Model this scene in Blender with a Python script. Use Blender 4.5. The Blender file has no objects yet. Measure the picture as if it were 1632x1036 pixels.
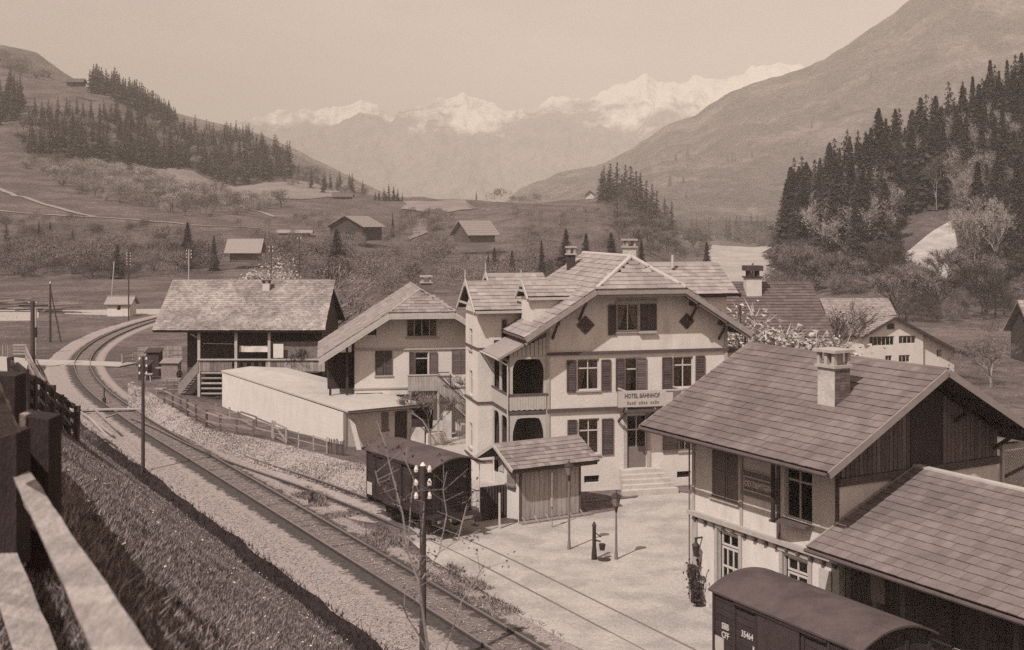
import bpy, math, random
import numpy as np
from mathutils import Vector, Matrix
R = random.Random(7)
rng = np.random.default_rng(7)
scene = bpy.context.scene
COL = scene.collection
F_ = 1900.0; CX = 816.0; HY = 357.0; EYE = 14.4      # photo calibration: focal length in photo pixels, horizon row, eye height

# ---------------------------------------------------------------- camera
cam = bpy.data.cameras.new('camera')
cam.sensor_width = 36.0
cam.lens = 36.0 * F_ / 1632.0
cam.shift_y = -(518.0 - HY) / 1632.0
cam.clip_start = 0.2; cam.clip_end = 60000
cam.dof.use_dof = True; cam.dof.focus_distance = 75.0; cam.dof.aperture_fstop = 2.7
co = bpy.data.objects.new('camera', cam); COL.objects.link(co)
co.location = (0, 0, EYE); co.rotation_euler = (math.radians(90), 0, 0)
scene.camera = co

# ---------------------------------------------------------------- sun, sky, exposure
SUN_EL = 50.0
SUN_AZ = math.degrees(math.atan2(-0.57, -0.82))
sd = bpy.data.lights.new('sun', 'SUN'); sd.energy = 5.0; sd.angle = math.radians(0.6); sd.color = (1.0, 0.965, 0.92)
so = bpy.data.objects.new('sun', sd); COL.objects.link(so)
ce = math.cos(math.radians(SUN_EL))
trav = Vector((0.57 * ce, 0.82 * ce, -math.sin(math.radians(SUN_EL))))
so.rotation_euler = trav.to_track_quat('-Z', 'Y').to_euler(); so.location = (-30, -30, 60)
w = bpy.data.worlds.new('World'); scene.world = w; w.use_nodes = True
nt = w.node_tree; nt.nodes.clear()
out = nt.nodes.new('ShaderNodeOutputWorld'); bg = nt.nodes.new('ShaderNodeBackground')
sky = nt.nodes.new('ShaderNodeTexSky'); sky.sky_type = 'NISHITA'; sky.sun_disc = False
sky.sun_elevation = math.radians(SUN_EL); sky.sun_rotation = math.radians(SUN_AZ % 360)
sky.air_density = 1.0; sky.dust_density = 3.0; sky.ozone_density = 1.0; sky.altitude = 700
bw = nt.nodes.new('ShaderNodeRGBToBW'); nt.links.new(sky.outputs[0], bw.inputs[0])
tc = nt.nodes.new('ShaderNodeTexCoord'); mp = nt.nodes.new('ShaderNodeMapping'); mp.inputs['Scale'].default_value = (1.2, 1.2, 4.5)
nz = nt.nodes.new('ShaderNodeTexNoise'); nz.inputs['Scale'].default_value = 2.6; nz.inputs['Detail'].default_value = 6; nz.inputs['Roughness'].default_value = .55
nt.links.new(tc.outputs['Generated'], mp.inputs[0]); nt.links.new(mp.outputs[0], nz.inputs['Vector'])
mr = nt.nodes.new('ShaderNodeMapRange'); mr.inputs[1].default_value = .3; mr.inputs[2].default_value = .7; mr.inputs[3].default_value = .80; mr.inputs[4].default_value = 1.16
nt.links.new(nz.outputs[0], mr.inputs[0])
# thin even overcast veil: compress the sky's range toward one pale value
pw = nt.nodes.new('ShaderNodeMath'); pw.operation = 'POWER'; pw.inputs[1].default_value = 0.25
nt.links.new(bw.outputs[0], pw.inputs[0])
ml = nt.nodes.new('ShaderNodeMath'); ml.operation = 'MULTIPLY'; nt.links.new(pw.outputs[0], ml.inputs[0]); nt.links.new(mr.outputs[0], ml.inputs[1])
sc_ = nt.nodes.new('ShaderNodeVectorMath'); sc_.operation = 'SCALE'; sc_.inputs[0].default_value = (1.088, 0.90, 0.772)
nt.links.new(ml.outputs[0], sc_.inputs['Scale'])
SKYGAIN = nt.nodes.new('ShaderNodeVectorMath'); SKYGAIN.operation = 'SCALE'; SKYGAIN.inputs['Scale'].default_value = 4.7
nt.links.new(sc_.outputs[0], SKYGAIN.inputs[0])
nt.links.new(SKYGAIN.outputs[0], bg.inputs[0]); bg.inputs[1].default_value = 0.12
nt.links.new(bg.outputs[0], out.inputs[0])
vs = scene.view_settings; vs.view_transform = 'Standard'; vs.look = 'None'; vs.exposure = 0.08; vs.gamma = 1.0; vs.use_curve_mapping = False
scene.render.engine = 'CYCLES'
cy = scene.cycles; cy.max_bounces = 5; cy.diffuse_bounces = 2; cy.glossy_bounces = 2; cy.transmission_bounces = 3; cy.volume_bounces = 0; cy.transparent_max_bounces = 6
cy.use_denoising = False; cy.sample_clamp_indirect = 1.5

# ---------------------------------------------------------------- helpers
def tint(L):
    k = min(1.0, max(0.0, (L - 0.03) / 0.4)) ** .5
    a = (1.35, 0.872, 0.885); b = (1.10, 0.972, 0.898)
    return tuple(a[i] + (b[i] - a[i]) * k for i in range(3))
MATS = {}
def mk(name, L, var=.18, scale=2.0, rnd=0.0, rough=.9, bump=0.0, bscale=20.0, stretch=None, spec=.2, grain=.14, gscale=28.0, bdist=None, dark2=None, thr=.5, tscale=.4, obj=False, metal=0.0):
    """procedural material: albedo L with soft noise, per-piece variation, optional second tone in patches"""
    if name in MATS: return MATS[name]
    T0 = tint(L); L *= .74; dark2 = dark2 * .70 if dark2 is not None else None
    m = bpy.data.materials.new(name); m.use_nodes = True; n = m.node_tree; N = n.nodes; N.clear(); lk = n.links.new
    o = N.new('ShaderNodeOutputMaterial'); p = N.new('ShaderNodeBsdfPrincipled'); lk(p.outputs[0], o.inputs[0])
    p.inputs['Roughness'].default_value = rough; p.inputs['Specular IOR Level'].default_value = spec; p.inputs['Metallic'].default_value = metal
    if obj:
        t = N.new('ShaderNodeTexCoord'); pos = t.outputs['Object']
    else:
        g = N.new('ShaderNodeNewGeometry'); pos = g.outputs['Position']
    if stretch:
        mp = N.new('ShaderNodeMapping'); mp.inputs['Scale'].default_value = stretch; lk(pos, mp.inputs[0]); pos = mp.outputs[0]
    a = N.new('ShaderNodeTexNoise'); a.inputs['Scale'].default_value = scale; a.inputs['Detail'].default_value = 7; a.inputs['Roughness'].default_value = .65
    lk(pos, a.inputs['Vector'])
    r = N.new('ShaderNodeMapRange'); r.inputs[1].default_value = .25; r.inputs[2].default_value = .75; r.inputs[3].default_value = L * (1 - var); r.inputs[4].default_value = L * (1 + var)
    lk(a.outputs[0], r.inputs[0]); val = r.outputs[0]
    if dark2 is not None:
        b = N.new('ShaderNodeTexNoise'); b.inputs['Scale'].default_value = tscale; b.inputs['Detail'].default_value = 8; b.inputs['Roughness'].default_value = .62
        lk(pos, b.inputs['Vector'])
        s = N.new('ShaderNodeMapRange'); s.inputs[1].default_value = thr - .07; s.inputs[2].default_value = thr + .07; lk(b.outputs[0], s.inputs[0])
        mx = N.new('ShaderNodeMix'); mx.data_type = 'FLOAT'; lk(s.outputs[0], mx.inputs[0]); lk(val, mx.inputs[2]); mx.inputs[3].default_value = dark2
        ml = N.new('ShaderNodeMath'); ml.operation = 'MULTIPLY_ADD'; lk(val, ml.inputs[0]); ml.inputs[1].default_value = .35; lk(mx.outputs[0], ml.inputs[2])
        m2 = N.new('ShaderNodeMath'); m2.operation = 'MULTIPLY'; lk(ml.outputs[0], m2.inputs[0]); m2.inputs[1].default_value = .80; val = m2.outputs[0]
    if grain:
        gn = N.new('ShaderNodeTexNoise'); gn.inputs['Scale'].default_value = gscale; gn.inputs['Detail'].default_value = 3; gn.inputs['Roughness'].default_value = .7; lk(pos, gn.inputs['Vector'])
        gr = N.new('ShaderNodeMapRange'); gr.inputs[1].default_value = .3; gr.inputs[2].default_value = .7; gr.inputs[3].default_value = 1 - grain; gr.inputs[4].default_value = 1 + grain; lk(gn.outputs[0], gr.inputs[0])
        gm = N.new('ShaderNodeMath'); gm.operation = 'MULTIPLY'; lk(val, gm.inputs[0]); lk(gr.outputs[0], gm.inputs[1]); val = gm.outputs[0]
    if rnd:
        oi = N.new('ShaderNodeObjectInfo'); g2 = N.new('ShaderNodeNewGeometry')
        ad = N.new('ShaderNodeMath'); ad.operation = 'ADD'; lk(oi.outputs['Random'], ad.inputs[0]); lk(g2.outputs['Random Per Island'], ad.inputs[1])
        fr = N.new('ShaderNodeMath'); fr.operation = 'FRACT'; lk(ad.outputs[0], fr.inputs[0])
        q = N.new('ShaderNodeMapRange'); q.inputs[3].default_value = 1 - rnd; q.inputs[4].default_value = 1 + rnd; lk(fr.outputs[0], q.inputs[0])
        m3 = N.new('ShaderNodeMath'); m3.operation = 'MULTIPLY'; lk(val, m3.inputs[0]); lk(q.outputs[0], m3.inputs[1]); val = m3.outputs[0]
    c = N.new('ShaderNodeVectorMath'); c.operation = 'SCALE'; c.inputs[0].default_value = T0; lk(val, c.inputs['Scale'])
    lk(c.outputs[0], p.inputs['Base Color'])
    if bump:
        bn = N.new('ShaderNodeTexNoise'); bn.inputs['Scale'].default_value = bscale; bn.inputs['Detail'].default_value = 6; lk(pos, bn.inputs['Vector'])
        bp = N.new('ShaderNodeBump'); bp.inputs['Strength'].default_value = min(1, bump); bp.inputs['Distance'].default_value = bdist if bdist else (.05 if bscale > 5 else .6); lk(bn.outputs[0], bp.inputs['Height'])
        lk(bp.outputs[0], p.inputs['Normal'])
    MATS[name] = m; return m

SPLIT = {'verge_board', 'ridge_cap', 'corner_board', 'roof', 'end_arch', 'dormer_roof', 'wing_roof', 'corner_pilaster', 'gutter', 'underframe'}
class MB:
    def __init__(s): s.v = []; s.f = []; s.m = []
    def poly(s, pts, mi=0):
        i = len(s.v); s.v += [tuple(p) for p in pts]; s.f.append(tuple(range(i, i + len(pts)))); s.m.append(mi); return s
    def hexa(s, c, mi=0):
        i = len(s.v); s.v += [tuple(p) for p in c]
        for q in ((0, 3, 2, 1), (4, 5, 6, 7), (0, 1, 5, 4), (1, 2, 6, 5), (2, 3, 7, 6), (3, 0, 4, 7)):
            s.f.append(tuple(i + k for k in q)); s.m.append(mi)
        return s
    def box(s, x0, x1, y0, y1, z0, z1, mi=0):
        return s.hexa([(x0, y0, z0), (x1, y0, z0), (x1, y1, z0), (x0, y1, z0), (x0, y0, z1), (x1, y0, z1), (x1, y1, z1), (x0, y1, z1)], mi)
    def beam(s, p, q, wd, h, mi=0, up=(0, 0, 1)):
        p = Vector(p); q = Vector(q); d = (q - p).normalized(); u = Vector(up)
        if abs(d.dot(u)) > .98: u = Vector((0, 1, 0))
        x = d.cross(u).normalized() * wd / 2; y = x.normalized().cross(d).normalized() * h / 2
        return s.hexa([p - x - y, p + x - y, q + x - y, q - x - y, p - x + y, p + x + y, q + x + y, q - x + y], mi)
    def tube(s, p, q, r, r2=None, n=8, mi=0, cap=True):
        p = Vector(p); q = Vector(q); d = (q - p)
        if d.length < 1e-6: return s
        d.normalize(); u = Vector((0, 0, 1)) if abs(d.z) < .95 else Vector((1, 0, 0))
        x = d.cross(u).normalized(); y = x.cross(d); r2 = r if r2 is None else r2; i = len(s.v)
        for c, rr in ((p, r), (q, r2)):
            for k in range(n):
                a = 2 * math.pi * k / n; s.v.append(tuple(c + (x * math.cos(a) + y * math.sin(a)) * rr))
        for k in range(n):
            s.f.append((i + k, i + (k + 1) % n, i + n + (k + 1) % n, i + n + k)); s.m.append(mi)
        if cap:
            s.f.append(tuple(i + k for k in reversed(range(n)))); s.m.append(mi)
            s.f.append(tuple(i + n + k for k in range(n))); s.m.append(mi)
        return s
    def slab(s, pts, th, mi=0):
        P = [Vector(p) for p in pts]; nrm = (P[1] - P[0]).cross(P[2] - P[0]).normalized()
        if nrm.z < 0: nrm = -nrm
        i = len(s.v); n = len(P); s.v += [tuple(p) for p in P] + [tuple(p - nrm * th) for p in P]
        s.f.append(tuple(i + k for k in range(n))); s.m.append(mi); s.f.append(tuple(i + n + k for k in reversed(range(n)))); s.m.append(mi)
        for k in range(n):
            s.f.append((i + k, i + n + k, i + n + (k + 1) % n, i + (k + 1) % n)); s.m.append(mi)
        return s
    def extr(s, pts, vec, mi=0):
        P = [Vector(p) for p in pts]; V = Vector(vec); i = len(s.v); n = len(P); s.v += [tuple(p) for p in P] + [tuple(p + V) for p in P]
        s.f.append(tuple(i + k for k in range(n))); s.m.append(mi); s.f.append(tuple(i + n + k for k in reversed(range(n)))); s.m.append(mi)
        for k in range(n):
            s.f.append((i + k, i + n + k, i + n + (k + 1) % n, i + (k + 1) % n)); s.m.append(mi)
        return s
    def mesh(s, name, mats, smooth=False):
        me = bpy.data.meshes.new(name); me.from_pydata(s.v, [], s.f)
        for m in (mats if isinstance(mats, (list, tuple)) else [mats]): me.materials.append(m)
        if any(s.m): me.polygons.foreach_set('material_index', s.m)
        if smooth: me.polygons.foreach_set('use_smooth', [True] * len(s.f))
        me.update(); return me
    def build(s, name, mats, parent=None, smooth=False, recalc=True):
        if name in SPLIT:
            par = list(range(len(s.v)))
            def fd(a):
                while par[a] != a: par[a] = par[par[a]]; a = par[a]
                return a
            for f in s.f:
                for k in f[1:]: par[fd(k)] = fd(f[0])
            comps = {}
            for f, m in zip(s.f, s.m): comps.setdefault(fd(f[0]), []).append((f, m))
            if len(comps) > 1:
                first = None
                for fs in comps.values():
                    q = MB(); idx = {}
                    for f, m in fs:
                        for k in f:
                            if k not in idx: idx[k] = len(q.v); q.v.append(s.v[k])
                        q.f.append(tuple(idx[k] for k in f)); q.m.append(m)
                    o = link(name, q.mesh(name, mats, smooth), parent); first = first or o
                return first
        me = s.mesh(name, mats, smooth)
        return link(name, me, parent)
def link(name, me, parent=None):
    o = bpy.data.objects.new(name, me); COL.objects.link(o)
    if parent is not None: o.parent = parent
    return o
def tag(o, label=None, cat=None, group=None, kind=None):
    if label: o['label'] = label
    if cat: o['category'] = cat
    if group: o['group'] = group
    if kind: o['kind'] = kind
    return o
def thing(name, label, cat, loc=(0, 0, 0), rz=0.0, group=None):
    o = bpy.data.objects.new(name, None); COL.objects.link(o); o.location = loc; o.rotation_euler = (0, 0, rz)
    o.empty_display_size = .2
    bpy.context.view_layer.update() if False else None
    return tag(o, label, cat, group)
def copy_tree(o, parent=None):
    c = o.copy(); COL.objects.link(c)
    if parent is not None: c.parent = parent
    for ch in CH.get(o.name, None) or [k for k in bpy.data.objects if k.parent == o]: copy_tree(ch, c)
    return c
CH = {}
def fast_mesh(name, V, Fc, mats, midx=None, smooth=False):
    V = np.asarray(V, dtype=np.float32).reshape(-1, 3); Fc = np.asarray(Fc, dtype=np.int32); k = Fc.shape[1]
    me = bpy.data.meshes.new(name); me.vertices.add(len(V)); me.vertices.foreach_set('co', V.ravel())
    me.loops.add(Fc.size); me.loops.foreach_set('vertex_index', Fc.ravel())
    me.polygons.add(len(Fc)); me.polygons.foreach_set('loop_start', np.arange(0, Fc.size, k, dtype=np.int32))
    for m in (mats if isinstance(mats, (list, tuple)) else [mats]): me.materials.append(m)
    if midx is not None: me.polygons.foreach_set('material_index', np.asarray(midx, dtype=np.int32))
    me.polygons.foreach_set('use_smooth', np.full(len(Fc), smooth))
    me.update(calc_edges=True); me.validate(); return me
def text(parent, s, size, loc, rot, mat, name='lettering', depth=.008, bold=.0, sx=1.0):
    c = bpy.data.curves.new(name, 'FONT'); c.body = s; c.size = size; c.align_x = 'CENTER'; c.align_y = 'CENTER'; c.extrude = depth; c.offset = bold; c.resolution_u = 3
    t = bpy.data.objects.new(name + '_tmp', c); COL.objects.link(t)
    bpy.context.view_layer.update()
    me = bpy.data.meshes.new_from_object(t.evaluated_get(bpy.context.evaluated_depsgraph_get()))
    bpy.data.objects.remove(t); bpy.data.curves.remove(c); me.materials.clear(); me.materials.append(mat)
    o = link(name, me, parent); o.location = loc; o.rotation_euler = rot; o.scale = (sx, 1, 1); return o

# --- value noise in numpy
def _h(ix, iy, sd=0):
    n = (ix.astype(np.int64) * 374761393 + iy.astype(np.int64) * 668265263 + sd * 1442695041) & 0x7fffffff
    n = ((n ^ (n >> 13)) * 1274126177) & 0x7fffffff
    return (n ^ (n >> 16)) / 2147483647.0 % 1.0
def vnoise(x, y, sd=0):
    x = np.asarray(x, float); y = np.asarray(y, float); ix = np.floor(x); iy = np.floor(y); fx = x - ix; fy = y - iy
    fx = fx * fx * (3 - 2 * fx); fy = fy * fy * (3 - 2 * fy)
    a = _h(ix, iy, sd); b = _h(ix + 1, iy, sd); c = _h(ix, iy + 1, sd); d = _h(ix + 1, iy + 1, sd)
    return a + (b - a) * fx + (c - a) * fy + (a - b - c + d) * fx * fy
def fbm(x, y, oct=4, sd=0):
    s = 0; a = .5
    for k in range(oct): s = s + a * (vnoise(x, y, sd + k) - .5); x = x * 2.03; y = y * 2.03; a *= .5
    return s
def sstep(a, b, x): t = np.clip((x - a) / (b - a), 0, 1); return t * t * (3 - 2 * t)

# --- photo pixel to place
def G(px, py, z=0.0):
    d = F_ * (EYE - z) / (py - HY); return Vector(((px - CX) / F_ * d, d, z))
def P3(px, py, d): return Vector(((px - CX) / F_ * d, d, EYE - (py - HY) * d / F_))
class Frame:
    """local frame of a building: origin on the ground, x along the front, y to the back"""
    def __init__(s, x, y, ang, z=0.0): s.o = Vector((x, y, z)); s.a = ang; s.e1 = Vector((math.cos(ang), math.sin(ang), 0)); s.e2 = Vector((-math.sin(ang), math.cos(ang), 0))
    def w(s, x, y, z=0): return s.o + s.e1 * x + s.e2 * y + Vector((0, 0, z))
    def hit(s, F, px, py):
        """where the ray of a photo pixel meets wall face F: (u, z) on the face"""
        o = s.w(F[0], F[1]); d = s.e1 * F[2] + s.e2 * F[3]; n = s.e1 * F[3] - s.e2 * F[2]
        ray = Vector(((px - CX) / F_, 1, -(py - HY) / F_)); e = Vector((0, 0, EYE))
        k = (o - e).dot(n) / ray.dot(n); p = e + ray * k
        return (p - o).dot(d), p.z - s.o.z
def fpt(F, u, z, n=0.0): return (F[0] + F[2] * u + F[3] * n, F[1] + F[3] * u - F[2] * n, z)
def fbox(b, F, u0, u1, z0, z1, n0, n1, mi=0):
    return b.hexa([fpt(F, u0, z0, n1), fpt(F, u1, z0, n1), fpt(F, u1, z0, n0), fpt(F, u0, z0, n0), fpt(F, u0, z1, n1), fpt(F, u1, z1, n1), fpt(F, u1, z1, n0), fpt(F, u0, z1, n0)], mi)
def wall(root, F, u0, u1, z0, top, ops, mat, name='wall', reveal=.16, label=None):
    """wall surface with true openings; top = [(u,z)...] outline of its head"""
    us = sorted(set([u0, u1] + [t[0] for t in top if u0 <= t[0] <= u1] + [o[0] for o in ops] + [o[1] for o in ops]))
    def th(u):
        if u <= top[0][0]: return top[0][1]
        for a, b in zip(top, top[1:]):
            if u <= b[0] + 1e-9: return a[1] + (b[1] - a[1]) * (u - a[0]) / max(1e-9, b[0] - a[0])
        return top[-1][1]
    b = MB()
    for a, c in zip(us, us[1:]):
        if c - a < 1e-5: continue
        mid = (a + c) / 2; z = z0
        for o in sorted([o for o in ops if o[0] < mid < o[1]], key=lambda o: o[2]):
            if o[2] > z: b.poly([fpt(F, a, z), fpt(F, c, z), fpt(F, c, o[2]), fpt(F, a, o[2])])
            z = o[3]
        b.poly([fpt(F, a, z), fpt(F, c, z), fpt(F, c, th(c)), fpt(F, a, th(a))])
    for o in ops:
        u, v, p, q = o
        for A, B in (((u, p), (v, p)), ((v, p), (v, q)), ((v, q), (u, q)), ((u, q), (u, p))):
            b.poly([fpt(F, A[0], A[1]), fpt(F, B[0], B[1]), fpt(F, B[0], B[1], -reveal), fpt(F, A[0], A[1], -reveal)])
    o = b.build(name, mat, root)
    if label: o['label'] = label
    return o
def window(root, F, op, nx=2, tr=.68, n=-.10, fw=.07, curtain=None, sill=True, name='window', fmat=None, pmat=None):
    u0, u1, z0, z1 = op; fm = fmat or MATS['frame_paint']; b = MB(); d0, d1 = n - .05, n
    fbox(b, F, u0, u0 + fw, z0, z1, d0, d1); fbox(b, F, u1 - fw, u1, z0, z1, d0, d1)
    fbox(b, F, u0 + fw, u1 - fw, z0, z0 + fw, d0, d1); fbox(b, F, u0 + fw, u1 - fw, z1 - fw, z1, d0, d1)
    if tr: zt = z0 + (z1 - z0) * tr; fbox(b, F, u0 + fw, u1 - fw, zt - fw / 2, zt + fw / 2, d0, d1 + .01)
    for k in range(1, nx):
        uc = u0 + (u1 - u0) * k / nx; fbox(b, F, uc - fw * .4, uc + fw * .4, z0 + fw, z1 - fw, d0, d1 + .005)
    o = b.build(name, fm, root)
    g = MB(); fbox(g, F, u0 + .01, u1 - .01, z0 + .01, z1 - .01, n - .045, n - .035); g.build('pane', pmat or MATS['glass'], o)
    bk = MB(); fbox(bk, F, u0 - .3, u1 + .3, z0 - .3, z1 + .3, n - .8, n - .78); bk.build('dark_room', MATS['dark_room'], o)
    if curtain:
        c = MB(); wd = (u1 - u0)
        for sgn in (0, 1):
            a = u0 + .06 if sgn == 0 else u1 - .06; s = 1 if sgn == 0 else -1; k = 7; top_w = wd * .46; bot = wd * curtain
            for j in range(k):
                ua, ub = a + s * top_w * j / k, a + s * top_w * (j + 1) / k; va, vb = a + s * bot * j / k, a + s * bot * (j + 1) / k; nn = n - .08 - .03 * (j % 2); n2 = n - .08 - .03 * ((j + 1) % 2)
                c.poly([fpt(F, va, z0 + .06, nn), fpt(F, vb, z0 + .06, n2), fpt(F, (ua + ub) / 2 if False else ub, z1 - .08, n2), fpt(F, ua, z1 - .08, nn)])
        c.build('curtain', MATS['curtain'], o)
    if sill:
        sb = MB(); fbox(sb, F, u0 - .08, u1 + .08, z0 - .09, z0 - .002, -.05, .09); sb.build('sill', MATS['stone_trim'], o)
    return o
def shutter(root, F, u0, u1, z0, z1, mat=None, n=.03, slats=True):
    b = MB(); m = mat or MATS['shutter']; fw = .07
    fbox(b, F, u0, u0 + fw, z0, z1, n, n + .05); fbox(b, F, u1 - fw, u1, z0, z1, n, n + .05)
    zm = (z0 + z1) / 2
    for z in (z0, zm - fw / 2, z1 - fw): fbox(b, F, u0 + fw, u1 - fw, z, z + fw, n, n + .048)
    k = max(4, int((z1 - z0) / .09))
    for j in range(k):
        z = z0 + (z1 - z0) * (j + .2) / k
        b.hexa([fpt(F, u0 + fw, z, n + .035), fpt(F, u1 - fw, z, n + .035), fpt(F, u1 - fw, z, n + .028), fpt(F, u0 + fw, z, n + .028),
                fpt(F, u0 + fw, z + .085, n + .012), fpt(F, u1 - fw, z + .085, n + .012), fpt(F, u1 - fw, z + .085, n + .005), fpt(F, u0 + fw, z + .085, n + .005)])
    return b.build('shutter', m, root)
def tile_mesh(tw, cl, th, mat):
    b = MB(); b.box(-tw * .494, tw * .494, -cl * .06, cl * 1.1, 0, th); b.v = [(x, y, z + (0.0 if y > 0 else th * 1.25)) for x, y, z in b.v]
    return b.mesh('roof_tile', mat)
class Tiles:
    """roof covering of one building: nearest 300 pieces are parts, the rest one joined part"""
    def __init__(s, root, frame, name='roof_tile', limit=300): s.root = root; s.fr = frame; s.items = []; s.name = name; s.limit = limit
    def add(s, E0, E1, R0, rows, tw, mat, keep=None, th=.026, jit=.008, lift=.02):
        """E0,E1 eave ends; R0 the ridge point above E0"""
        E0 = Vector(E0); E1 = Vector(E1); R0 = Vector(R0); X = (E1 - E0); L = X.length; X.normalize(); Y = (R0 - E0); sl = Y.length; Y.normalize()
        if abs(X.dot(Y)) > 1e-6: Y = (Y - X * X.dot(Y)); sl = (R0 - E0).dot(Y.normalized()); Y.normalize()
        Z = X.cross(Y).normalized()
        if Z.z < 0: Z = -Z
        cl = sl / rows; n = max(1, round(L / tw)); tw = L / n; me = tile_mesh(tw, cl, th, mat)
        for r in range(rows):
            off = (r % 2) * .5
            for k in range(n + (1 if off else 0)):
                u = (k + .5 - off) * tw
                u = min(max(u, tw * .5), L - tw * .5) if off else u
                if keep and not keep(u, (r + .5) * cl): continue
                c = E0 + X * (u + R.uniform(-jit, jit)) + Y * (r * cl + R.uniform(-jit, jit)) + Z * (lift + R.uniform(0, .012) + (.006 if off and k in (0, n) else 0))
                a = R.uniform(-.012, .012); X2 = (X * math.cos(a) + Y * math.sin(a)); Y2 = Z.cross(X2) if Z.cross(X2).dot(Y) > 0 else -Z.cross(X2)
                M = Matrix((X2, Y2, Z)).transposed().to_4x4(); M.translation = c
                wc = s.fr.w(c.x, c.y, c.z); s.items.append(((wc - Vector((0, 0, EYE))).length, M, me))
    def done(s, parts=True):
        s.items.sort(key=lambda t: t[0]); lim = s.limit if parts else 0
        for d, M, me in s.items[:lim]:
            o = link(s.name, me, s.root); o.matrix_local = M
        rest = s.items[lim:]
        if rest:
            V = []; Fc = []; b = 0
            for d, M, me in rest:
                vv = [tuple(M @ v.co) for v in me.vertices]; V += vv; Fc += [tuple(b + i for i in p.vertices) for p in me.polygons]; b += len(vv)
            me = fast_mesh('tile_courses', V, Fc, rest[0][2].materials[0]); o = link('tile_courses', me, s.root); o['kind'] = 'stuff'

# ---------------------------------------------------------------- materials
def glass_mat():
    m = bpy.data.materials.new('glass'); m.use_nodes = True; n = m.node_tree; N = n.nodes; N.clear(); lk = n.links.new
    o = N.new('ShaderNodeOutputMaterial'); t = N.new('ShaderNodeBsdfTransparent'); t.inputs[0].default_value = (.80, .76, .72, 1); g = N.new('ShaderNodeBsdfGlossy'); g.inputs['Roughness'].default_value = .08; g.inputs['Color'].default_value = (.8, .75, .7, 1)
    f = N.new('ShaderNodeFresnel'); f.inputs[0].default_value = 1.5; mx = N.new('ShaderNodeMixShader'); lk(f.outputs[0], mx.inputs[0]); lk(t.outputs[0], mx.inputs[1]); lk(g.outputs[0], mx.inputs[2]); lk(mx.outputs[0], o.inputs[0]); MATS['glass'] = m
glass_mat()
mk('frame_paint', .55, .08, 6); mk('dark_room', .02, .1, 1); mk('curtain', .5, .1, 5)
mk('stone_trim', .42, .15, 4); mk('shutter', .085, .2, 5, rnd=.25); mk('shutter_mid', .15, .2, 5, rnd=.2)
mk('plaster', .63, .12, 1.2, stretch=(1.6, 1.6, .5), bump=.25, bscale=14, rough=.95, dark2=.50, thr=.62, tscale=.7)
mk('plaster_bright', .64, .10, 1.0, stretch=(1.2, 1.2, .7), bump=.3, bscale=8, dark2=.54, thr=.64, tscale=.5)
mk('plaster_old', .52, .25, 1.5, bump=.4, bscale=8, dark2=.34, thr=.56, tscale=.8)
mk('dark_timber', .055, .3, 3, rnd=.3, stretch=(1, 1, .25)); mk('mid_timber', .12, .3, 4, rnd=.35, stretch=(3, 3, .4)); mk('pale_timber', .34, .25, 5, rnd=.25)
mk('weathered_wood', .34, .35, 9, rnd=.2, bump=.5, bscale=40, stretch=(2, .5, 2)); mk('fence_wood', .11, .4, 4, rnd=.5); mk('kiosk_wood', .38, .3, 3, rnd=.15, stretch=(3, 3, .4)); mk('grey_wood', .24, .35, 4, rnd=.4)
mk('trim_timber', .10, .25, 3); mk('white_wood', .50, .15, 5)
mk('tile_station', .175, .12, 1.5, rnd=.10, dark2=.125, thr=.52, tscale=.5); mk('tile_shed', .185, .12, 1.3, rnd=.13, dark2=.135, thr=.52, tscale=.45)
mk('tile_hotel', .30, .18, 1.6, rnd=.16, dark2=.24, thr=.55, tscale=.6); mk('tile_kiosk', .24, .15, 2, rnd=.25); mk('tile_barn', .32, .2, 1.2, rnd=.22, dark2=.17, thr=.52, tscale=.22)
mk('tile_dark', .12, .18, 2, rnd=.22); mk('tile_house', .27, .2, 2, rnd=.25); mk('roof_under', .07, .2, 2); mk('verge', .30, .15, 3); mk('verge_pale', .48, .12, 3)
mk('gravel_roof', .46, .14, 2, bump=.4, bscale=14, dark2=.42, thr=.58, tscale=.7); mk('chimney_white', .58, .15, 3); mk('brick', .16, .3, 8, rnd=.3)
mk('wagon_paint', .045, .3, 2.5, rnd=.15, rough=.7); mk('wagon_roof', .085, .22, 2.0, rough=.85, dark2=.06, thr=.55, tscale=.9); mk('iron', .04, .3, 6, rough=.5); mk('rail_steel', .33, .2, 8, rough=.3, metal=.5, spec=.5); mk('rail_side', .07, .25, 5)
mk('lettering_white', .62, .05, 9); mk('lettering_dark', .05, .05, 9); mk('porcelain', .75, .05, 9, rough=.25, spec=.6); mk('pole_wood', .07, .3, 3, stretch=(4, 4, .5)); mk('pole_pale', .40, .25, 3)
mk('sleeper_wood', .14, .4, 5, rnd=.4); mk('concrete', .50, .15, 2, bump=.3, bscale=12, dark2=.38, thr=.58, tscale=.8); mk('enamel', .50, .12, 4); mk('sign_grey', .20, .15, 5)
mk('grass_blade', .19, .4, .5, rnd=.8); mk('daisy', .75, .1, 9); mk('linen', .72, .06, 5); mk('cloth_dark', .04, .2, 6); mk('skin', .42, .05, 6)
mk('post_wood', .038, .4, 5, bump=.6, bscale=30, stretch=(3, 3, .6)); mk('bark', .07, .3, 4); mk('bark_pale', .30, .25, 6); mk('needles', .046, .4, .8, rnd=.5, rough=.95); mk('twigs', .17, .25, .5, rnd=.45, rough=.95); mk('twigs_pale', .29, .25, .6, rnd=.35); mk('blossom', .42, .3, 1, rnd=.4)
mk('stone_bit', .33, .3, 3, rnd=.45)
M_ground = mk('meadow', .135, .4, .35, bump=.5, bscale=3, dark2=.07, thr=.50, tscale=.05, grain=.35, gscale=.9)
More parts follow.
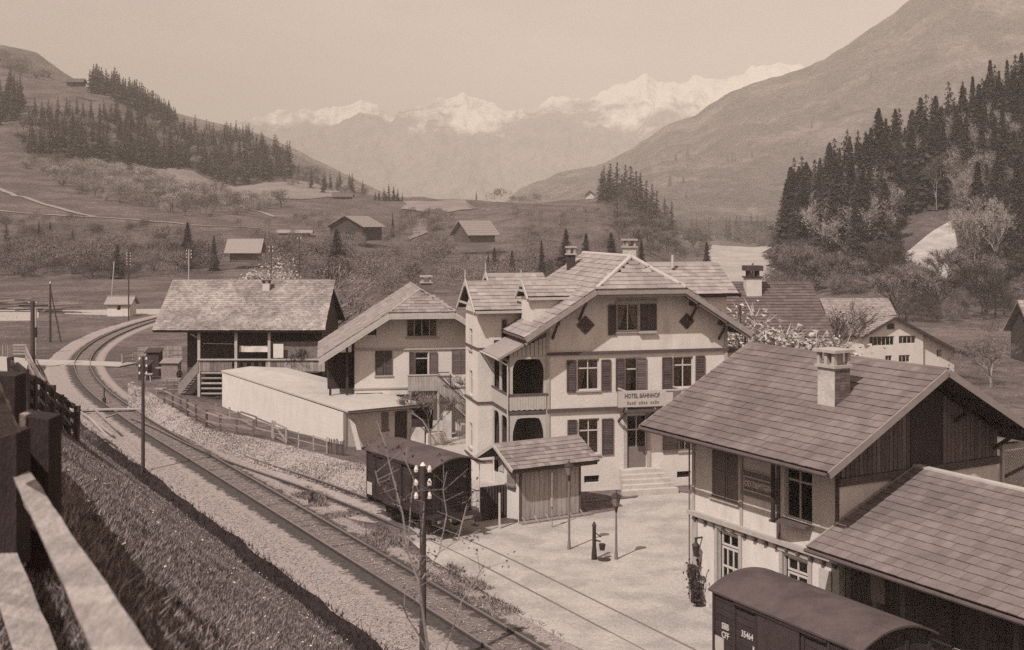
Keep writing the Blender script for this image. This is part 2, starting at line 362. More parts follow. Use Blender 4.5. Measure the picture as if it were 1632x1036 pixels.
M_ditch = mk('ditch_soil', .028, .5, 3, bump=.8, bscale=9)
M_emb = mk('bank_turf', .11, .4, 1.2, bump=.8, bscale=9, dark2=.05, thr=.5, tscale=.5)
M_yard = mk('yard_gravel', .42, .14, .7, bump=.5, bscale=16, dark2=.31, thr=.53, tscale=.45, grain=.22, gscale=9)
M_road = mk('road_dust', .42, .12, .6, bump=.3, bscale=9)
M_rubble = mk('rubble', .31, .3, 3.2, bump=.9, bscale=7, dark2=.33, thr=.5, tscale=1.5)
M_path = mk('path_dust', .30, .15, .3); M_field = mk('dry_field', .24, .15, .1, dark2=.19, thr=.5, tscale=.04); M_pale = mk('river_flat', .42, .15, .05, dark2=.33, thr=.5, tscale=.03)
M_scree = mk('scree', .50, .22, .25, bump=.6, bscale=.8, dark2=.38, thr=.5, tscale=.15)
M_soil_shadow = mk('border_soil_shadow', .10, .5, 4, bump=.7, bscale=12, dark2=.2, thr=.5, tscale=2)  # soil of the beds, also the dark tone of the drawn kiosk shadow

# ---------------------------------------------------------------- main track line, from photo points on the level of the track
MAINPX = [(814, 1036), (555, 876), (371, 764), (306, 725), (257, 696), (222.5, 674), (194, 654), (165, 633), (146, 615), (133.5, 596), (130.0, 580), (137, 566), (147, 556), (166, 542), (192, 529.5), (221, 518.5), (251, 509.5), (290, 500)]
main = [G(*p) for p in MAINPX]
S_ = Vector((.4945, -.8692, 0)); T_ = Vector((.8692, .4945, 0))
main = [main[0] + S_ * k for k in (70, 45, 25, 12)] + main
def smooth_line(P, step=1.0, it=3):
    P = [Vector(p) for p in P]
    for _ in range(it):
        Q = [P[0]]
        for a, b in zip(P, P[1:]): Q += [a * .75 + b * .25, a * .25 + b * .75]
        P = Q + [P[-1]]
    o = [P[0]]; acc = 0
    for a, b in zip(P, P[1:]):
        L = (b - a).length
        while acc + L >= step:
            t = (step - acc) / L; a = a.lerp(b, t); o.append(a.copy()); L = (b - a).length; acc = 0
            if L < 1e-9: break
        acc += L
    return o
main = smooth_line(main)
def st(s, t, z=0.0): return Vector((s * .4945 + t * .8692, -.8692 * s + .4945 * t, z))
sid = [st(30, 24.5), st(0, 24.5), st(-20, 24.5), st(-40, 24.5), st(-48, 24.45), G(541, 792.7), G(483, 771), G(421, 751), G(356, 728), G(300, 702), G(257, 681), G(222.5, 668)]
sid = smooth_line(sid)
for p in sid:
    s_ = p.x * .4945 - p.y * .8692; p.z = -.165 * float(sstep(-56, -49, s_))
MA = np.array([(p.x, p.y) for p in main])
def trackD(x, y):
    """signed distance to the left of the main line (positive = the bank side) and distance along"""
    x = np.asarray(x, float); y = np.asarray(y, float); sh = x.shape; X = np.stack([x.ravel(), y.ravel()], 1)
    A = MA[:-1:3]; B = MA[3::3]; n = min(len(A), len(B)); A = A[:n]; B = B[:n]
    best = np.full(len(X), 1e9); sg = np.zeros(len(X)); 
    for a, b in zip(A, B):
        d = b - a; L2 = d @ d; t = np.clip(((X - a) @ d) / L2, 0, 1); q = X - a - t[:, None] * d; r = np.hypot(q[:, 0], q[:, 1])
        s = np.sign(d[0] * (X[:, 1] - a[1]) - d[1] * (X[:, 0] - a[0])); m = r < best; best[m] = r[m]; sg[m] = s[m]
    return (best * sg).reshape(sh)

# ---------------------------------------------------------------- terrain height
FL = None
def zc(py, d): return EYE - (py - HY) * d / F_
COLS = {   # photo column: (distance, photo row) of the ground along it
 -500: [(360, 402), (480, 345), (600, 300), (800, 235), (1000, 150), (1250, 60), (1600, 20)],
 0: [(360, 408), (480, 352), (600, 302), (800, 235), (1000, 145), (1250, 88), (1500, 110)],
 100: [(360, 410), (480, 354), (600, 306), (800, 250), (1000, 150), (1200, 124), (1500, 150)],
 160: [(360, 410), (480, 354), (600, 310), (800, 255), (1000, 165), (1120, 140), (1500, 190)],
 280: [(360, 412), (480, 354), (600, 318), (800, 285), (1000, 210), (1120, 192), (1500, 250)],
 350: [(360, 414), (480, 354), (600, 322), (800, 296), (1000, 238), (1100, 230), (1500, 290)],
 450: [(360, 416), (480, 362), (600, 328), (800, 298), (1000, 268), (1080, 263), (1500, 330)],
 550: [(360, 420), (480, 368), (600, 333), (800, 308), (1000, 300), (1500, 345)],
 640: [(360, 424), (480, 380), (600, 342), (720, 318), (800, 322), (1000, 345), (1500, 350)],
 760: [(360, 426), (480, 382), (600, 344), (720, 318), (800, 325), (1000, 345), (1500, 350)],
 850: [(360, 420), (480, 378), (560, 340), (640, 320), (800, 325), (1000, 345), (1500, 350)],
 960: [(360, 420), (480, 385), (600, 335), (680, 319), (800, 325), (1000, 345), (1500, 350)],
 1010: [(360, 428), (480, 402), (600, 375), (700, 352), (900, 352), (1500, 352)],
 1100: [(360, 455), (600, 415), (800, 395), (950, 389), (1500, 365)],
 1230: [(360, 455), (600, 415), (800, 397), (950, 387), (1500, 365)],
 1260: [(290, 474), (320, 440), (380, 395), (430, 370), (600, 372), (1000, 372), (1500, 360)],
 1400: [(255, 488), (300, 432), (350, 355), (410, 300), (470, 285), (700, 340), (1500, 355)],
 1500: [(245, 492), (300, 420), (350, 330), (410, 262), (480, 235), (700, 290), (1500, 350)],
 1632: [(240, 495), (300, 405), (360, 290), (430, 205), (500, 180), (700, 240), (1500, 350)],
 2300: [(240, 470), (300, 380), (360, 270), (430, 170), (500, 120), (700, 200), (1500, 300)],
}
CK = sorted(COLS); CT = []
DG = np.concatenate([np.linspace(0, 400, 81), np.linspace(420, 1600, 60)])
for k in CK:
    right = 1.0 if k >= 1100 else (0.0 if k <= 960 else (k - 960) / 140.0)
    zf = -4.0 * right
    pts = [(0, zf), (200, zf if k > 700 else 0.0)]
    if k < 1200: pts.append((305, (0.6 if k < 600 else 0.3) if right < .5 else -4.3))
    pts += [(d, zc(py, d)) for d, py in COLS[k]]
    xs = [p[0] for p in pts]; zs = [p[1] for p in pts]; z = np.interp(DG, xs, zs)
    ker = np.array([1, 2, 3, 2, 1]) / 9.0; z = np.convolve(np.pad(z, 2, mode='edge'), ker, 'valid'); CT.append(z)
CT = np.array(CT); CKA = np.array(CK, float)
def Hbase(x, y):
    x = np.asarray(x, float); y = np.asarray(y, float); yy = np.clip(y, 0, 1590); px = CX + F_ * x / np.maximum(y, 25.0)
    i = np.clip(np.searchsorted(CKA, px) - 1, 0, len(CKA) - 2); f = np.clip((px - CKA[i]) / (CKA[i + 1] - CKA[i]), 0, 1); f = f * f * (3 - 2 * f)
    j = np.clip(np.searchsorted(DG, yy) - 1, 0, len(DG) - 2); g = (yy - DG[j]) / (DG[j + 1] - DG[j])
    z = (CT[i, j] * (1 - g) + CT[i, j + 1] * g) * (1 - f) + (CT[i + 1, j] * (1 - g) + CT[i + 1, j + 1] * g) * f
    t = x * .8692 + y * .4945
    z = np.where(z < 0, z * sstep(46, 76, t), z)
    amp = sstep(320, 700, y)
    z = z + amp * (fbm(x / 60, y / 60, 4, 3) * 9.0 + fbm(x / 14, y / 14, 2, 9) * 1.5) + sstep(130, 300, y) * fbm(x / 25, y / 25, 3, 5) * .8
    return z
def Emb(x, y):
    D = trackD(x, y); D0_ = D; D = np.where((D > 3.3) & (D < 9), D + fbm(np.asarray(x) / 1.7, np.asarray(y) / 1.7, 3, 15) * .55 * sstep(3.3, 4.6, D) * (1 - sstep(6.5, 9, D)), D); fade = 1 - sstep(58, 100, y)
    z = np.where(D < 3.5, 0, np.where(D < 5.1, -.12, np.where(D < 5.7, -.12 + (D - 5.1) / .6 * 1.1, np.where(D < 15.7, .98 + .842 * (D - 5.7), np.minimum(9.4 + (D - 15.7), 12.0 + .05 * (np.minimum(D, 22) - 18.3))))))
    lim = np.where(D > 15.5, 12.0 - 0*D, 1e9)
    return z * fade + np.where(D > 5.4, fbm(x / 2.2, y / 2.2, 3, 21) * .35, 0) - np.where(D0_ < 3.6, .12, 0), D0_
def Hall(x, y):
    a = Hbase(x, y); e, D = Emb(x, y); return np.where((D > 3.5) & (np.asarray(y) < 105), np.maximum(a, e), a)
DM = np.concatenate([np.arange(5, 120, .25), np.arange(120, 400, 1.0), np.arange(400, 1590, 3.0)])
def ray(px, py, dmin=5):
    k = (px - CX) / F_; z = EYE - (py - HY) * DM / F_; h = Hall(k * DM, DM); m = (h >= z) & (DM >= dmin); i = int(np.argmax(m))
    if not m[i]: return None
    d = DM[i]; return Vector((k * d, d, float(h[i])))
def gz(x, y): return float(Hall(np.array([x]), np.array([y]))[0])

# ground sheet
nu = 560; U = np.linspace(-.82, .82, nu); nr = 430; Yr = -70 + np.exp(np.linspace(math.log(12.0), math.log(1670.0), nr))
Yg, Ug = np.meshgrid(Yr, U, indexing='ij'); Xg = Ug * (Yg + 80)
Zg = Hbase(Xg, Yg); e_, D_ = Emb(Xg, Yg); Zg = np.where((D_ > 3.4) & (Yg < 104), -.25 + 0 * Zg, Zg); Zg = np.where((np.abs(D_) < 9) & (Yg < 260) & (Zg > -.2), np.minimum(Zg, 0.0), Zg)
V = np.stack([Xg, Yg, Zg], -1).reshape(-1, 3)
def grid_faces(r, c):
    i = np.arange(r - 1)[:, None] * c + np.arange(c - 1)[None, :]; return np.stack([i, i + 1, i + c + 1, i + c], -1).reshape(-1, 4)
tag(link('ground', fast_mesh('ground', V, grid_faces(nr, nu), M_ground, smooth=True)), 'valley floor meadows rising to hill pastures', kind='structure')
# outer land under the mountains
b = MB(); b.box(-16000, 16000, 1500, 15500, -10, -8); tag(b.build('far_valley', M_ground), 'far valley floor beyond the hills', kind='structure')
b = MB(); b.box(-3000, 3000, -2600, -58, -2, -.3); b.box(-3000, -640, -58, 1500, -9, -8); b.box(640, 3000, -58, 1500, -9, -8); tag(b.build('outer_ground', M_ground), kind='structure')
# grass bank on which the photographer stands (rows follow the track, fine steps)
sN = np.arange(-18, 92, .45); Dn = np.concatenate([[3.42, 3.5], np.arange(3.65, 5.0, .25), np.arange(5.02, 5.9, .1), np.arange(6.0, 40, .4)])
base = np.array([(p.x, p.y) for p in main]); seg = np.r_[0, np.cumsum(np.hypot(*np.diff(base, axis=0).T))]
s0 = seg[int(np.argmin(np.abs(base[:, 1] - 40)))]
def along(s):
    s = s + s0; return np.interp(s, seg, base[:, 0]), np.interp(s, seg, base[:, 1])
VX = []; 
for s in np.arange(-55, 60, .45):
    x, y = along(s); x1, y1 = along(s - 6); x2, y2 = along(s + 6); tx, ty = x2 - x1, y2 - y1; L = math.hypot(tx, ty); nx_, ny_ = -ty / L, tx / L
    VX.append([(x + nx_ * d, y + ny_ * d) for d in Dn])
VX = np.array(VX); e_, D_ = Emb(VX[..., 0], VX[..., 1]); hb = Hbase(VX[..., 0], VX[..., 1])
Z = np.where(D_ < 3.7, e_, np.maximum(e_, hb - .3))
V = np.concatenate([VX, Z[..., None]], -1).reshape(-1, 3)
tag(link('grass_bank', fast_mesh('grass_bank', V, grid_faces(VX.shape[0], VX.shape[1]), M_emb, smooth=True)), 'steep grass bank falling to the railway line', kind='structure')

DITCH = True
# ---------------------------------------------------------------- draped sheets
def sheet(name, pts, mat, dz=.02, label=None, follow=False, step=3.0, jag=.25):
    """filled flat patch with slightly uneven edge"""
    P = []
    for a, c in zip(pts, pts[1:] + pts[:1]):
        a = Vector(a); c = Vector(c); n = max(1, int((c - a).length / step))
        for k in range(n):
            q = a.lerp(c, k / n); P.append((q.x + R.uniform(-jag, jag), q.y + R.uniform(-jag, jag)))
    import bmesh
    bm = bmesh.new(); vs_ = [bm.verts.new((x, y, 0)) for x, y in P]; f = bm.faces.new(vs_); bmesh.ops.triangulate(bm, faces=[f])
    if follow:
        bmesh.ops.subdivide_edges(bm, edges=bm.edges[:], cuts=5, use_grid_fill=True)
        co_ = np.array([v.co[:] for v in bm.verts]); h = Hbase(co_[:, 0], co_[:, 1])
        for v, z in zip(bm.verts, h): v.co.z = z + dz
    else:
        for v in bm.verts: v.co.z = dz
    me = bpy.data.meshes.new(name); bm.to_mesh(me); bm.free(); me.materials.append(mat)
    return tag(link(name, me), label, kind='structure')
def ribbon(name, line, offs, mat, label=None, uv=True, terrain=None, parent=None, kind='structure', smooth=False, jag=0.0):
    """offs = [(D, z)...] cross-section, D positive to the left"""
    V = []; n = len(offs); UV = []
    for i, p in enumerate(line):
        a = line[max(0, i - 2)]; c = line[min(len(line) - 1, i + 2)]; t = (c - a); t.z = 0; t.normalize(); nn = Vector((-t.y, t.x, 0))
        for ki, (D, z) in enumerate(offs):
            if jag and ki == len(offs) - 1: D = D + float(fbm(np.array([p.x / 2.1]), np.array([p.y / 2.1]), 3, 44)[0]) * jag
            q = p + nn * D; V.append((q.x, q.y, (terrain(q.x, q.y) if terrain else p.z) + z)); UV.append((D, i))
    me = fast_mesh(name, V, grid_faces(len(line), n), mat, smooth=smooth)
    if uv:
        l = me.uv_layers.new(name='UVMap'); li = np.zeros(len(me.loops), dtype=np.int32); me.loops.foreach_get('vertex_index', li); l.data.foreach_set('uv', np.array(UV, dtype=np.float32)[li].ravel())
    return tag(link(name, me, parent), label, kind=kind)
def ballast_mat(name, L, bands):
    """light broken stone with oily cinder strips that follow the rails (bands in metres from the track centre)"""
    m = bpy.data.materials.new(name); m.use_nodes = True; n = m.node_tree; N = n.nodes; N.clear(); lk = n.links.new
    o = N.new('ShaderNodeOutputMaterial'); p = N.new('ShaderNodeBsdfPrincipled'); lk(p.outputs[0], o.inputs[0]); p.inputs['Roughness'].default_value = .95; p.inputs['Specular IOR Level'].default_value = .1
    uv = N.new('ShaderNodeUVMap'); sp = N.new('ShaderNodeSeparateXYZ'); lk(uv.outputs[0], sp.inputs[0]); g = N.new('ShaderNodeNewGeometry')
    nz = N.new('ShaderNodeTexNoise'); nz.inputs['Scale'].default_value = 2.3; nz.inputs['Detail'].default_value = 8; nz.inputs['Roughness'].default_value = .7; lk(g.outputs['Position'], nz.inputs['Vector'])
    off = N.new('ShaderNodeMath'); off.operation = 'MULTIPLY_ADD'; lk(nz.outputs[0], off.inputs[0]); off.inputs[1].default_value = 1.7; lk(sp.outputs[0], off.inputs[2])
    nf = N.new('ShaderNodeTexNoise'); nf.inputs['Scale'].default_value = 11; nf.inputs['Detail'].default_value = 5; lk(g.outputs['Position'], nf.inputs['Vector'])
    o3 = N.new('ShaderNodeMath'); o3.operation = 'MULTIPLY_ADD'; lk(nf.outputs[0], o3.inputs[0]); o3.inputs[1].default_value = .5; lk(off.outputs[0], o3.inputs[2]); off = o3
    tot = None
    for c, hw, k in bands:
        a = N.new('ShaderNodeMath'); a.operation = 'SUBTRACT'; lk(off.outputs[0], a.inputs[0]); a.inputs[1].default_value = c + 1.10
        ab = N.new('ShaderNodeMath'); ab.operation = 'ABSOLUTE'; lk(a.outputs[0], ab.inputs[0])
        r = N.new('ShaderNodeMapRange'); r.interpolation_type = 'SMOOTHSTEP'; r.inputs[1].default_value = hw + .10; r.inputs[2].default_value = max(0, hw - .18); r.inputs[3].default_value = 0; r.inputs[4].default_value = k; lk(ab.outputs[0], r.inputs[0])
        if tot is None: tot = r.outputs[0]
        else:
            mx = N.new('ShaderNodeMath'); mx.operation = 'MAXIMUM'; lk(tot, mx.inputs[0]); lk(r.outputs[0], mx.inputs[1]); tot = mx.outputs[0]
    n2 = N.new('ShaderNodeTexNoise'); n2.inputs['Scale'].default_value = 9; n2.inputs['Detail'].default_value = 6; n2.inputs['Roughness'].default_value = .75; lk(g.outputs['Position'], n2.inputs['Vector'])
    r2 = N.new('ShaderNodeMapRange'); r2.inputs[1].default_value = .3; r2.inputs[2].default_value = .7; r2.inputs[3].default_value = L * .45; r2.inputs[4].default_value = L * 1.4; lk(n2.outputs[0], r2.inputs[0])
    dk = N.new('ShaderNodeMath'); dk.operation = 'MULTIPLY'; lk(r2.outputs[0], dk.inputs[0]); dk.inputs[1].default_value = .2
    mx = N.new('ShaderNodeMix'); mx.data_type = 'FLOAT'; lk(tot, mx.inputs[0]); lk(r2.outputs[0], mx.inputs[2]); lk(dk.outputs[0], mx.inputs[3])
    c = N.new('ShaderNodeVectorMath'); c.operation = 'SCALE'; c.inputs[0].default_value = tint(L); lk(mx.outputs[0], c.inputs['Scale']); lk(c.outputs[0], p.inputs['Base Color'])
    bp = N.new('ShaderNodeBump'); bp.inputs['Strength'].default_value = .9; bp.inputs['Distance'].default_value = .06; lk(n2.outputs[0], bp.inputs['Height']); lk(bp.outputs[0], p.inputs['Normal'])
    return m
yard = [G(600, 792), G(560, 742), G(640, 712), G(690, 690), G(770, 690), G(870, 760), G(1040, 765), st(-37, 40), st(-22, 42), st(0, 40), st(20, 30), st(20, 22.7), st(-20, 22.7), st(-38, 22.7), st(-46, 23.0)]
sheet('station_yard', yard, M_yard, .02, 'pale gravel station yard and forecourt')
sheet('platform_strip', [st(20, 21.7), st(-30, 21.7), st(-42, 22.1), st(-50, 22.6), st(-50, 23.4), st(-40, 23.8), st(20, 23.8)], M_yard, .045, 'smooth gravel strip between the two tracks')
ribbon('ballast', main, [(-2.3, -.05), (-1.95, .06), (-.9, .075), (-.6, .058), (.6, .058), (.9, .075), (2.1, .07), (3.1, .06), (3.62, -.02)], ballast_mat('ballast_main', .27, [(1.0, .52, .93), (-.84, .44, .93), (0.1, .6, .55)]), 'broken stone ballast under the main track', jag=.6)
ribbon('siding_ballast', [p for p in sid[:-6] if p.z > -.1], [(-1.4, .0), (-1.1, .055), (1.2, .055), (1.9, .0)], ballast_mat('ballast_siding', .30, [(.74, .32, .93), (-.78, .34, .93)]), 'broken stone ballast under the siding')
ribbon('ditch', [p for p in main if 34 < p.y < 118], [(3.45, -.03), (3.8, -.06), (4.6, -.07), (5.15, -.04)], M_ditch, 'dark ditch between ballast and grass bank')
# rails
def track(name, line, label, gauge=1.435, sleepers=True):
    root = thing(name, label, 'railway track')
    for sgn in (1, -1):
        b = MB(); c = sgn * (gauge / 2 + .035)
        ribbon('rail', line, [(c + .033, .10), (c + .033, .205), (c - .033, .205), (c - .033, .10)], MATS['rail_side'], uv=False, parent=root, kind=None)
        ribbon('rail_head', line, [(c + .034, .185), (c + .034, .214), (c - .034, .214), (c - .034, .185)], MATS['rail_steel'], uv=False, parent=root, kind=None)
    sb = MB(); sb.box(-1.15, 1.15, -.11, .11, 0, .045); me = sb.mesh('sleeper', MATS['sleeper_wood']); acc = 0; n = 0
    for i in range(2, len(line) - 3):
        p = line[i]
        if p.y < 36 or p.y > 150 or not sleepers: continue
        t = line[i + 2] - line[i - 2]; o = link('sleeper', me, root); o.location = (p.x, p.y, .021); o.rotation_euler = (0, 0, math.atan2(t.y, t.x) - math.pi / 2); n += 1
    return root
track('main_track', main, 'main railway track curving left past the grass bank')
track('siding_track', sid, 'siding track branching right under the goods wagons', sleepers=False)
# point lever and foot crossings
b = MB(); q = G(497, 803); b.tube((q.x, q.y, 0), (q.x, q.y, .6), .07); b.box(q.x - .16, q.x + .16, q.y - .16, q.y + .16, .0, .25); tag(b.build('point_lever', MATS['iron']), 'small dark point lever between the two tracks', 'point lever')
def strip_between(name, a, c, wd, mat, dz, label, cat=None, kind=None):
    d = (c - a); d.z = 0; d.normalize(); n = Vector((-d.y, d.x, 0)) * wd / 2; b = MB()
    b.hexa([a - n + Vector((0, 0, dz - .08)), c - n + Vector((0, 0, dz - .08)), c + n + Vector((0, 0, dz - .08)), a + n + Vector((0, 0, dz - .08)), a - n + Vector((0, 0, dz)), c - n + Vector((0, 0, dz)), c + n + Vector((0, 0, dz)), a + n + Vector((0, 0, dz))])
    return tag(b.build(name, mat), label, cat, kind=kind)
strip_between('plank_crossing', G(108, 658), G(255, 656), .55, MATS['pale_timber'], .27, 'pale plank walk laid across the track near the wing wall', 'crossing')
strip_between('level_crossing', G(-60, 575), G(122, 580), 4.2, M_road, .10, 'pale farm road over the far bend of the line', kind='structure')
strip_between('level_crossing', G(118, 580), G(205, 583), 3.2, M_road, .16, 'pale farm road beyond the far bend of the line', kind='structure')
sheet('side_road', [G(-80, 566), G(30, 571), G(45, 575), G(40, 600), G(10, 620), G(-120, 640)], M_road, .14, 'pale road at the far left below the bank')
sheet('timber_yard', [G(-40, 492), G(60, 490), G(60, 511), G(-60, 513)], M_road, .03, 'pale timber yard ground')
sheet('far_road', [G(100, 494.5), G(300, 492), G(300, 500), G(200, 503), G(104, 501)], M_road, .03, 'pale road by the trackside hut')
# right trackside rubble slope up to the gardens
ZT = .75
bot = [(205, 655), (230, 668), (258, 685), (316, 709), (364, 727), (410, 742), (450, 756), (500, 770), (545, 786), (600, 806)]
top = [(204, 610), (228, 618), (262, 640), (300, 664), (333, 684), (376, 692), (430, 702), (490, 718), (545, 733), (590, 742)]
V = []; nC = 7
for (a, c) in zip(bot, top):
    p = G(*a); q = G(c[0], c[1], ZT)
    for k in range(nC):
        t = k / (nC - 1); V.append((p.x + (q.x - p.x) * t, p.y + (q.y - p.y) * t, -.02 + (ZT + .02) * min(1, t * 1.25)))
    p2 = q + Vector((2.5, 7, 0)); V.append((p2.x, p2.y, -.05))
me = fast_mesh('rubble_bank', V, grid_faces(len(bot), nC + 1), [M_rubble, M_ground], midx=[1 if i % nC == nC - 1 else 0 for i in range((len(bot) - 1) * nC)], smooth=True); tag(link('rubble_bank', me), 'pale rubble slope between siding and garden fence', kind='structure')
b = MB(); A, B_, C_, D4 = G(204, 652), G(258, 650), G(258, 650), G(204, 652)
ww = [P3(203, 651, A.y), P3(256, 643, A.y + 2), P3(226, 615, A.y + 10), P3(210, 608, A.y + 12)]
b.slab(ww, .5); tag(b.build('wing_wall', MATS['concrete']), 'pale triangular concrete wing wall beside the curving track', 'wall')
# draped lines on the far slopes
def drape_path(name, pix, wd, mat, label, dz=.35):
    P = [ray(*p, dmin=150) for p in pix]; P = [p for p in P if p is not None]; P = smooth_line(P, 6.0, 2)
    return ribbon(name, P, [(-wd / 2, dz), (0, dz), (wd / 2, dz)], mat, label, uv=False, terrain=gz)
drape_path('hill_path', [(-20, 298), (0, 303), (40, 316), (90, 332), (155, 347)], 2.6, M_path, 'pale path slanting down the left pasture')
drape_path('hill_path', [(-20, 337), (40, 341), (150, 347), (250, 354), (330, 362), (420, 366)], 1.8, M_path, 'long pale lane across the left pasture')
drape_path('hill_path', [(322, 321), (360, 324), (400, 336), (440, 347)], 2.6, M_path, 'short pale path under the left wood')
drape_path('hill_path', [(545, 414), (600, 407), (650, 404)], 3.2, M_path, 'pale track among the bushes behind the barn')
def patch(name, pix, mat, label, dz=.4, dmin=150):
    """patch draped on the terrain inside a pixel outline"""
    xs = [p[0] for p in pix]; ys = [p[1] for p in pix]; nx_, ny_ = 26, 14
    P = [ray(*p, dmin=dmin) for p in pix]; P = [p for p in P if p is not None]
    if len(P) < 3: return
    return sheet(name, P, mat, dz, label, follow=True, step=12, jag=1.5)
patch('field_strip', [(645, 322), (740, 320), (762, 334), (700, 340), (640, 335)], M_field, 'pale mown strip on the terrace edge')
patch('field_strip', [(668, 352), (690, 342), (708, 342), (672, 378), (655, 384)], M_field, 'pale slanting field strip below the terrace')
patch('hill_clearing', [(210, 262), (300, 270), (370, 298), (420, 306), (400, 318), (300, 300), (215, 275)], M_field, 'pale clearing under the left wood')
patch('hill_clearing', [(380, 300), (440, 292), (520, 300), (560, 312), (470, 318), (400, 316)], M_field, 'pale pasture right of the left wood')
patch('river_flat', [(1133, 391), (1234, 390), (1236, 450), (1120, 455)], M_pale, 'pale open flat beyond the hotel', .3, 300)
patch('scree', [(1508, 352), (1525, 372), (1512, 420), (1505, 452), (1425, 456), (1448, 408), (1478, 378)], M_scree, 'pale scree scar on the wooded hillside', .5, 200)
# ================================================================ STATION BUILDING
FRONT = (0, 0, 1, 0)
def pxop(fr, F, x0, y0, x1, y1):
    u0, za = fr.hit(F, x0, (y0 + y1) / 2); u1, zb = fr.hit(F, x1, (y0 + y1) / 2); _, z1 = fr.hit(F, (x0 + x1) / 2, y0); _, z0 = fr.hit(F, (x0 + x1) / 2, y1)
    return (u0, u1, z0, z1)
ang_s = math.atan2(-.8692, .4945); o_ = st(-36.1, 28.5); SF = Frame(o_.x, o_.y, ang_s)
root = thing('station_building', 'two storey railway station with a plain tiled gable roof and lettered name board', 'station', o_, ang_s); ST = root
L_, Dp = 7.6, 7.7; sl = (9.53 - 6.7) / 5.3
rz = lambda y: 6.7 + sl * (y + 1.7) if y < 3.6 else 6.7 + sl * (8.9 - y)
WF = (0, 0, 1, 0); WR = (L_, 0, 0, 1); WL = (0, Dp, 0, -1); WB = (L_, Dp, -1, 0)
opA = (1.1, 2.6, 4.25, 6.2); opB = (5.0, 6.35, 4.3, 6.2); opD = (1.45, 2.65, .35, 3.05); opE = (4.95, 6.2, 1.0, 3.0)
wall(root, WF, 0, L_, 0, [(0, 7.28), (L_, 7.28)], [opA, opB, opD, opE], MATS['plaster'])
wall(root, WR, 0, Dp, 0, [(0, 6.0), (Dp, 6.0)], [], MATS['plaster'])
wall(root, WL, 0, Dp, 0, [(0, rz(Dp) - .3), (Dp - 3.6, 9.2), (Dp, rz(0) - .3)], [], MATS['plaster'])
wall(root, WB, 0, L_, 0, [(0, 7.28), (L_, 7.28)], [], MATS['plaster'])
# boarded gable, board by board
b0 = MB(); b0.box(L_ - .25, L_ - .02, 0, Dp, 6.0, 6.02)
b0.poly([(L_ - .02, 0, 6.0), (L_ - .02, Dp, 6.0), (L_ - .02, Dp, rz(Dp) - .3), (L_ - .02, 3.6, 9.2), (L_ - .02, 0, rz(0) - .3)]); b0.build('gable_backing', MATS['dark_timber'], root)
y = .05
while y < Dp - .15:
    if not (3.25 < y < 4.75):
        wdt = .19; zt = min(rz(y), rz(y + wdt)) - .32; zt2 = zt
        b = MB(); b.box(L_ + .0, L_ + .035 + R.uniform(0, .012), y, y + wdt - .018, 6.12, zt); b.build('gable_board', MATS['mid_timber'], root)
    y += .2
b = MB(); b.box(L_ + .0, L_ + .02, 3.28, 4.72, 6.1, 8.3); b.build('loft_hatch', MATS['dark_timber'], root)
b = MB(); b.box(L_ - .1, L_ + .09, -.05, Dp + .05, 5.84, 6.1); b.build('gable_beam', MATS['trim_timber'], root)
# floor band with brackets
b = MB(); b.box(-.16, L_ + .1, -.2, 0, 3.34, 3.5); b.box(-.16, 0, 0, Dp, 3.34, 3.5); b.build('floor_band', MATS['stone_trim'], root)
for k in range(14):
    x = .12 + k * .56; b = MB(); b.hexa([(x, -.16, 3.2), (x + .13, -.16, 3.2), (x + .13, 0, 3.08), (x, 0, 3.08), (x, -.16, 3.34), (x + .13, -.16, 3.34), (x + .13, 0, 3.34), (x, 0, 3.34)]); b.build('bracket', MATS['trim_timber'], root)
for x in (-.03, 2.72, 4.66, 7.45):
    b = MB(); b.box(x, x + .14, -.05, 0.001, 3.5, 7.2); b.build('upper_post', MATS['trim_timber'] if x > 4 else MATS['stone_trim'], root)
for x in (-.04, L_ - .26):
    b = MB(); b.box(x, x + .3, -.06, -.0005, 0, 3.2); b.build('corner_pilaster', MATS['stone_trim'], root)
# upper windows
wn = window(root, WF, opA, nx=2, tr=.72); shutter(root, WF, 1.1, 1.82, 4.27, 6.18, MATS['sign_grey'], n=-.06); shutter(root, WF, 1.88, 2.58, 4.27, 6.18, MATS['sign_grey'], n=-.06)
window(root, WF, opB, nx=2, tr=.7, curtain=.12)
b = MB(); b.box(5.15, 5.27, -.75, -.65, 4.3, 6.9); b.build('awning_post', MATS['dark_timber'], root)
b = MB(); b.hexa([(5.0, -.7, 4.22), (6.4, -.35, 4.22), (6.4, -.05, 4.22), (5.0, -.05, 4.22), (5.0, -.7, 4.30), (6.4, -.35, 4.30), (6.4, -.05, 4.30), (5.0, -.05, 4.30)]); b.build('window_shelf', MATS['trim_timber'], root)
# french door and window on the ground floor
for (u0, u1, z0, z1) in (opD, opE):
    o = window(root, WF, (u0 + .12, u1 - .12, z0 + .05, z1 - .55), nx=3 if u0 < 3 else 2, tr=.66, sill=False, name='glazed_door' if u0 < 3 else 'window')
    o2 = window(root, WF, (u0 + .12, u1 - .12, z1 - .5, z1 - .03), nx=2, tr=0, sill=False)
    b = MB()
    fbox(b, WF, u0 - .16, u0, z0, z1 + .12, -.02, .06); fbox(b, WF, u1, u1 + .16, z0, z1 + .12, -.02, .06); fbox(b, WF, u0 - .2, u1 + .2, z1 + .12, z1 + .24, -.02, .09)
    b.build('door_surround' if u0 < 3 else 'window_surround', MATS['stone_trim'], root)
    b = MB(); zz = z0 + .05 + (z1 - .55 - z0 - .05) * .33; fbox(b, WF, u0 + .19, u1 - .19, zz, zz + .045, -.15, -.098); b.build('glazing_bar', MATS['frame_paint'], o)
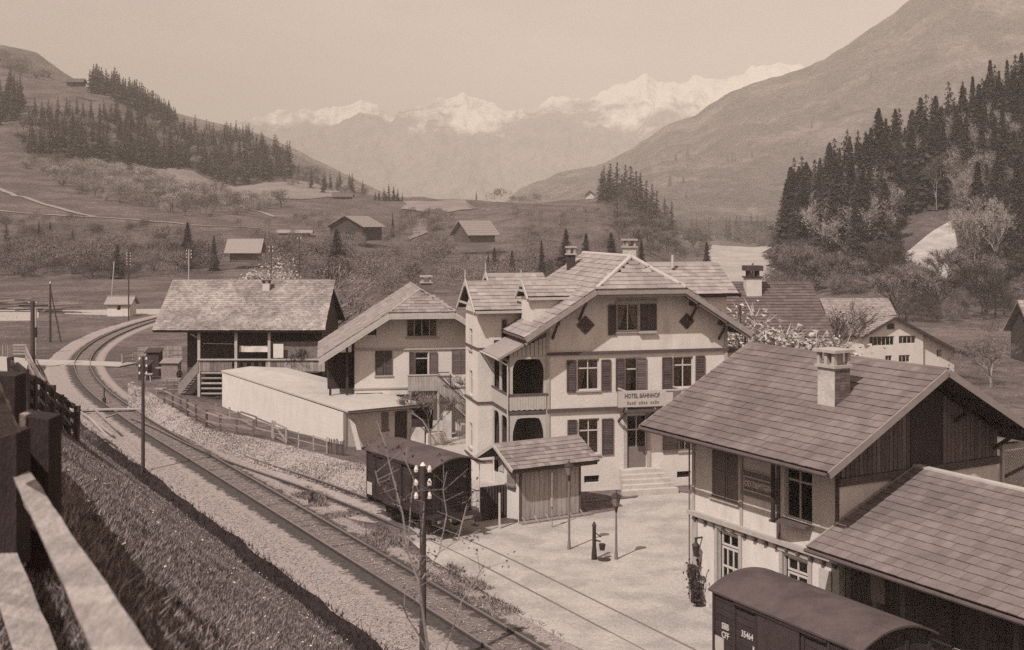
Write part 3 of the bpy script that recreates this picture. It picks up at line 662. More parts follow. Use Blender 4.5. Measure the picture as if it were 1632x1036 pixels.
b = MB(); b.box(1.2, 2.9, -.5, -.07, 0, .17); b.box(1.3, 2.8, -.3, -.065, .17, .33); b.build('door_step', MATS['stone_trim'], root)
# name board
b = MB(); b.box(2.85, 4.66, -.09, -.03, 4.68, 5.54); sg = b.build('name_board', MATS['sign_grey'], root)
b = MB(); z0, z1 = 4.86, 5.40
b.box(3.02, 4.5, -.125, -.092, z0, z0 + .05); b.box(3.02, 4.5, -.125, -.092, z1 - .05, z1); b.box(3.02, 3.07, -.124, -.092, z0 + .05, z1 - .05); b.box(4.45, 4.5, -.124, -.092, z0 + .05, z1 - .05); b.build('board_frame', MATS['enamel'], sg)
t_ = text(sg, 'OEY-DIEMTIGEN', .29, (3.76, -.10, 5.125), (math.radians(90), 0, 0), MATS['lettering_white'], depth=.01, bold=.008, sx=.64)
# roof
e0, e1 = -1.0, 8.9
b = MB(); b.slab([(e0, -1.7, 6.7), (e1, -1.7, 6.7), (e1, 3.6, 9.53), (e0, 3.6, 9.53)], .16); b.slab([(e0, 3.6, 9.53), (e1, 3.6, 9.53), (e1, 8.9, 6.7), (e0, 8.9, 6.7)], .16); b.build('roof', MATS['roof_under'], root)
T = Tiles(root, SF); T.add((e0, -1.74, 6.69), (e1, -1.74, 6.69), (e0, 3.55, 9.52), 17, .33, MATS['tile_station']); T.done()
T = Tiles(root, SF); T.add((e1, 8.94, 6.69), (e0, 8.94, 6.69), (e1, 3.65, 9.52), 17, .60, MATS['tile_station']); T.done(False)
b = MB(); b.tube((e0, 3.6, 9.53), (e1, 3.6, 9.53), .11, n=10); b.build('ridge_cap', MATS['tile_station'], root)
b = MB()
for x in (e0 - .04, e1):
    for ya, za, yb, zb in ((-1.75, 6.70, 3.6, 9.56), (8.95, 6.70, 3.6, 9.56)): b.beam((x + .02, ya, za - .08), (x + .02, yb, zb - .08), .05, .24)
b.build('verge_board', MATS['verge'], root)
b = MB(); b.box(e0, e1, -1.86, -1.75, 6.56, 6.64); b.tube((e0, -1.82, 6.62), (e1, -1.82, 6.62), .07, n=8); b.build('gutter', MATS['trim_timber'], root)
for x in (.2, 7.4):
    for yy in (.0, 1.8, 5.4, 7.5):
        b = MB(); xe = e1 - .1 if x > 1 else e0 + .1; b.beam((x, yy, rz(yy) - .28), (xe, yy, rz(yy) - .28), .16, .18); b.beam((x, yy, rz(yy) - 1.2), (xe * .85 + x * .15, yy, rz(yy) - .36), .1, .12); b.build('purlin', MATS['dark_timber'], root)
for k in range(9):
    x = .3 + k * .88; b = MB(); b.beam((x, -1.6, 6.72 - .2), (x, .2, 6.72 - .2 + sl * 1.8), .1, .14); b.build('rafter', MATS['dark_timber'], root)
# chimney: pale left face, dark bricks painting the shade of the right face, open cap
cb = MB(); cb.box(5.62, 6.42, .95, 1.65, 7.8, 9.5); ch = cb.build('chimney', MATS['plaster_old'], root)
bm_ = MB()
for r in range(14):
    for q in range(3):
        y0 = .95 + q * .235 + (.0 if r % 2 else .0); z = 8.05 + r * .10; bm_.box(6.42, 6.445, y0 + .008, y0 + .225, z, z + .088)
bm_.build('shade_bricks', MATS['brick'], ch)
b = MB(); b.box(5.54, 6.5, .87, 1.73, 9.5, 9.6); b.box(5.5, 6.54, .83, 1.77, 10.02, 10.12)
for x in (5.6, 5.95, 6.3):
    for yy in (.93, 1.55): b.box(x, x + .13, yy, yy + .13, 9.6, 10.02)
b.box(5.8, 6.25, 1.1, 1.5, 9.6, 10.0); b.build('chimney_cap', MATS['stone_trim'], ch)
b = MB(); b.slab([(5.4, .72, 8.04), (6.65, .72, 8.04), (6.65, .94, 8.16), (5.4, .94, 8.16)], .03); b.build('flashing', MATS['verge_pale'], ch)
# wall lantern, poster on the corner
b = MB(); b.box(.5, .56, -.35, 0, 2.55, 2.6); b.tube((.53, -.3, 2.55), (.53, -.3, 2.3), .04); b.tube((.53, -.3, 2.3), (.53, -.3, 1.9), .15, .10, n=6); b.tube((.53, -.3, 2.45), (.53, -.3, 2.3), .03, .17, n=6); b.build('wall_lantern', MATS['iron'], root)
b = MB(); b.box(6.75, 7.3, -.1, -.062, 1.9, 3.0); b.build('notice_board', MATS['enamel'], root)
b = MB(); b.tube((-.95, -1.8, 6.6), (-.1, -.12, 6.2), .03); b.tube((-.1, -.12, 6.2), (-.1, -.12, .1), .03); b.build('downpipe', MATS['sign_grey'], root)

# ================================================================ GOODS SHED
root = thing('goods_shed', 'long low goods shed with dark boarded wall joined to the station gable', 'shed', SF.w(0, 0), ang_s)
x0, x1 = 7.72, 22.0; sl2 = (6.15 - 4.1) / 4.9
b = MB(); b.box(x0, x1, .12, .2, 0, 4.7); b.build('wall', MATS['dark_timber'], root)
x = x0 + .1; n = 0
while x < x1 - .2:
    if not (10.4 < x < 12.1 or 14.6 < x < 16.8):
        b = MB(); b.box(x, x + .205, .075, .117 - 0, 1.1, 4.5); b.v = [(a, c + (.0 if R.random() < .5 else -.004), d) for a, c, d in b.v]; b.build('plank', MATS['dark_timber'] if n % 5 else MATS['mid_timber'], root); n += 1
    x += .225
for a, c in ((10.4, 12.1), (14.6, 16.8)):
    b = MB(); b.box(a + .05, c - .05, .02, .08, 1.1, 3.8); d = b.build('sliding_door', MATS['dark_timber'], root)
    b = MB(); b.box(a, c, .0, .06, 3.8, 3.9); b.build('door_rail', MATS['iron'], d)
b = MB(); b.box(x0 + .3, 10.35, -.06, .07, 2.05, 2.16); b.build('ledge_beam', MATS['verge_pale'], root)
b = MB(); b.box(12.15, 14.5, -.06, .07, 1.85, 1.98); b.build('ledge_beam', MATS['verge_pale'], root)
b = MB(); b.box(x0, x1, -1.3, .07, 0, 1.1); b.build('loading_dock', MATS['concrete'], root)
b = MB(); b.slab([(x0, -1.5, 4.1), (x1, -1.5, 4.1), (x1, 3.4, 6.15), (x0, 3.4, 6.15)], .14); b.slab([(x0, 3.4, 6.15), (x1, 3.4, 6.15), (x1, 8.3, 4.1), (x0, 8.3, 4.1)], .14); b.build('roof', MATS['roof_under'], root)
b = MB(); b.box(x0, x1, 6.9, 7.0, 0, 4.5); b.build('wall', MATS['dark_timber'], root)
T = Tiles(root, SF); T.add((x0, -1.54, 4.09), (x1, -1.54, 4.09), (x0, 3.35, 6.14), 15, .34, MATS['tile_shed']); T.done()
b = MB(); b.box(x0 - .01, x1, 3.25, 3.55, 6.17, 6.24); b.build('ridge_cap', MATS['verge_pale'], root)
b = MB(); b.tube((x0, -1.62, 4.02), (x1, -1.62, 4.02), .07); b.build('gutter', MATS['trim_timber'], root)
b = MB(); b.beam((x0 + .03, -1.56, 4.12), (x0 + .03, 3.4, 6.2), .06, .12); b.build('verge_board', MATS['verge'], root)
for k in range(12):
    x = x0 + .4 + k * 1.2; b = MB(); b.beam((x, -1.45, 3.98), (x, .1, 3.98 + sl2 * 1.55), .09, .12); b.build('rafter', MATS['dark_timber'], root)
def shed_poster(px0, py0, px1, py1, lab):
    u0, u1, z0, z1 = pxop(SF, (0, .06, 1, 0), px0, py0, px1, py1); b = MB(); b.box(u0, u1, .03, .06, z0, z1); tag(b.build('poster', MATS['enamel'] if px1 - px0 < 15 else MATS['sign_grey'], None), lab, 'poster').matrix_world = Matrix.Translation(SF.o) @ Matrix.Rotation(ang_s, 4, 'Z')
shed_poster(1389, 920, 1411, 960, 'pale rectangular poster on the dark shed wall nearer the station')
shed_poster(1497, 951, 1509, 980, 'small narrow white notice on the dark shed wall farther right')
# lattice porch behind the gable
root = thing('lattice_porch', 'pale framed lattice screen behind the station at the right edge', 'trellis', SF.w(0, 0), ang_s)
b = MB(); b.box(7.5, 7.62, 7.95, 8.07, 0, 6.3); b.box(7.5, 7.62, 11.9, 12.02, 0, 6.3); b.build('post', MATS['verge_pale'], root); b = MB(); b.box(7.42, 7.7, 7.85, 12.1, 6.3, 6.5); b.build('top_rail', MATS['verge_pale'], root)
b = MB(); b.beam((7.56, 8.1, 5.3), (7.56, 12, 6.2), .08, .1); b.build('brace', MATS['dark_timber'], root)
b = MB()
for k in range(-22, 36):
    for sgn in (1, -1):
        ya = 8.05 + k * .13; yb = ya + 2.6 * sgn; za, zb = 3.6, 6.2
        if sgn < 0: ya += 2.6 - .0; yb = ya - 2.6
        t0, t1 = 0, 1
        f = lambda t: ya + (yb - ya) * t
        for t in np.linspace(0, 1, 9)[:-1]:
            m = f(t + .0625)
            if 8.07 < m < 11.9: b.beam((7.55 + .012 * sgn, f(t), za + (zb - za) * t), (7.55 + .012 * sgn, f(t + .125), za + (zb - za) * (t + .125)), .02, .025)
o = b.build('lattice', MATS['verge_pale'], root); o['kind'] = 'stuff'

# ================================================================ HOTEL
ha_ = math.radians(14.3); HF = Frame(1.877, 63.69, ha_)
root = thing('hotel', 'large three storey hotel with pale walls, hipped gable roof and side verandas', 'hotel', HF.o, ha_); HT = root
W_ = 10.32; DP = 11.0; hs = (10.93 - 8.45) / (2.39 + 1.46)
hz = lambda a: min(8.45 + hs * (a + 1.46), 8.45 + hs * (11.28 - a))
WF = (0, 0, 1, 0)
def hop(x0, y0, x1, y1): return pxop(HF, WF, x0, y0, x1, y1)
g_w = hop(983, 484, 1019, 528); m1 = hop(920, 572, 955, 622); m2 = hop(996, 570, 1013, 646); m3 = hop(1073, 568, 1105, 618); l1 = hop(922, 667, 955, 724); ld = hop(999, 668, 1031, 745); l3 = hop(1082, 662, 1103, 718)
m2 = (m2[0], m2[0] + .95, 4.6, m2[3]); ld = (ld[0], ld[1], 1.12, 4.0)
v1 = hop(931, 758, 955, 769); v2 = hop(1079, 751, 1101, 761)
PL = MATS['plaster_bright']
wall(root, WF, 0, W_, 0, [(0, 4.42), (W_, 4.42)], [l1, ld, l3, v1, v2], PL)
wall(root, WF, 0, W_, 4.42, [(0, 7.45), (W_, 7.45)], [m1, m2, m3], PL)
wall(root, WF, 0, W_, 7.45, [(0, hz(0) - .2), (2.39, 10.75), (7.26, 10.75), (W_, hz(W_) - .2)], [g_w], MATS['plaster'])
WR = (W_, 0, 0, 1); WL = (0, DP, 0, -1)
wall(root, WR, 0, DP, 0, [(0, 9.0), (DP, 9.0)], [], PL); wall(root, WL, 0, DP, 0, [(0, 9.2), (DP, 9.2)], [], PL); wall(root, (W_, DP, -1, 0), 0, W_, 0, [(0, 9), (5, 12.0), (W_, 9)], [], PL)
for z, x1 in ((7.38, W_ + .12), (4.36, W_ + .12)):
    b = MB(); b.box(-.02, x1, -.14, -.001, z, z + .15); b.build('floor_band', MATS['trim_timber'], root)
b = MB(); b.box(-.05, W_ + .05, -.06, -.001, 0, .95); b.build('plinth', PL, root) if False else None
b = MB(); b.box(-.07, .12, -.07, -.001, 0, 8.9); b.box(W_ - .1, W_ + .08, -.07, -.001, 0, 8.9); b.build('corner_board', MATS['stone_trim'], root)
window(root, WF, g_w, 2, 0, curtain=.10)
s = hop(969, 486, 982, 534); shutter(root, WF, s[0], s[1], s[2], s[3]); s = hop(1020, 482, 1046, 527); mid = (s[0] + s[1]) / 2; shutter(root, WF, s[0], mid - .02, s[2], s[3]); shutter(root, WF, mid + .02, s[1], s[2], s[3])
b = MB(); s = hop(981, 480, 1047, 484); fbox(b, WF, s[0], s[1], s[2], s[3] + .05, 0, .12); b.build('window_head', MATS['stone_trim'], root)
b = MB(); s = hop(1017, 527, 1045, 531); fbox(b, WF, s[0], s[1], s[2], s[3], 0, .2); b.build('flower_shelf', MATS['stone_trim'], root)
window(root, WF, m1, 2, .70, curtain=.2); window(root, WF, m3, 2, .72, curtain=.3); window(root, WF, m2, 1, .75, sill=False, name='balcony_door', curtain=.3)
for x0, y0, x1, y1, mt in ((903, 574, 918, 625, 0), (958, 573, 973, 622, 0), (981, 571, 995, 622, 0), (1013, 570, 1030, 622, 1), (1055, 569, 1071, 621, 0), (1108, 567, 1123, 616, 0), (904, 669, 919, 726, 0), (959, 667, 977, 724, 0), (1056, 662, 1081, 721, 1)):
    s = hop(x0, y0, x1, y1); shutter(root, WF, s[0], s[1], s[2], s[3], MATS['shutter_mid'] if mt else MATS['shutter'])
window(root, WF, l1, 2, .66, curtain=.42); window(root, WF, l3, 2, .66, curtain=.3)
o = window(root, WF, (ld[0], ld[1], ld[2], ld[3]), 2, .72, sill=False, name='entrance_door')
b = MB(); fbox(b, WF, ld[0] + .08, ld[1] - .08, ld[2] + .05, ld[2] + 1.15, -.13, -.06); b.build('door_panel', MATS['sign_grey'], o)
b = MB(); fbox(b, WF, ld[0] - .18, ld[0], ld[2], ld[3] + .1, -.02, .07); fbox(b, WF, ld[1], ld[1] + .18, ld[2], ld[3] + .1, -.02, .07); fbox(b, WF, ld[0] - .18, ld[1] + .18, ld[3] + .1, ld[3] + .25, -.02, .08); b.build('door_surround', MATS['stone_trim'], root)
for v in (v1, v2):
    b = MB(); fbox(b, WF, v[0], v[1], v[2], v[3], -.16, -.12); b.build('cellar_vent', MATS['dark_room'], root)
# round lobed gable windows
def lobed(px, py, rpx):
    u, z = HF.hit(WF, px, py); r = rpx * 64.5 / F_; b = MB(); P = []
    for k in range(24):
        a = k * math.pi / 12; q = r * (1 - .28 * abs(math.sin(2 * a)) ** .8); P.append((u + q * math.cos(a), -.03, z + q * math.sin(a)))
    b.extr(P, (0, -.03, 0)); o = b.build('lobed_window', MATS['shutter'], root)
    b = MB(); b.box(u - r * .75, u + r * .75, -.09, -.062, z - .03, z + .03); b.box(u - .03, u + .03, -.088, -.062, z - r * .75, z + r * .75); b.build('cross_bar', MATS['trim_timber'], o)
lobed(933, 518, 15); lobed(1094, 512, 13)
# steps
u0, _ = HF.hit(WF, 988, 750); u1, _ = HF.hit(WF, 1050, 750)
for k in range(5):
    b = MB(); g = .32 * k; b.box(u0 - .1 * k - .05, u1 + .1 * k, -.55 - g, -.001 - .0 if k == 0 else -.55 - g + .32, 0, 1.12 - .2 * k - .0); b.build('step', MATS['concrete'], root)
# balcony with the hotel sign
ub0, _ = HF.hit(WF, 985, 640); ub1, _ = HF.hit(WF, 1072, 640); bd = 1.35
b = MB(); b.box(ub0 - .1, ub1 + .1, -bd, -.141, 4.36, 4.52); bal = b.build('balcony', MATS['trim_timber'], root)
for x in (ub0 - .05, (ub0 + ub1) / 2, ub1 - .05):
    b = MB(); b.box(x, x + .1, -bd - .0, -bd + .1, 4.52, 5.45); b.build('baluster_post', MATS['verge_pale'], bal)
    b = MB(); b.beam((x + .05, -.05, 3.7), (x + .05, -bd + .15, 4.36), .1, .12); b.build('brace', MATS['trim_timber'], bal)
b = MB(); b.box(ub0 - .06, ub1 + .06, -bd - .02, -bd + .1, 5.45, 5.52); b.box(ub0 - .06, ub0 + .04, -bd + .1, -.05, 5.45, 5.52); b.box(ub1 - .04, ub1 + .06, -bd + .1, -.05, 5.45, 5.52); b.build('handrail', MATS['verge_pale'], bal)
k = 0
while k < 9:
    for x in (ub0 - .05, ub1): b = MB(); b.box(x, x + .04, -bd + .12 + k * .135, -bd + .22 + k * .135, 4.52, 5.45); b.build('side_board', MATS['sign_grey'], bal)
    k += 1
fr2 = (0, -bd - .03, 1, 0); s0, zt = HF.hit(fr2, 985, 624); s1, _ = HF.hit(fr2, 1061, 624); _, zb = HF.hit(fr2, 1020, 648)
b = MB(); b.box(s0, s1, -bd - .07, -bd - .025, zb, zt); sg = b.build('hotel_sign', MATS['enamel'], root)
text(sg, 'HOTEL BAHNHOF', .34, ((s0 + s1) / 2, -bd - .075, zb + (zt - zb) * .68), (math.radians(90), 0, 0), MATS['shutter'], bold=.004, sx=.72)
b = MB()
for k, x in enumerate(np.linspace(s0 + .5, s1 - .5, 14)):
    if k in (4, 9): continue
    b.box(x, x + .09, -bd - .078, -bd - .071, zb + .12, zb + .12 + (.14 if k % 3 else .18))
b.build('worn_lettering', MATS['sign_grey'], sg)
# main roof
OV = -1.2; eL, eR = -1.46, 11.28; pk = (eL + eR) / 2; zr = 8.45 + hs * (pk - eL); hb_ = .45
b = MB()
b.slab([(eL, OV, 8.45), (2.39, OV, 10.93), (pk, hb_, zr), (pk, 9.0, zr), (eL, 9.0, 8.45)], .2)
b.slab([(eR, OV, 8.45), (7.43, OV, 10.93), (pk, hb_, zr), (pk, 9.0, zr), (eR, 9.0, 8.45)], .2)
b.slab([(2.39, OV, 10.93), (7.43, OV, 10.93), (pk, hb_, zr)], .2)
b.build('roof', MATS['roof_under'], root)
T = Tiles(root, HF)
slen = math.hypot(pk - eL, zr - 8.45); hl = math.hypot(2.39 - eL, 10.93 - 8.45)
kl = lambda u, v: u > 0 and (v < hl or (u - 0) > (v - hl) / (slen - hl) * (hb_ - OV) + .15)
T.add((eL - .04, 9.0, 8.45), (eL - .04, OV, 8.45), (pk - .04, 9.0, zr), 18, .62, MATS['tile_hotel'], keep=lambda u, v: kl(9 - OV - u, v))
T.add((eR + .04, OV, 8.45), (eR + .04, 9.0, 8.45), (pk + .04, OV, zr), 18, .62, MATS['tile_hotel'], keep=kl)
T.add((2.3, OV - .05, 10.93), (7.52, OV - .05, 10.93), (2.3, hb_, zr), 8, .55, MATS['tile_hotel'], keep=lambda u, v: abs(u - 2.61) < 2.5 * (1 - v / 2.25) + .1)
TH = T
b = MB(); b.tube((2.39, OV, 10.98), (pk, hb_, zr + .05), .13, n=10); b.tube((7.43, OV, 10.98), (pk, hb_, zr + .05), .13, n=10); b.tube((pk, hb_, zr + .05), (pk, 9.0, zr + .05), .13, n=10); b.build('ridge_cap', MATS['verge_pale'], root)
b = MB()
for dz, th in ((-.12, .26), (-.34, .14)):
    y_ = OV - .03 + (.12 if dz < -.2 else 0)
    b.beam((eL - .05, y_, 8.45 + dz), (2.39, y_, 10.93 + dz), .06, th); b.beam((eR + .05, y_, 8.45 + dz), (7.43, y_, 10.93 + dz), .06, th); b.box(2.39, 7.43, y_ - .03, y_ + .03, 10.93 + dz - th * .6, 10.93 + dz + th * .55)
b.build('verge_board', MATS['verge'], root)
b = MB(); b.tube((eL - .05, OV, 8.36), (eL - .05, 9, 8.36), .08); b.tube((eR + .05, OV, 8.36), (eR + .05, 9, 8.36), .08); b.build('gutter', MATS['trim_timber'], root)
for a in (.3, 1.8, 8.2, 9.9):
    b = MB(); z = hz(a) - .42; b.beam((a, .1, z), (a, OV + .05, z), .16, .2); b.beam((a, 0, z - .9), (a, OV + .3, z - .1), .1, .12); b.build('purlin', MATS['dark_timber'], root)
# side veranda: two storeys of arched openings
VX0, VD = -2.1, 3.7
def arch_panel(F, u0, u1, z0, z1, mat, name, nlobe=True):
    """board panel with a lobed arch cut out"""
    b = MB(); uc = (u0 + u1) / 2; hw = (u1 - u0) / 2 - .16; P = [(u0, z1), (u1, z1), (u1, z0), (uc + hw, z0)]
    h = z1 - z0 - .1; Q = []
    for k in range(13):
        a = math.pi * k / 12; c = math.cos(a); s_ = math.sin(a); rr = 1 - .05 * abs(math.sin(3 * a))
        Q.append((uc + hw * np.sign(c) * abs(c) ** .55 * rr, z0 + h * (.62 + .38 * abs(s_) ** .7 * rr)))
    # strips left of, right of and above the opening
    for (A, B_) in zip(Q, Q[1:]):
        b.extr([fpt(F, A[0], A[1], .02), fpt(F, B_[0], B_[1], .02), fpt(F, B_[0], z1, .02), fpt(F, A[0], z1, .02)], tuple(Vector(fpt(F, 0, 0, -.05)) - Vector(fpt(F, 0, 0, .02))))
    fbox(b, F, u0, uc - hw * .98, z0, z1, -.05, .022); fbox(b, F, uc + hw * .98, u1, z0, z1, -.05, .022)
    return b.build(name, mat, root)
VF = (VX0, 0, 1, 0); VS = (VX0, VD, 0, -1)
for z0, z1 in ((1.1, 4.25), (5.35, 7.35)): arch_panel(VF, 0.02, 2.08, z0, z1, MATS['white_wood'], 'veranda_arch')
arch_panel(VS, 0.02, 1.8, 5.35, 7.2, MATS['white_wood'], 'veranda_arch'); arch_panel(VS, 1.8, 3.66, 5.35, 7.2, MATS['white_wood'], 'veranda_arch')
arch_panel(VS, 0.02, 1.8, 1.1, 4.25, MATS['white_wood'], 'veranda_arch'); arch_panel(VS, 1.8, 3.66, 1.1, 4.25, MATS['white_wood'], 'veranda_arch')
b = MB(); b.box(VX0 - .04, 0, -.05, VD, 4.28, 4.46); b.build('veranda_floor', MATS['trim_timber'], root)
b = MB(); b.box(VX0, 0, 0, VD, .0, 1.1); b.build('veranda_base', PL, root)
# scalloped parapet boards, one by one
n = 14
for k in range(n):
    u = VX0 + .01 + k * (2.08 / n); b = MB(); b.box(u, u + 2.08 / n - .01, -.07, -.03, 4.5 + (.03 if k % 2 else 0), 5.3); b.build('parapet_board', MATS['white_wood'], root)
for k in range(24):
    y = .02 + k * (3.66 / 24); b = MB(); b.box(VX0 - .06, VX0 - .02, y, y + 3.66 / 24 - .01, 4.5, 5.3); b.build('parapet_board', MATS['white_wood'], root)
b = MB(); b.box(VX0 - .1, .02, -.12, -.02, 5.3, 5.38); b.box(VX0 - .1, VX0, -.02, VD, 5.3, 5.38); b.build('parapet_rail', MATS['trim_timber'], root)
for k in range(9):
    u = VX0 + .02 + k * .23; zt = 7.6 + (k / 8) * .75; b = MB(); b.box(u, u + .2, -.04, .0, 7.36, zt); b.build('gable_board', MATS['white_wood'], root)
b = MB(); b.slab([(-2.75, -.35, 7.35), (-2.75, 4.1, 7.35), (-.85, 4.1, 8.35), (-.85, -.35, 8.35)], .12); b.build('veranda_roof', MATS['verge'], root)
b = MB(); b.tube((-2.8, -.3, 7.28), (-2.8, 4.1, 7.28), .06); b.tube((-2.78, -.3, 7.25), (VX0 - .1, -.1, 6.9), .04); b.tube((VX0 - .1, -.1, 6.9), (VX0 - .1, -.1, .2), .04); b.build('downpipe', MATS['verge_pale'], root)
b = MB(); b.box(-.02, .0, .02, VD, 1.1, 7.9); b.build('veranda_shade_panel', MATS['dark_timber'], root)
b = MB(); b.box(VX0 + .05, -.03, VD - .08, VD - .02, 1.1, 7.9); b.build('veranda_shade_panel', MATS['dark_timber'], root)  # both dark panels paint the shade inside the veranda
b = MB(); b.box(-.9, -.45, VD - .1, VD - .06, 4.5, 6.6); b.build('drying_cloth', MATS['curtain'], root) if False else None
# left wing (stair tower)
wx = -2.95; zt = 9.45; OPW = (VD)
WW = (wx, 3.75, 1, 0); wall(root, WW, 0, 2.9, 0, [(0, zt), (2.9, zt)], [(1.35, 1.75, 7.9, 9.1)], PL)
window(root, WW, (1.35, 1.75, 7.9, 9.1), 1, 0, sill=False)
wops = [(1.0, 1.8, 1.6, 3.0), (1.0, 1.8, 4.6, 6.0), (1.0, 1.8, 7.2, 8.4)]
wall(root, (wx, 7.0, 0, -1), 0, 3.25, 0, [(0, 9.5), (1.625, 10.7), (3.25, 9.5)], wops, PL)
for q in wops: window(root, (wx, 7.0, 0, -1), q, 2, .7)
wall(root, (0, 7.0, -1, 0), 0, 2.95, 0, [(0, zt), (2.95, zt)], [], PL)
for z in (1.1, 4.36, 7.38): b = MB(); b.box(wx - .08, 0, 3.68, 3.745, z, z + .1); b.box(wx - .08, wx - .001, 3.75, 7.0, z, z + .1); b.build('floor_band', MATS['trim_timber'], root)
# the three small gabled roofs on the left slope
def wing_roof(a0, a1, b0, b1, ze, zr_, rows, side_wall=None):
    m = (b0 + b1) / 2; bb = MB(); bb.slab([(a0, b0, ze), (a1, b0, ze), (a1, m, zr_), (a0, m, zr_)], .12); bb.slab([(a0, b1, ze), (a1, b1, ze), (a1, m, zr_), (a0, m, zr_)], .12); bb.build('dormer_roof', MATS['roof_under'], root)
    TH.add((a0, b0 - .03, ze), (a1, b0 - .03, ze), (a0, m - .03, zr_), rows, .5, MATS['tile_hotel'])
    bb = MB(); bb.tube((a0, m, zr_ + .03), (a1, m, zr_ + .03), .08); bb.build('ridge_cap', MATS['tile_hotel'], root)
    bb = MB(); bb.beam((a0 - .03, b0 - .15, ze - .15), (a0 - .03, m, zr_ + .12), .06, .2); bb.beam((a0 - .03, b1 + .15, ze - .15), (a0 - .03, m, zr_ + .12), .06, .2); bb.tube((a0 - .03, m, zr_ - .2), (a0 - .03, m, zr_ + .75), .05, .03); bb.beam((a0 - .03, b0 + .5, ze + .3), (a0 - .03, b1 - .5, ze + .3), .05, .12); bb.build('verge_board', MATS['verge_pale'], root)
    bb = MB(); bb.box(a0, a1, b0 - .12, b0 - .04, ze - .16, ze - .02); bb.build('eaves_board', MATS['verge_pale'], root)
wing_roof(-3.3, 1.0, 3.1, 7.6, 9.6, 11.05, 8)
wing_roof(-.85, 2.2, .9, 3.3, 10.45, 11.15, 4)
wing_roof(-1.2, 2.4, 8.2, 10.4, 10.6, 11.3, 4)
b = MB(); b.box(-.6, 1.6, 1.05, 3.1, 8.6, 10.4); b.build('dormer_wall', MATS['plaster'], root)
b = MB(); b.box(-.9, 2.2, 8.3, 10.2, 8.6, 10.5); b.build('dormer_wall', MATS['plaster'], root)
# right cross wing
b = MB(); b.slab([(5.0, 3.0, 10.3), (12.6, 3.0, 10.3), (12.2, 6.0, 12.0), (5.0, 6.0, 12.0)], .15); b.slab([(5.0, 9.0, 10.3), (12.6, 9.0, 10.3), (12.2, 6.0, 12.0), (5.0, 6.0, 12.0)], .15); b.build('wing_roof', MATS['roof_under'], root)
TH.add((7.2, 2.97, 10.31), (12.5, 2.97, 10.31), (7.2, 5.95, 12.0), 9, .55, MATS['tile_hotel'])
b = MB(); b.tube((6, 6, 12.03), (12.2, 6, 12.03), .09); b.build('ridge_cap', MATS['tile_hotel'], root)
b = MB(); b.beam((12.6, 2.95, 10.2), (12.25, 6, 11.95), .06, .22); b.build('verge_board', MATS['dark_timber'], root)
wall(root, (W_, 3.6, 1, 0), 0, 1.7, 0, [(0, 10.1), (1.7, 10.1)], [(.5, 1.3, 8.3, 9.4)], MATS['plaster']); window(root, (W_, 3.6, 1, 0), (.5, 1.3, 8.3, 9.4), 2, 0)
wall(root, (W_ + 1.7, 3.6, 0, 1), 0, 5.0, 0, [(0, 10.1), (2.4, 11.7), (5, 10.1)], [], MATS['plaster'])
TH.done()
# right side balcony glimpse
b = MB(); b.box(W_, W_ + 1.4, .3, 2.8, 7.2, 7.3); b.box(W_ + 1.3, W_ + 1.38, .3, .4, 4.5, 8.2); b.box(W_, W_ + 1.4, .3, 2.8, 4.3, 4.45); b.build('side_balcony', MATS['trim_timber'], root)
# chimneys
def chimney(root, x, y, z0, z1, wd, mat, cap='open'):
    b = MB(); b.box(x - wd / 2, x + wd / 2, y - wd / 2, y + wd / 2, z0, z1); c = b.build('chimney', mat, root)
    b = MB(); e = wd / 2 + .08; b.box(x - e, x + e, y - e, y + e, z1, z1 + .09)
    if cap == 'open':
        for sx in (-1, 1):
            for sy in (-1, 1): b.box(x + sx * wd * .38 - .06, x + sx * wd * .38 + .06, y + sy * wd * .38 - .06, y + sy * wd * .38 + .06, z1 + .09, z1 + .42)
        b.box(x - e, x + e, y - e, y + e, z1 + .42, z1 + .52)
    b.build('chimney_cap', MATS['stone_trim'], c); return c
def hpx(px, d):   # local (x,y) in the hotel for a column at a distance
    p = Vector(((px - CX) / F_ * d, d, 0)) - HF.o; return p.dot(HF.e1), p.dot(HF.e2)
x, y = hpx(1003, 70.5); chimney(root, x, y, 11.5, 13.0, .62, MATS['plaster_old'])
x, y = hpx(910, 71.5); chimney(root, x, y, 10.5, 12.55, .42, MATS['dark_timber'])
x, y = hpx(1072, 71.0); b = MB(); b.tube((x, y, 11.8), (x, y, 12.55), .1, .08); b.build('vent_pipe', MATS['verge_pale'], root)

# ================================================================ KIOSK
p0 = G(828, 834); KF = Frame(p0.x, p0.y, math.atan2(.4945, .8692)); root = thing('wooden_kiosk', 'small boarded outhouse with tiled roof between wagon and hotel', 'outhouse', p0, KF.a)
KW, KD = 3.45, 2.5
wall(root, (0, 0, 1, 0), 0, KW, 0, [(0, 2.75), (KW, 2.75)], [], MATS['dark_timber'])
wall(root, (0, KD, 0, -1), 0, KD, 0, [(0, 2.7), (KD / 2, 3.35), (KD, 2.7)], [], MATS['plaster_bright']); wall(root, (KW, 0, 0, 1), 0, KD, 0, [(0, 2.7), (KD / 2, 3.35), (KD, 2.7)], [], MATS['plaster_bright']); wall(root, (KW, KD, -1, 0), 0, KW, 0, [(0, 2.7), (KW, 2.7)], [], MATS['plaster_bright'])
for k in range(13):
    wd = (KW - .1) / 13; x = .05 + k * wd; b = MB(); b.box(x + .008, x + wd - .008, -.045 - R.uniform(0, .012), -.006, .12, 2.62); b.build('plank', MATS['kiosk_wood'], root)
b = MB(); b.box(-.03, .1, -.06, -.046 + .05, 0, 2.7); b.box(KW - .1, KW + .03, -.06, .004, 0, 2.7); b.build('corner_post', MATS['mid_timber'], root)
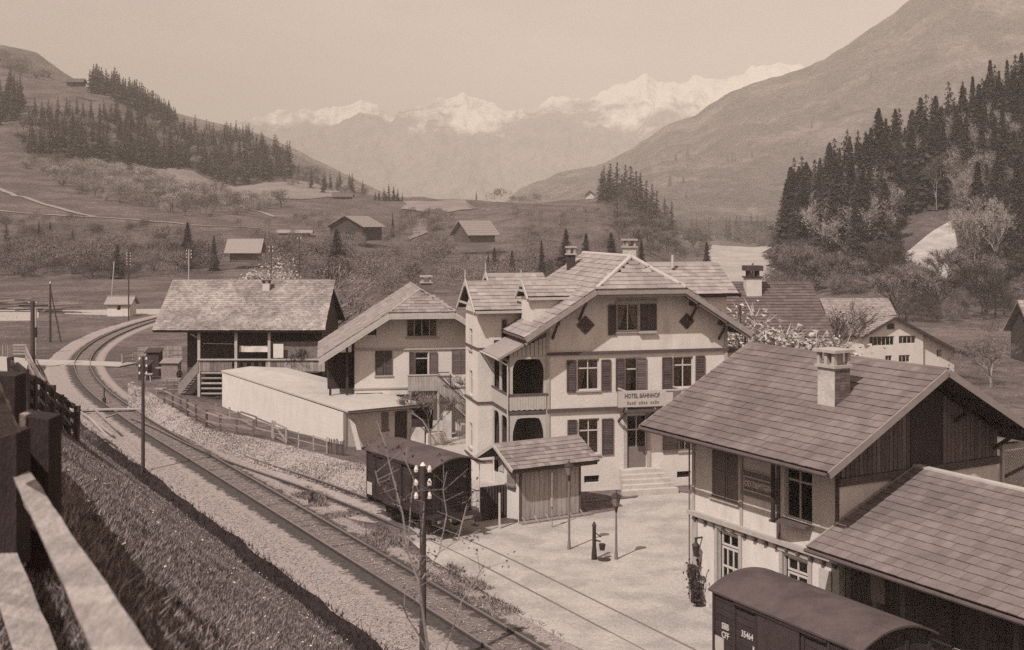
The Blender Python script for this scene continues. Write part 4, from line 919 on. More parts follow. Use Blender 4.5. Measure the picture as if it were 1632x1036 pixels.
b = MB(); b.box(-.1, KW + .5, -.45, -.07, .0, .1); b.build('wooden_step', MATS['grey_wood'], root)
for k in range(6): b = MB(); b.beam((.1 + k * .66, -.5, .02), (.1 + k * .66, -.1, .28), .05, .05); b.build('step_strut', MATS['grey_wood'], root)
zr0, ze0 = 3.62, 2.72; m = KD / 2; xa, xb = -.75, KW + .75
b = MB(); b.slab([(xa, -.62, ze0), (xb, -.62, ze0), (xb, m, zr0), (xa, m, zr0)], .07); b.slab([(xa, KD + .62, ze0), (xb, KD + .62, ze0), (xb, m, zr0), (xa, m, zr0)], .07); b.build('roof', MATS['roof_under'], root)
T = Tiles(root, KF); T.add((xa, -.66, ze0), (xb, -.66, ze0), (xa, m - .03, zr0), 7, .36, MATS['tile_kiosk']); T.done()
T = Tiles(root, KF); T.add((xb, KD + .66, ze0), (xa, KD + .66, ze0), (xb, m + .03, zr0), 7, .36, MATS['tile_kiosk']); T.done(False)
b = MB(); b.tube((xa, m, zr0 + .03), (xb, m, zr0 + .03), .07); b.build('ridge_cap', MATS['tile_kiosk'], root)
b = MB(); b.beam((xa - .02, -.66, ze0 - .03), (xa - .02, m, zr0 - .0), .05, .16); b.beam((xa - .02, KD + .66, ze0 - .03), (xa - .02, m, zr0), .05, .16); b.build('verge_board', MATS['verge_pale'], root)
b = MB(); b.box(xa + .1, xb - .1, -.6, -.52, ze0 - .18, ze0 - .07); b.build('eaves_board', MATS['dark_timber'], root)
b = MB(); b.box(-.12, -.03, .35, 1.05, 1.75, 2.3); cbx = b.build('letter_cabinet', MATS['grey_wood'], root); b = MB(); b.box(-.2, -.02, .28, 1.12, 1.66, 1.75); b.box(-.14, -.12, .45, .95, 1.83, 2.2); b.build('cabinet_door', MATS['sign_grey'], cbx)
b = MB(); b.box(-.05, -.01, 1.5, 2.0, 2.2, 2.75); b.build('notice', MATS['enamel'], root); b = MB(); b.box(-.06, -.01, 2.1, 2.42, 2.15, 2.65); b.build('small_window', MATS['dark_room'], root)

# ================================================================ CHALET (house with outside stair)
ca = math.radians(9.0); CF = Frame(-10.83, 82.0, ca); root = thing('chalet', 'pale plastered chalet with shuttered windows, half hipped roof and outside stair', 'house', CF.o, ca); CH_ = root
WF = (0, 0, 1, 0)
def cop(x0, y0, x1, y1): return pxop(CF, WF, x0, y0, x1, y1)
CW = 10.2; att = cop(648, 505, 697, 537); dr = cop(661, 561, 683, 592); dr = (dr[0], dr[1], 3.25, dr[3])
a_w = cop(598, 558, 625, 598); c_w = cop(720, 556, 747, 594); gd = cop(562, 623, 610, 628)
gop = cop(632, 618, 690, 650); gop = (gop[0], gop[1], .1, 2.6)
ce0, _ = CF.hit(WF, 508, 567); zL = 5.3; hipz = 8.35
u_h0, _ = CF.hit((0, -1.3, 1, 0), 621, 496); u_h1, _ = CF.hit((0, -1.3, 1, 0), 725, 494); cp = (u_h0 + u_h1) / 2
csl = .64; crz = hipz + csl * (cp - u_h0)
cz = lambda a: hipz + csl * (a - u_h0) if a < cp else hipz + csl * (u_h1 - a)
wall(root, WF, 0, CW, 0, [(0, 5.72), (CW, 5.72)], [dr, a_w, c_w, gop, (gd[0] + .2, gd[1], 2.3, 2.75)], MATS['plaster_bright'])
wall(root, WF, 0, CW, 5.72, [(0, cz(0) - .25), (u_h0, hipz - .2), (u_h1, hipz - .2), (CW, cz(CW) - .25)], [att], MATS['plaster'])
wall(root, (0, 9, 0, -1), 0, 9, 0, [(0, 5.8), (9, 5.8)], [], MATS['dark_timber']); wall(root, (CW, 0, 0, 1), 0, 9, 0, [(0, 5.6), (9, 5.6)], [], MATS['plaster_bright'])
wall(root, (CW, 9, -1, 0), 0, CW, 0, [(0, 5.5), (CW / 2, 9), (CW, 5.5)], [], MATS['plaster'])
b = MB(); b.box(-.05, CW, -.1, -.001, 5.68, 5.8); b.box(-.05, CW, -.06, -.001, 3.0, 3.1); b.build('floor_band', MATS['stone_trim'], root)
b = MB(); fbox(b, WF, gop[0], gop[1], gop[2], gop[3], -1.2, -1.15); b.build('cellar_opening', MATS['dark_timber'], root)
b = MB(); fbox(b, WF, gd[0] + .2, gd[1], 2.3, 2.75, -.14, -.1); b.build('cellar_vent', MATS['dark_room'], root)
window(root, WF, att, 4, 0, curtain=.08)
o = window(root, WF, dr, 1, .8, sill=False, name='balcony_door')
window(root, WF, a_w, 2, .7); um = (a_w[0] + a_w[1]) / 2; shutter(root, WF, a_w[0], um - .02, a_w[2], a_w[3]); shutter(root, WF, um + .02, a_w[1], a_w[2], a_w[3])
shutter(root, WF, c_w[0], (c_w[0] + c_w[1]) / 2 - .01, c_w[2], c_w[3], MATS['shutter_mid']); shutter(root, WF, (c_w[0] + c_w[1]) / 2 + .01, c_w[1], c_w[2], c_w[3], MATS['shutter_mid'])
s = cop(652, 561, 660, 594); shutter(root, WF, s[0], s[1], 3.25, s[3]); s = cop(684, 561, 697, 594); shutter(root, WF, s[0], s[1], 3.25, s[3], MATS['shutter_mid'])
for q in (cop(586, 517, 600, 534), cop(745, 518, 758, 532)):
    b = MB(); fbox(b, WF, q[0], q[1], q[2], q[3], 0, .04); b.build('attic_shutter', MATS['shutter'], root)
# left lean-to under the long roof
b = MB(); b.box(ce0 + .6, 0, 2.6, 2.7, 0, 5.3); b.box(ce0 + .6, ce0 + .75, 2.7, 9, 0, 4.9); b.build('lean_to_wall', MATS['dark_timber'], root)
for x in (ce0 + .7, -.6): b = MB(); b.box(x, x + .16, -.4, -.24, 0, cz(x) - .4); b.build('post', MATS['dark_timber'], root)
# roof
OV = -1.3; b = MB()
zl0 = cz(ce0); zr1 = cz(cp * 2 - ce0 - 1.4); xr1 = cp * 2 - ce0 - 1.4
b.slab([(ce0, OV, zl0), (u_h0, OV, hipz), (cp, .6, crz), (cp, 10.2, crz), (ce0, 10.2, zl0)], .22); b.slab([(xr1, OV, zr1), (u_h1, OV, hipz), (cp, .6, crz), (cp, 10.2, crz), (xr1, 10.2, zr1)], .22); b.slab([(u_h0, OV, hipz), (u_h1, OV, hipz), (cp, .6, crz)], .2)
b.build('roof', MATS['roof_under'], root)
T = Tiles(root, CF); hw = (u_h1 - u_h0) / 2; sl3 = math.hypot(1.95, crz - hipz)
T.add((u_h0 - .05, OV - .05, hipz), (u_h1 + .05, OV - .05, hipz), (u_h0 - .05, .6, crz), 8, .5, MATS['tile_house'], keep=lambda u, v: abs(u - hw) < hw * (1 - v / sl3) + .12); T.done()
T = Tiles(root, CF); sL = math.hypot(cp - ce0, crz - zl0); hL = math.hypot(u_h0 - ce0, hipz - zl0); LL = 11.5
T.add((ce0 - .03, 10.2, zl0), (ce0 - .03, OV, zl0), (cp - .03, 10.2, crz), 18, .5, MATS['tile_house'], keep=lambda u, v: (v < hL or (LL - u) > (v - hL) / (sL - hL) * 1.9 + .15))
T.add((xr1 + .03, OV, zr1), (xr1 + .03, 10.2, zr1), (cp + .03, OV, crz), 15, .5, MATS['tile_house'], keep=lambda u, v: u > max(0, (v - (sL - (sL - hL) - 1.6)) / (sL - hL)) * 1.9 - .1 if v > hL - 1.6 else True); T.done(False)
b = MB()
for dz, th in ((-.13, .28), (-.36, .14)):
    b.beam((ce0, OV - .03, zl0 + dz), (u_h0, OV - .03, hipz + dz), .06, th); b.beam((xr1, OV - .03, zr1 + dz), (u_h1, OV - .03, hipz + dz), .06, th); b.box(u_h0, u_h1, OV - .06, OV, hipz + dz - th * .55, hipz + dz + th * .5)
b.build('verge_board', MATS['verge_pale'], root)
b = MB(); b.tube((u_h0, OV, hipz + .04), (cp, .6, crz + .04), .1); b.tube((u_h1, OV, hipz + .04), (cp, .6, crz + .04), .1); b.tube((cp, .6, crz + .04), (cp, 10.2, crz + .04), .1); b.build('ridge_cap', MATS['tile_house'], root)
for a in (1.2, 3.2, 7.8, 9.4): b = MB(); b.beam((a, 0, cz(a) - .45), (a, OV + .1, cz(a) - .45), .15, .18); b.build('purlin', MATS['dark_timber'], root)
chimney(root, cp + .5, 1.6, crz - .6, crz + .45, .7, MATS['brick'])
# deck and stair
d0, _ = CF.hit((0, -1.3, 1, 0), 650, 605); d1, _ = CF.hit((0, -1.3, 1, 0), 697, 605)
b = MB(); b.box(d0, d1 + .9, -1.3, -.11, 3.0, 3.12); dk = b.build('landing', MATS['grey_wood'], root)
n = 11
for k in range(n): u = d0 + k * (d1 - d0) / n; b = MB(); b.box(u, u + (d1 - d0) / n - .012, -1.36, -1.32, 3.0, 4.05); b.build('railing_board', MATS['kiosk_wood'], dk)
b = MB(); b.box(d0 - .05, d1 + .05, -1.4, -1.28, 4.05, 4.13); b.build('handrail', MATS['verge_pale'], dk)
sx, _ = CF.hit((0, -1.35, 1, 0), 764, 640)
n = 20
for k in range(n):
    t = k / n; u = d1 + (sx - d1) * t; z = 3.0 - (3.0 - .35) * t; b = MB(); wdt = (sx - d1) / n; b.hexa([(u, -1.36, z - .05), (u + wdt - .01, -1.36, z - .18), (u + wdt - .01, -1.32, z - .18), (u, -1.32, z - .05), (u, -1.36, z + 1.0), (u + wdt - .01, -1.36, z + .87), (u + wdt - .01, -1.32, z + .87), (u, -1.32, z + 1.0)]); b.build('railing_board', MATS['kiosk_wood'], root)
b = MB(); b.beam((d1, -1.34, 4.06), (sx, -1.34, 4.06 - 2.65), .1, .08); b.build('stair_rail', MATS['trim_timber'], root)
n = 14
for k in range(n): t = k / n; u = d1 + (sx - d1) * t; z = 3.0 - 2.9 * t; b = MB(); b.box(u, u + .3, -1.3, -.3, z - .05, z); b.build('stair_tread', MATS['grey_wood'], root)
b = MB(); b.beam((d1 + .9, -1.3, 3.1), (d1 + .9, -1.3, 4.1), .08, .08); b.beam((d1, -.2, 4.1), (d1 + .95, -.2, 4.1), .06, .06); b.beam((d1 + .1, -.2, 4.1), (d1 + .9, -.2, 3.2), .05, .05); b.build('rail_frame', MATS['trim_timber'], dk)
b = MB(); b.box(sx - 1.2, sx + .3, -1.3, -.4, 0, .6); b.build('stair_foot_wall', MATS['plaster_bright'], root)
for u in (d0 + .1, d1): b = MB(); b.box(u, u + .14, -1.3, -1.16, 0, 3.0); b.build('post', MATS['verge_pale'], dk)

# ================================================================ LONG WHITE SHED
q0 = G(548, 719); wa = math.atan2(.56, .828); WSF = Frame(q0.x, q0.y, wa); root = thing('long_white_shed', 'long low white shed with flat gravel roof beside the garden fence', 'shed', q0, wa)
LW, LD = 4.9, 21.5; h0 = 2.45
dop = pxop(WSF, (0, 0, 1, 0), 629, 656, 654, 700); dop = (dop[0], min(dop[1], 4.6), 0, 2.2); nop = pxop(WSF, (0, 0, 1, 0), 608, 657, 619, 688)
wall(root, (0, 0, 1, 0), 0, LW, 0, [(0, h0), (LW, h0 + .1)], [dop], MATS['plaster_bright'])
wall(root, (0, LD, 0, -1), 0, LD, 0, [(0, h0 + .3), (LD, h0)], [], MATS['plaster_bright']); wall(root, (LW, 0, 0, 1), 0, LD, 0, [(0, h0), (LD, h0)], [], MATS['plaster_bright']); wall(root, (LW, LD, -1, 0), 0, LW, 0, [(0, h0), (LW, h0)], [], MATS['plaster_bright'])
b = MB(); fbox(b, (0, 0, 1, 0), dop[0], dop[1], 0, 2.2, -.14, -.1); b.build('door', MATS['dark_timber'], root)
b = MB(); fbox(b, (0, 0, 1, 0), nop[0], nop[1], nop[2], nop[3], 0, .04); b.build('narrow_shutter', MATS['sign_grey'], root)
b = MB(); b.slab([(-.02, -.75, h0 + .16), (LW + .75, -.75, h0 + .16), (LW + .6, LD + .2, h0 + .3), (2.4, LD + .2, h0 + .62), (-.02, LD + .2, h0 + .45)], .1); b.build('roof', MATS['gravel_roof'], root)
b = MB(); b.box(-.1, LW + .8, -.82, -.755, h0 + .02, h0 + .2); b.tube((-.1, -.85, h0 + .06), (LW + .8, -.85, h0 + .0), .06); b.build('gutter', MATS['trim_timber'], root)
b = MB(); b.box(-.06, 0.14, -.06, -.002, 0, h0); b.build('corner_board', MATS['stone_trim'], root)
b = MB(); b.beam((.35, -1.6, 0), (.5, -.1, 2.0), .3, .05); b.build('leaning_board', MATS['white_wood'], root)
b = MB(); b.box(5.2, 6.6, -1.6, -1.4, 0, .8); tag(b.build('courtyard_wall', MATS['plaster_bright'], None), 'low pale courtyard wall beside the long shed', 'wall').matrix_world = Matrix.Translation(WSF.o) @ Matrix.Rotation(wa, 4, 'Z')

# ================================================================ BARN
BF = Frame((290 - CX) / F_ * 98, 98, 0.0); root = thing('barn', 'large old barn with mottled shingle roof and open gallery at the left', 'barn', BF.o, 0.0)
s98 = F_ / 98.0; BX = lambda px: (px - 290) / s98; BZ = lambda py: EYE - (py - HY) / s98
bw0, bw1 = BX(290), BX(508)
wall(root, (0, 1.6, 1, 0), 0, bw1, 0, [(0, 6.0), (bw1, 6.0)], [], MATS['dark_timber']); wall(root, (0, 11, 0, -1), 0, 9.4, 0, [(0, 6.0), (4.7, 9.2), (9.4, 6.0)], [], MATS['dark_timber']); wall(root, (bw1, 1.6, 0, 1), 0, 9.4, 0, [(0, 6), (4.7, 9.2), (9.4, 6)], [], MATS['dark_timber'])
wall(root, (BX(429), 0.3, 1, 0), 0, bw1 - BX(429), 2.3, [(0, BZ(545)), (9, BZ(545))], [], MATS['grey_wood'])
ez, rz_ = BZ(526), EYE - (447 - HY) * 103.5 / F_
ea, eb = BX(247), BX(519); ra, rb = (277 - 290) * 103.5 / F_ + (290 - CX) / F_ * (103.5 - 98), (527 - 290) * 103.5 / F_ + (290 - CX) / F_ * (103.5 - 98)
b = MB(); b.slab([(ea, -.6, ez), (eb, -.6, ez), (rb, 5.5, rz_), (ra, 5.5, rz_)], .18); b.slab([(ea, 11.6, ez), (eb, 11.6, ez), (rb, 5.5, rz_), (ra, 5.5, rz_)], .18); b.build('roof', MATS['roof_under'], root)
T = Tiles(root, BF); T.add((ea + .02, -.63, ez), (eb, -.63, ez), (ra + .02 + (0), 5.47, rz_), 26, .30, MATS['tile_barn'], jit=.02); 
T.done(False)
b = MB(); b.beam((ra, 5.5, rz_ + .05), (rb, 5.5, rz_ + .05), .25, .08); b.build('ridge_board', MATS['verge'], root); b = MB(); b.beam((ea - .02, -.6, ez), (ra - .02, 5.5, rz_), .08, .16); b.beam((eb + .02, -.6, ez), (rb + .02, 5.5, rz_), .08, .16); b.build('verge_board', MATS['verge'], root)
cx_ = (426 - CX) / F_ * 102.6 - BF.o.x; b = MB(); b.box(cx_ - .3, cx_ + .3, 4.0, 4.6, 8.2, 9.3); c = b.build('chimney', MATS['chimney_white'], root); b = MB(); b.box(cx_ - .36, cx_ + .36, 3.95, 4.65, 9.5, 9.58); b.box(cx_ - .3, cx_ - .2, 4.0, 4.6, 9.3, 9.5); b.box(cx_ + .2, cx_ + .3, 4.0, 4.6, 9.3, 9.5); b.build('chimney_cap', MATS['dark_timber'], c)
for px in (317, 376, 429):
    b = MB(); x = BX(px); b.box(x - .11, x + .11, -.05, .17, 0 if px == 317 else 2.3, ez + .1); b.build('gallery_post', MATS['verge_pale'], root)
b = MB(); zt = BZ(574); b.box(BX(315), BX(520), -.16, -.04, zt, zt + .12); b.build('gallery_rail', MATS['verge_pale'], root)
nb = 34; wdb = (BX(518) - BX(317)) / nb
for k in range(nb):
    x = BX(317) + k * wdb; px = 317 + k * 201 / nb
    if 370 < px < 423 and k % 2: continue
    mt = MATS['dark_timber'] if 370 < px < 423 else (MATS['grey_wood'] if px < 440 else MATS['pale_timber'])
    b = MB(); b.box(x, x + wdb - .02, -.03, .02, BZ(592), zt); b.build('gallery_board', mt, root)
b = MB(); b.box(BX(315), BX(508), 0.03, 1.6, BZ(594), BZ(594) + .12); b.build('gallery_floor', MATS['grey_wood'], root)
b = MB(); b.hexa([(BX(317), -.1, BZ(592)), (BX(284), -.1, .15), (BX(284), .0, .15), (BX(317), 0, BZ(592)), (BX(317), -.1, zt), (BX(284), -.1, 1.2), (BX(284), 0, 1.2), (BX(317), 0, zt)]); b.build('stair_side', MATS['pale_timber'], root)
for k in range(10): t = k / 10; b = MB(); x = BX(284) + (BX(317) - BX(284)) * t; b.box(x, x + .3, .02, 1.2, .2 + 2.1 * t, .26 + 2.1 * t); b.build('stair_tread', MATS['grey_wood'], root)
for k in range(5): z = .5 + k * .42; b = MB(); b.tube((BX(323), -.4, z), (BX(356), -.4, z), .09, n=7); b.build('stacked_log', MATS['pale_timber'], root)
b = MB(); b.beam((BX(322), .3, zt + 1.35), (BX(374), .3, zt + 1.3), .05, .05); b.beam((BX(305), -.3, zt + 2.2), (BX(316), 0, zt + 1.8), .08, .08); b.build('pole_line', MATS['verge_pale'], root)
# washing
b = MB(); x0, x1 = BX(380), BX(428); zz = BZ(551)
for k in range(12):
    xa = x0 + (x1 - x0) * k / 12; xb_ = x0 + (x1 - x0) * (k + 1) / 12; b.poly([(xa, .3 + .04 * math.sin(k), zz - .55), (xb_, .3 + .04 * math.sin(k + 1), zz - .55), (xb_, .3, zz - .05 * math.sin(math.pi * (k + 1) / 12)), (xa, .3, zz - .05 * math.sin(math.pi * k / 12))])
o = b.build('washing', MATS['linen']); o.location = BF.o; tag(o, 'long white cloth hung to dry in the barn gallery', 'laundry')
b = MB(); x0, x1 = BX(436), BX(452); b.box(x0, x1, -.12, -.06, BZ(570), BZ(548)); o = b.build('washing', MATS['linen']); o.location = BF.o; tag(o, 'pale cloth hanging over the right end of the barn gallery', 'laundry')
def wb(b, name, mat, root):
    """build from world coordinates as a child of an unrotated thing"""
    o = root.location; b.v = [(x - o.x, y - o.y, z - o.z) for x, y, z in b.v]; return b.build(name, mat, root)
# ================================================================ GOODS WAGONS
def wagon(label, near_s, near_t, far_s, far_t, number, yaw_note=None, platform=True, h=3.35, roofm='wagon_roof', lettering=True):
    a = st(near_s, near_t); c = st(far_s, far_t); d = (c - a); L = d.length; ang = math.atan2(d.y, d.x) ; root = thing('goods_wagon', label, 'wagon', a, ang, 'covered goods wagons on the siding')
    W2 = 1.34; z0 = 1.05; x0 = .95 if platform else .1; x1 = L - .05    # +x runs to the far end; +y is the track side facing the bank
    b = MB(); b.box(x0, x1, -W2, W2, z0, h - .05); body = b.build('body', MATS['wagon_paint'], root)
    # boards on both sides and both ends, separate pieces
    nb = 11
    for k in range(nb):
        za = z0 + .03 + k * (h - z0 - .1) / nb; zb = za + (h - z0 - .1) / nb - .018
        for sy in (1, -1): b = MB(); b.box(x0 + .02, x1 - .02, sy * W2 + (.0 if sy > 0 else -.022), sy * W2 + (.022 if sy > 0 else 0), za, zb); b.build('board', MATS['wagon_paint'], root)
        b = MB(); b.box(x0 - .022, x0, -W2 + .04, W2 - .04, za, zb); b.build('board', MATS['wagon_paint'], root)
    for k in range(7):
        x = x0 + .02 + (x1 - x0 - .12) * k / 6
        for sy in (1, -1): b = MB(); b.box(x, x + .09, sy * W2 + (.023 if sy > 0 else -.07), sy * W2 + (.07 if sy > 0 else -.023), z0 - .05, h - .08); b.build('side_post', MATS['wagon_paint'], root)
    for y in (-W2 + .02, -.45, .4, W2 - .12): b = MB(); b.box(x0 - .07, x0 - .023, y, y + .1, z0, h + .1 if abs(y) < 1 else h - .05); b.build('end_post', MATS['wagon_paint'], root)
    for sy in (1, -1):
        b = MB(); xm = (x0 + x1) / 2; b.box(xm - .85, xm + .85, sy * W2 + (.072 if sy > 0 else -.11), sy * W2 + (.11 if sy > 0 else -.072), z0 - .02, h - .15); dd = b.build('sliding_door', MATS['wagon_paint'], root)
        b = MB(); b.box(xm - 1.9, xm + 1.9, sy * W2 + (.05 if sy > 0 else -.14), sy * W2 + (.14 if sy > 0 else -.05), h - .15, h - .10); b.build('door_rail', MATS['iron'], dd)
    for sy in (1, -1):   # ventilation flap
        b = MB(); b.box(x0 + .25, x0 + .85, sy * W2 + (.023 if sy > 0 else -.05), sy * W2 + (.05 if sy > 0 else -.023), h - .75, h - .3); b.build('vent_flap', MATS['iron'], root)
        b = MB(); b.box(x1 - .6, x1 - .12, sy * W2 + (.072 if sy > 0 else -.09), sy * W2 + (.09 if sy > 0 else -.072), z0 + .15, z0 + .75); b.build('chalk_panel', MATS['enamel'], root) if number == 'none' else None
    # arched roof
    n = 14; rw = W2 + .12; V = []; 
    for xx in (-.12, L + .08):
        for k in range(n + 1):
            y = -rw + 2 * rw * k / n; V.append((xx, y, h + .42 * (1 - (y / rw) ** 2)))
    F1 = [(k, k + 1, n + 2 + k, n + 1 + k) for k in range(n)]; b = MB(); b.v = V + [(x, y, z - .06) for x, y, z in V]; m = len(V); b.f = F1 + [tuple(m + i for i in reversed(f)) for f in F1] + [(0, n + 1, n + 1 + m, m), (n, m + n, m + 2 * n + 1, 2 * n + 1)] + [(k, m + k, m + k + 1, k + 1) for k in range(n)] + [(n + 1 + k, n + 2 + k, m + n + 2 + k, m + n + 1 + k) for k in range(n)]
    b.m = [0] * len(b.f); b.build('roof', MATS[roofm], root, smooth=False)
    b = MB(); b.v = []; 
    for xx in (x0 - .02, x1):
        b.extr([(xx, -W2 + (2 * W2) * k / 12, h - .06 + .40 * (1 - ((-W2 + (2 * W2) * k / 12) / rw) ** 2)) for k in range(13)] + [(xx, W2, h - .3), (xx, -W2, h - .3)], (.03, 0, 0))
    b.build('end_arch', MATS['wagon_paint'], root)
    # underframe
    b = MB(); b.box(0, L, -1.15, -1.0, .82, 1.02); b.box(0, L, 1.0, 1.15, .82, 1.02); b.box(0, .16, -1.3, 1.3, .78, 1.04); b.box(L - .16, L, -1.3, 1.3, .78, 1.04); b.box(.16, x0, -1.3, 1.3, .98, 1.045); b.build('underframe', MATS['iron'], root)
    for x in (1.35, L - 1.35):
        for sy in (1, -1):
            b = MB(); b.tube((x, sy * .70, .70), (x, sy * .82, .70), .47, n=20); wv = b.build('wheel', MATS['iron'], root); b = MB(); b.tube((x, sy * .82, .70), (x, sy * .98, .70), .12, n=10); b.box(x - .5, x + .5, sy * 1.02 - .04, sy * 1.02 + .04, .86, .93); b.build('axle_box', MATS['iron'], wv)
    for xx, dx in ((0, -1), (L, 1)):
        for sy in (1, -1): b = MB(); b.tube((xx, sy * .88, .92), (xx + dx * .35, sy * .88, .92), .08); b.tube((xx + dx * .35, sy * .88, .92), (xx + dx * .41, sy * .88, .92), .2, n=14); b.build('buffer', MATS['iron'], root)
        b = MB(); b.tube((xx, 0, .9), (xx + dx * .35, 0, .82), .04); b.build('coupling_hook', MATS['iron'], root)
    if platform:
        for sy in (1, -1):
            b = MB(); b.tube((.06, sy * 1.25, 1.0), (.06, sy * 1.25, h + .1), .022, n=6); b.build('corner_rod', MATS['verge_pale'] if sy < 0 and number == 'none' else MATS['iron'], root)
            b = MB(); b.tube((.06, sy * 1.25, 2.0), (x0, sy * 1.25, 2.0), .018, n=6); b.tube((.5, sy * 1.3, .35), (.5, sy * 1.3, 1.0), .02, n=5); b.box(.3, .7, sy * 1.3 - .1, sy * 1.3 + .1, .33, .36); b.build('step_iron', MATS['iron'], root)
        b = MB(); b.tube((.06, -1.25, 2.05), (.06, 1.25, 2.05), .02, n=6); b.tube((.06, -1.25, 1.55), (.06, 1.25, 1.55), .014, n=6)
        for k in range(9): b.tube((.06, -1.1 + k * .275, 1.04), (.06, -1.1 + k * .275, 2.05), .012, n=5)
        b.build('end_railing', MATS['iron'], root)
        b = MB(); b.tube((.45, .5, 1.05), (.45, .5, 2.3), .03); b.tube((.3, .5, 2.3), (.6, .5, 2.3), .03); b.build('brake_crank', MATS['iron'], root)
        b = MB(); b.box(x0 - .06, x0 - .023, -.35, .35, z0 + .02, h - .35); b.build('end_door', MATS['wagon_paint'], root)
        b = MB(); b.box(-.02, .03, .35, 1.1, .84, .98); b.box(-.02, .03, -.9, -.3, .84, .98); b.build('buffer_plate', MATS['weathered_wood'], root)
    if lettering:
        # lettering on the long side that faces the bank, reading left to right from the far end
        def tx(s, size, x, z): text(root, s, size, (x, W2 + .032, z), (math.radians(90), 0, math.radians(180)), MATS['lettering_white'], bold=.003, depth=.006, sx=.8)
        tx('SBB', .26, L - .62, h - .98); tx('CFF', .26, L - .62, h - 1.24); tx(number, .26, L - 1.6, h - .95); tx('K', .24, L - 1.9, h - 1.27)
        b = MB(); b.box(x1 - .5, x1 - .08, W2 + .023, W2 + .04, z0 + .5, z0 + .95); b.build('label_panel', MATS['enamel'], root)
    return root
wagon('dark covered goods wagon with its brakeman platform facing the yard, beside the wooden kiosk', -48.6, 24.8, -54.6, 24.1, 'none', lettering=False)
wagon('dark covered goods wagon with white lettering in front of the station building', -22.4, 24.5, -28.4, 24.5, '35464', platform=False)
wagon('goods wagon of which only the lower pale roof shows at the bottom right edge', -14.0, 24.5, -21.2, 24.5, 'none', platform=False, h=3.0, lettering=False)
# boundary boards between wagon and kiosk
root = thing('yard_fence', 'dark board fence between goods wagon and kiosk', 'fence', G(770, 838)); a, c = G(765, 842), G(826, 833); n = 13
for k in range(n):
    p = a.lerp(c, k / n) + Vector((0, 1.3, 0)); b = MB(); b.box(p.x - .09, p.x + .09, p.y - .02, p.y + .02, 0, 1.65); wb(b, 'board', MATS['dark_timber'], root)
b = MB(); p = G(796, 843); b.box(p.x - .05, p.x + .05, p.y - .05, p.y + .05, 0, 1.7); wb(b, 'post', MATS['verge_pale'], root)

# ================================================================ YARD FURNITURE
def lamp(px, py, ht, label, lantern=True):
    p = G(px, py); root = thing('street_lamp', label, 'lamp post', p, 0, 'lamp posts in the station yard'); b = MB(); b.tube((0, 0, 0), (0, 0, ht - .45), .06, .04, n=10); b.tube((0, 0, 0), (0, 0, .35), .085, .07, n=10); b.build('post', MATS['sign_grey'], root)
    if lantern:
        b = MB(); b.tube((0, 0, ht - .45), (0, 0, ht - .05), .12, .22, n=6); b.build('lantern', MATS['glass'] if False else MATS['sign_grey'], root); b = MB(); b.tube((0, 0, ht - .05), (0, 0, ht + .12), .26, .05, n=6); b.tube((0, 0, ht + .12), (0, 0, ht + .25), .02); b.build('lantern_cap', MATS['iron'], root)
        b = MB(); b.tube((0, 0, ht - .72), (0, 0, ht - .45), .05, .1, n=6); b.build('lantern_base', MATS['iron'], root)
    else:
        b = MB(); b.tube((0, 0, ht - .45), (0, 0, ht - .2), .05, .13, n=8); b.tube((0, 0, ht - .2), (0, 0, ht - .1), .2, .03, n=8); b.build('lamp_head', MATS['iron'], root)
lamp(907, 876, 3.75, 'tall post with six sided lantern in front of the kiosk')
lamp(982, 892, 2.75, 'shorter dark lamp post right of the water pump')
p = G(947, 892); root = thing('water_pump', 'dark cast iron water pump with spout and hanging bucket in the yard', 'pump', p)
b = MB(); b.tube((0, 0, 0), (0, 0, .5), .13, .1, n=10); b.tube((0, 0, .5), (0, 0, 1.45), .085, .08, n=10); b.tube((0, 0, 1.45), (0, 0, 1.62), .11, .03, n=10); b.build('column', MATS['iron'], root)
b = MB(); b.tube((0, 0, .85), (.28, 0, .78), .035, n=6); b.build('spout', MATS['iron'], root); b = MB(); b.beam((0, 0, 1.2), (.3, .05, .95), .03, .04); b.build('handle', MATS['iron'], root)
b = MB(); b.tube((.34, -.02, .42), (.34, -.02, .68), .11, .15, n=10); bk = b.build('bucket', MATS['iron'], root)
b = MB(); p = G(963, 893); b.tube((p.x, p.y, .02), (p.x, p.y, .05), .28, n=18); o = b.build('drain_cover', MATS['iron']); tag(o, 'round dark drain cover beside the water pump', 'drain cover')
b = MB(); p = G(880, 841); b.tube((p.x, p.y, 0), (p.x, p.y, 2.6), .035, n=6); b.tube((p.x, p.y, 1.0), (p.x, p.y, 1.4), .09, n=8); tag(b.build('signal_rod', MATS['grey_wood']), 'thin rod standing in front of the kiosk wall', 'post')
b = MB()
for k in range(40):
    a = k * .5; b.beam((0, 0, 0), (0, 0, .01), .01, .01) if False else None
# flower border plots by the hotel
HFw = lambda x, y: HF.w(x, y)
sheet('flower_bed', [HFw(.6, -.3), HFw(4.6, -.25), HFw(4.9, -1.0), HFw(4.0, -2.4), HFw(1.0, -2.6)], M_soil_shadow, .05, 'dark garden bed left of the hotel steps')
sheet('flower_bed', [HFw(6.6, -.3), HFw(10.2, -.3), HFw(10.0, -2.0), HFw(7.4, -2.4), HFw(6.7, -1.2)], M_soil_shadow, .05, 'dark garden bed right of the hotel steps')
sheet('kiosk_shadow', [G(918, 800), G(980, 800), G(975, 815), G(925, 822)], M_soil_shadow, .03, 'kiosk shadow laid as a dark patch on the yard')  # cast shadow of the kiosk drawn as a dark sheet

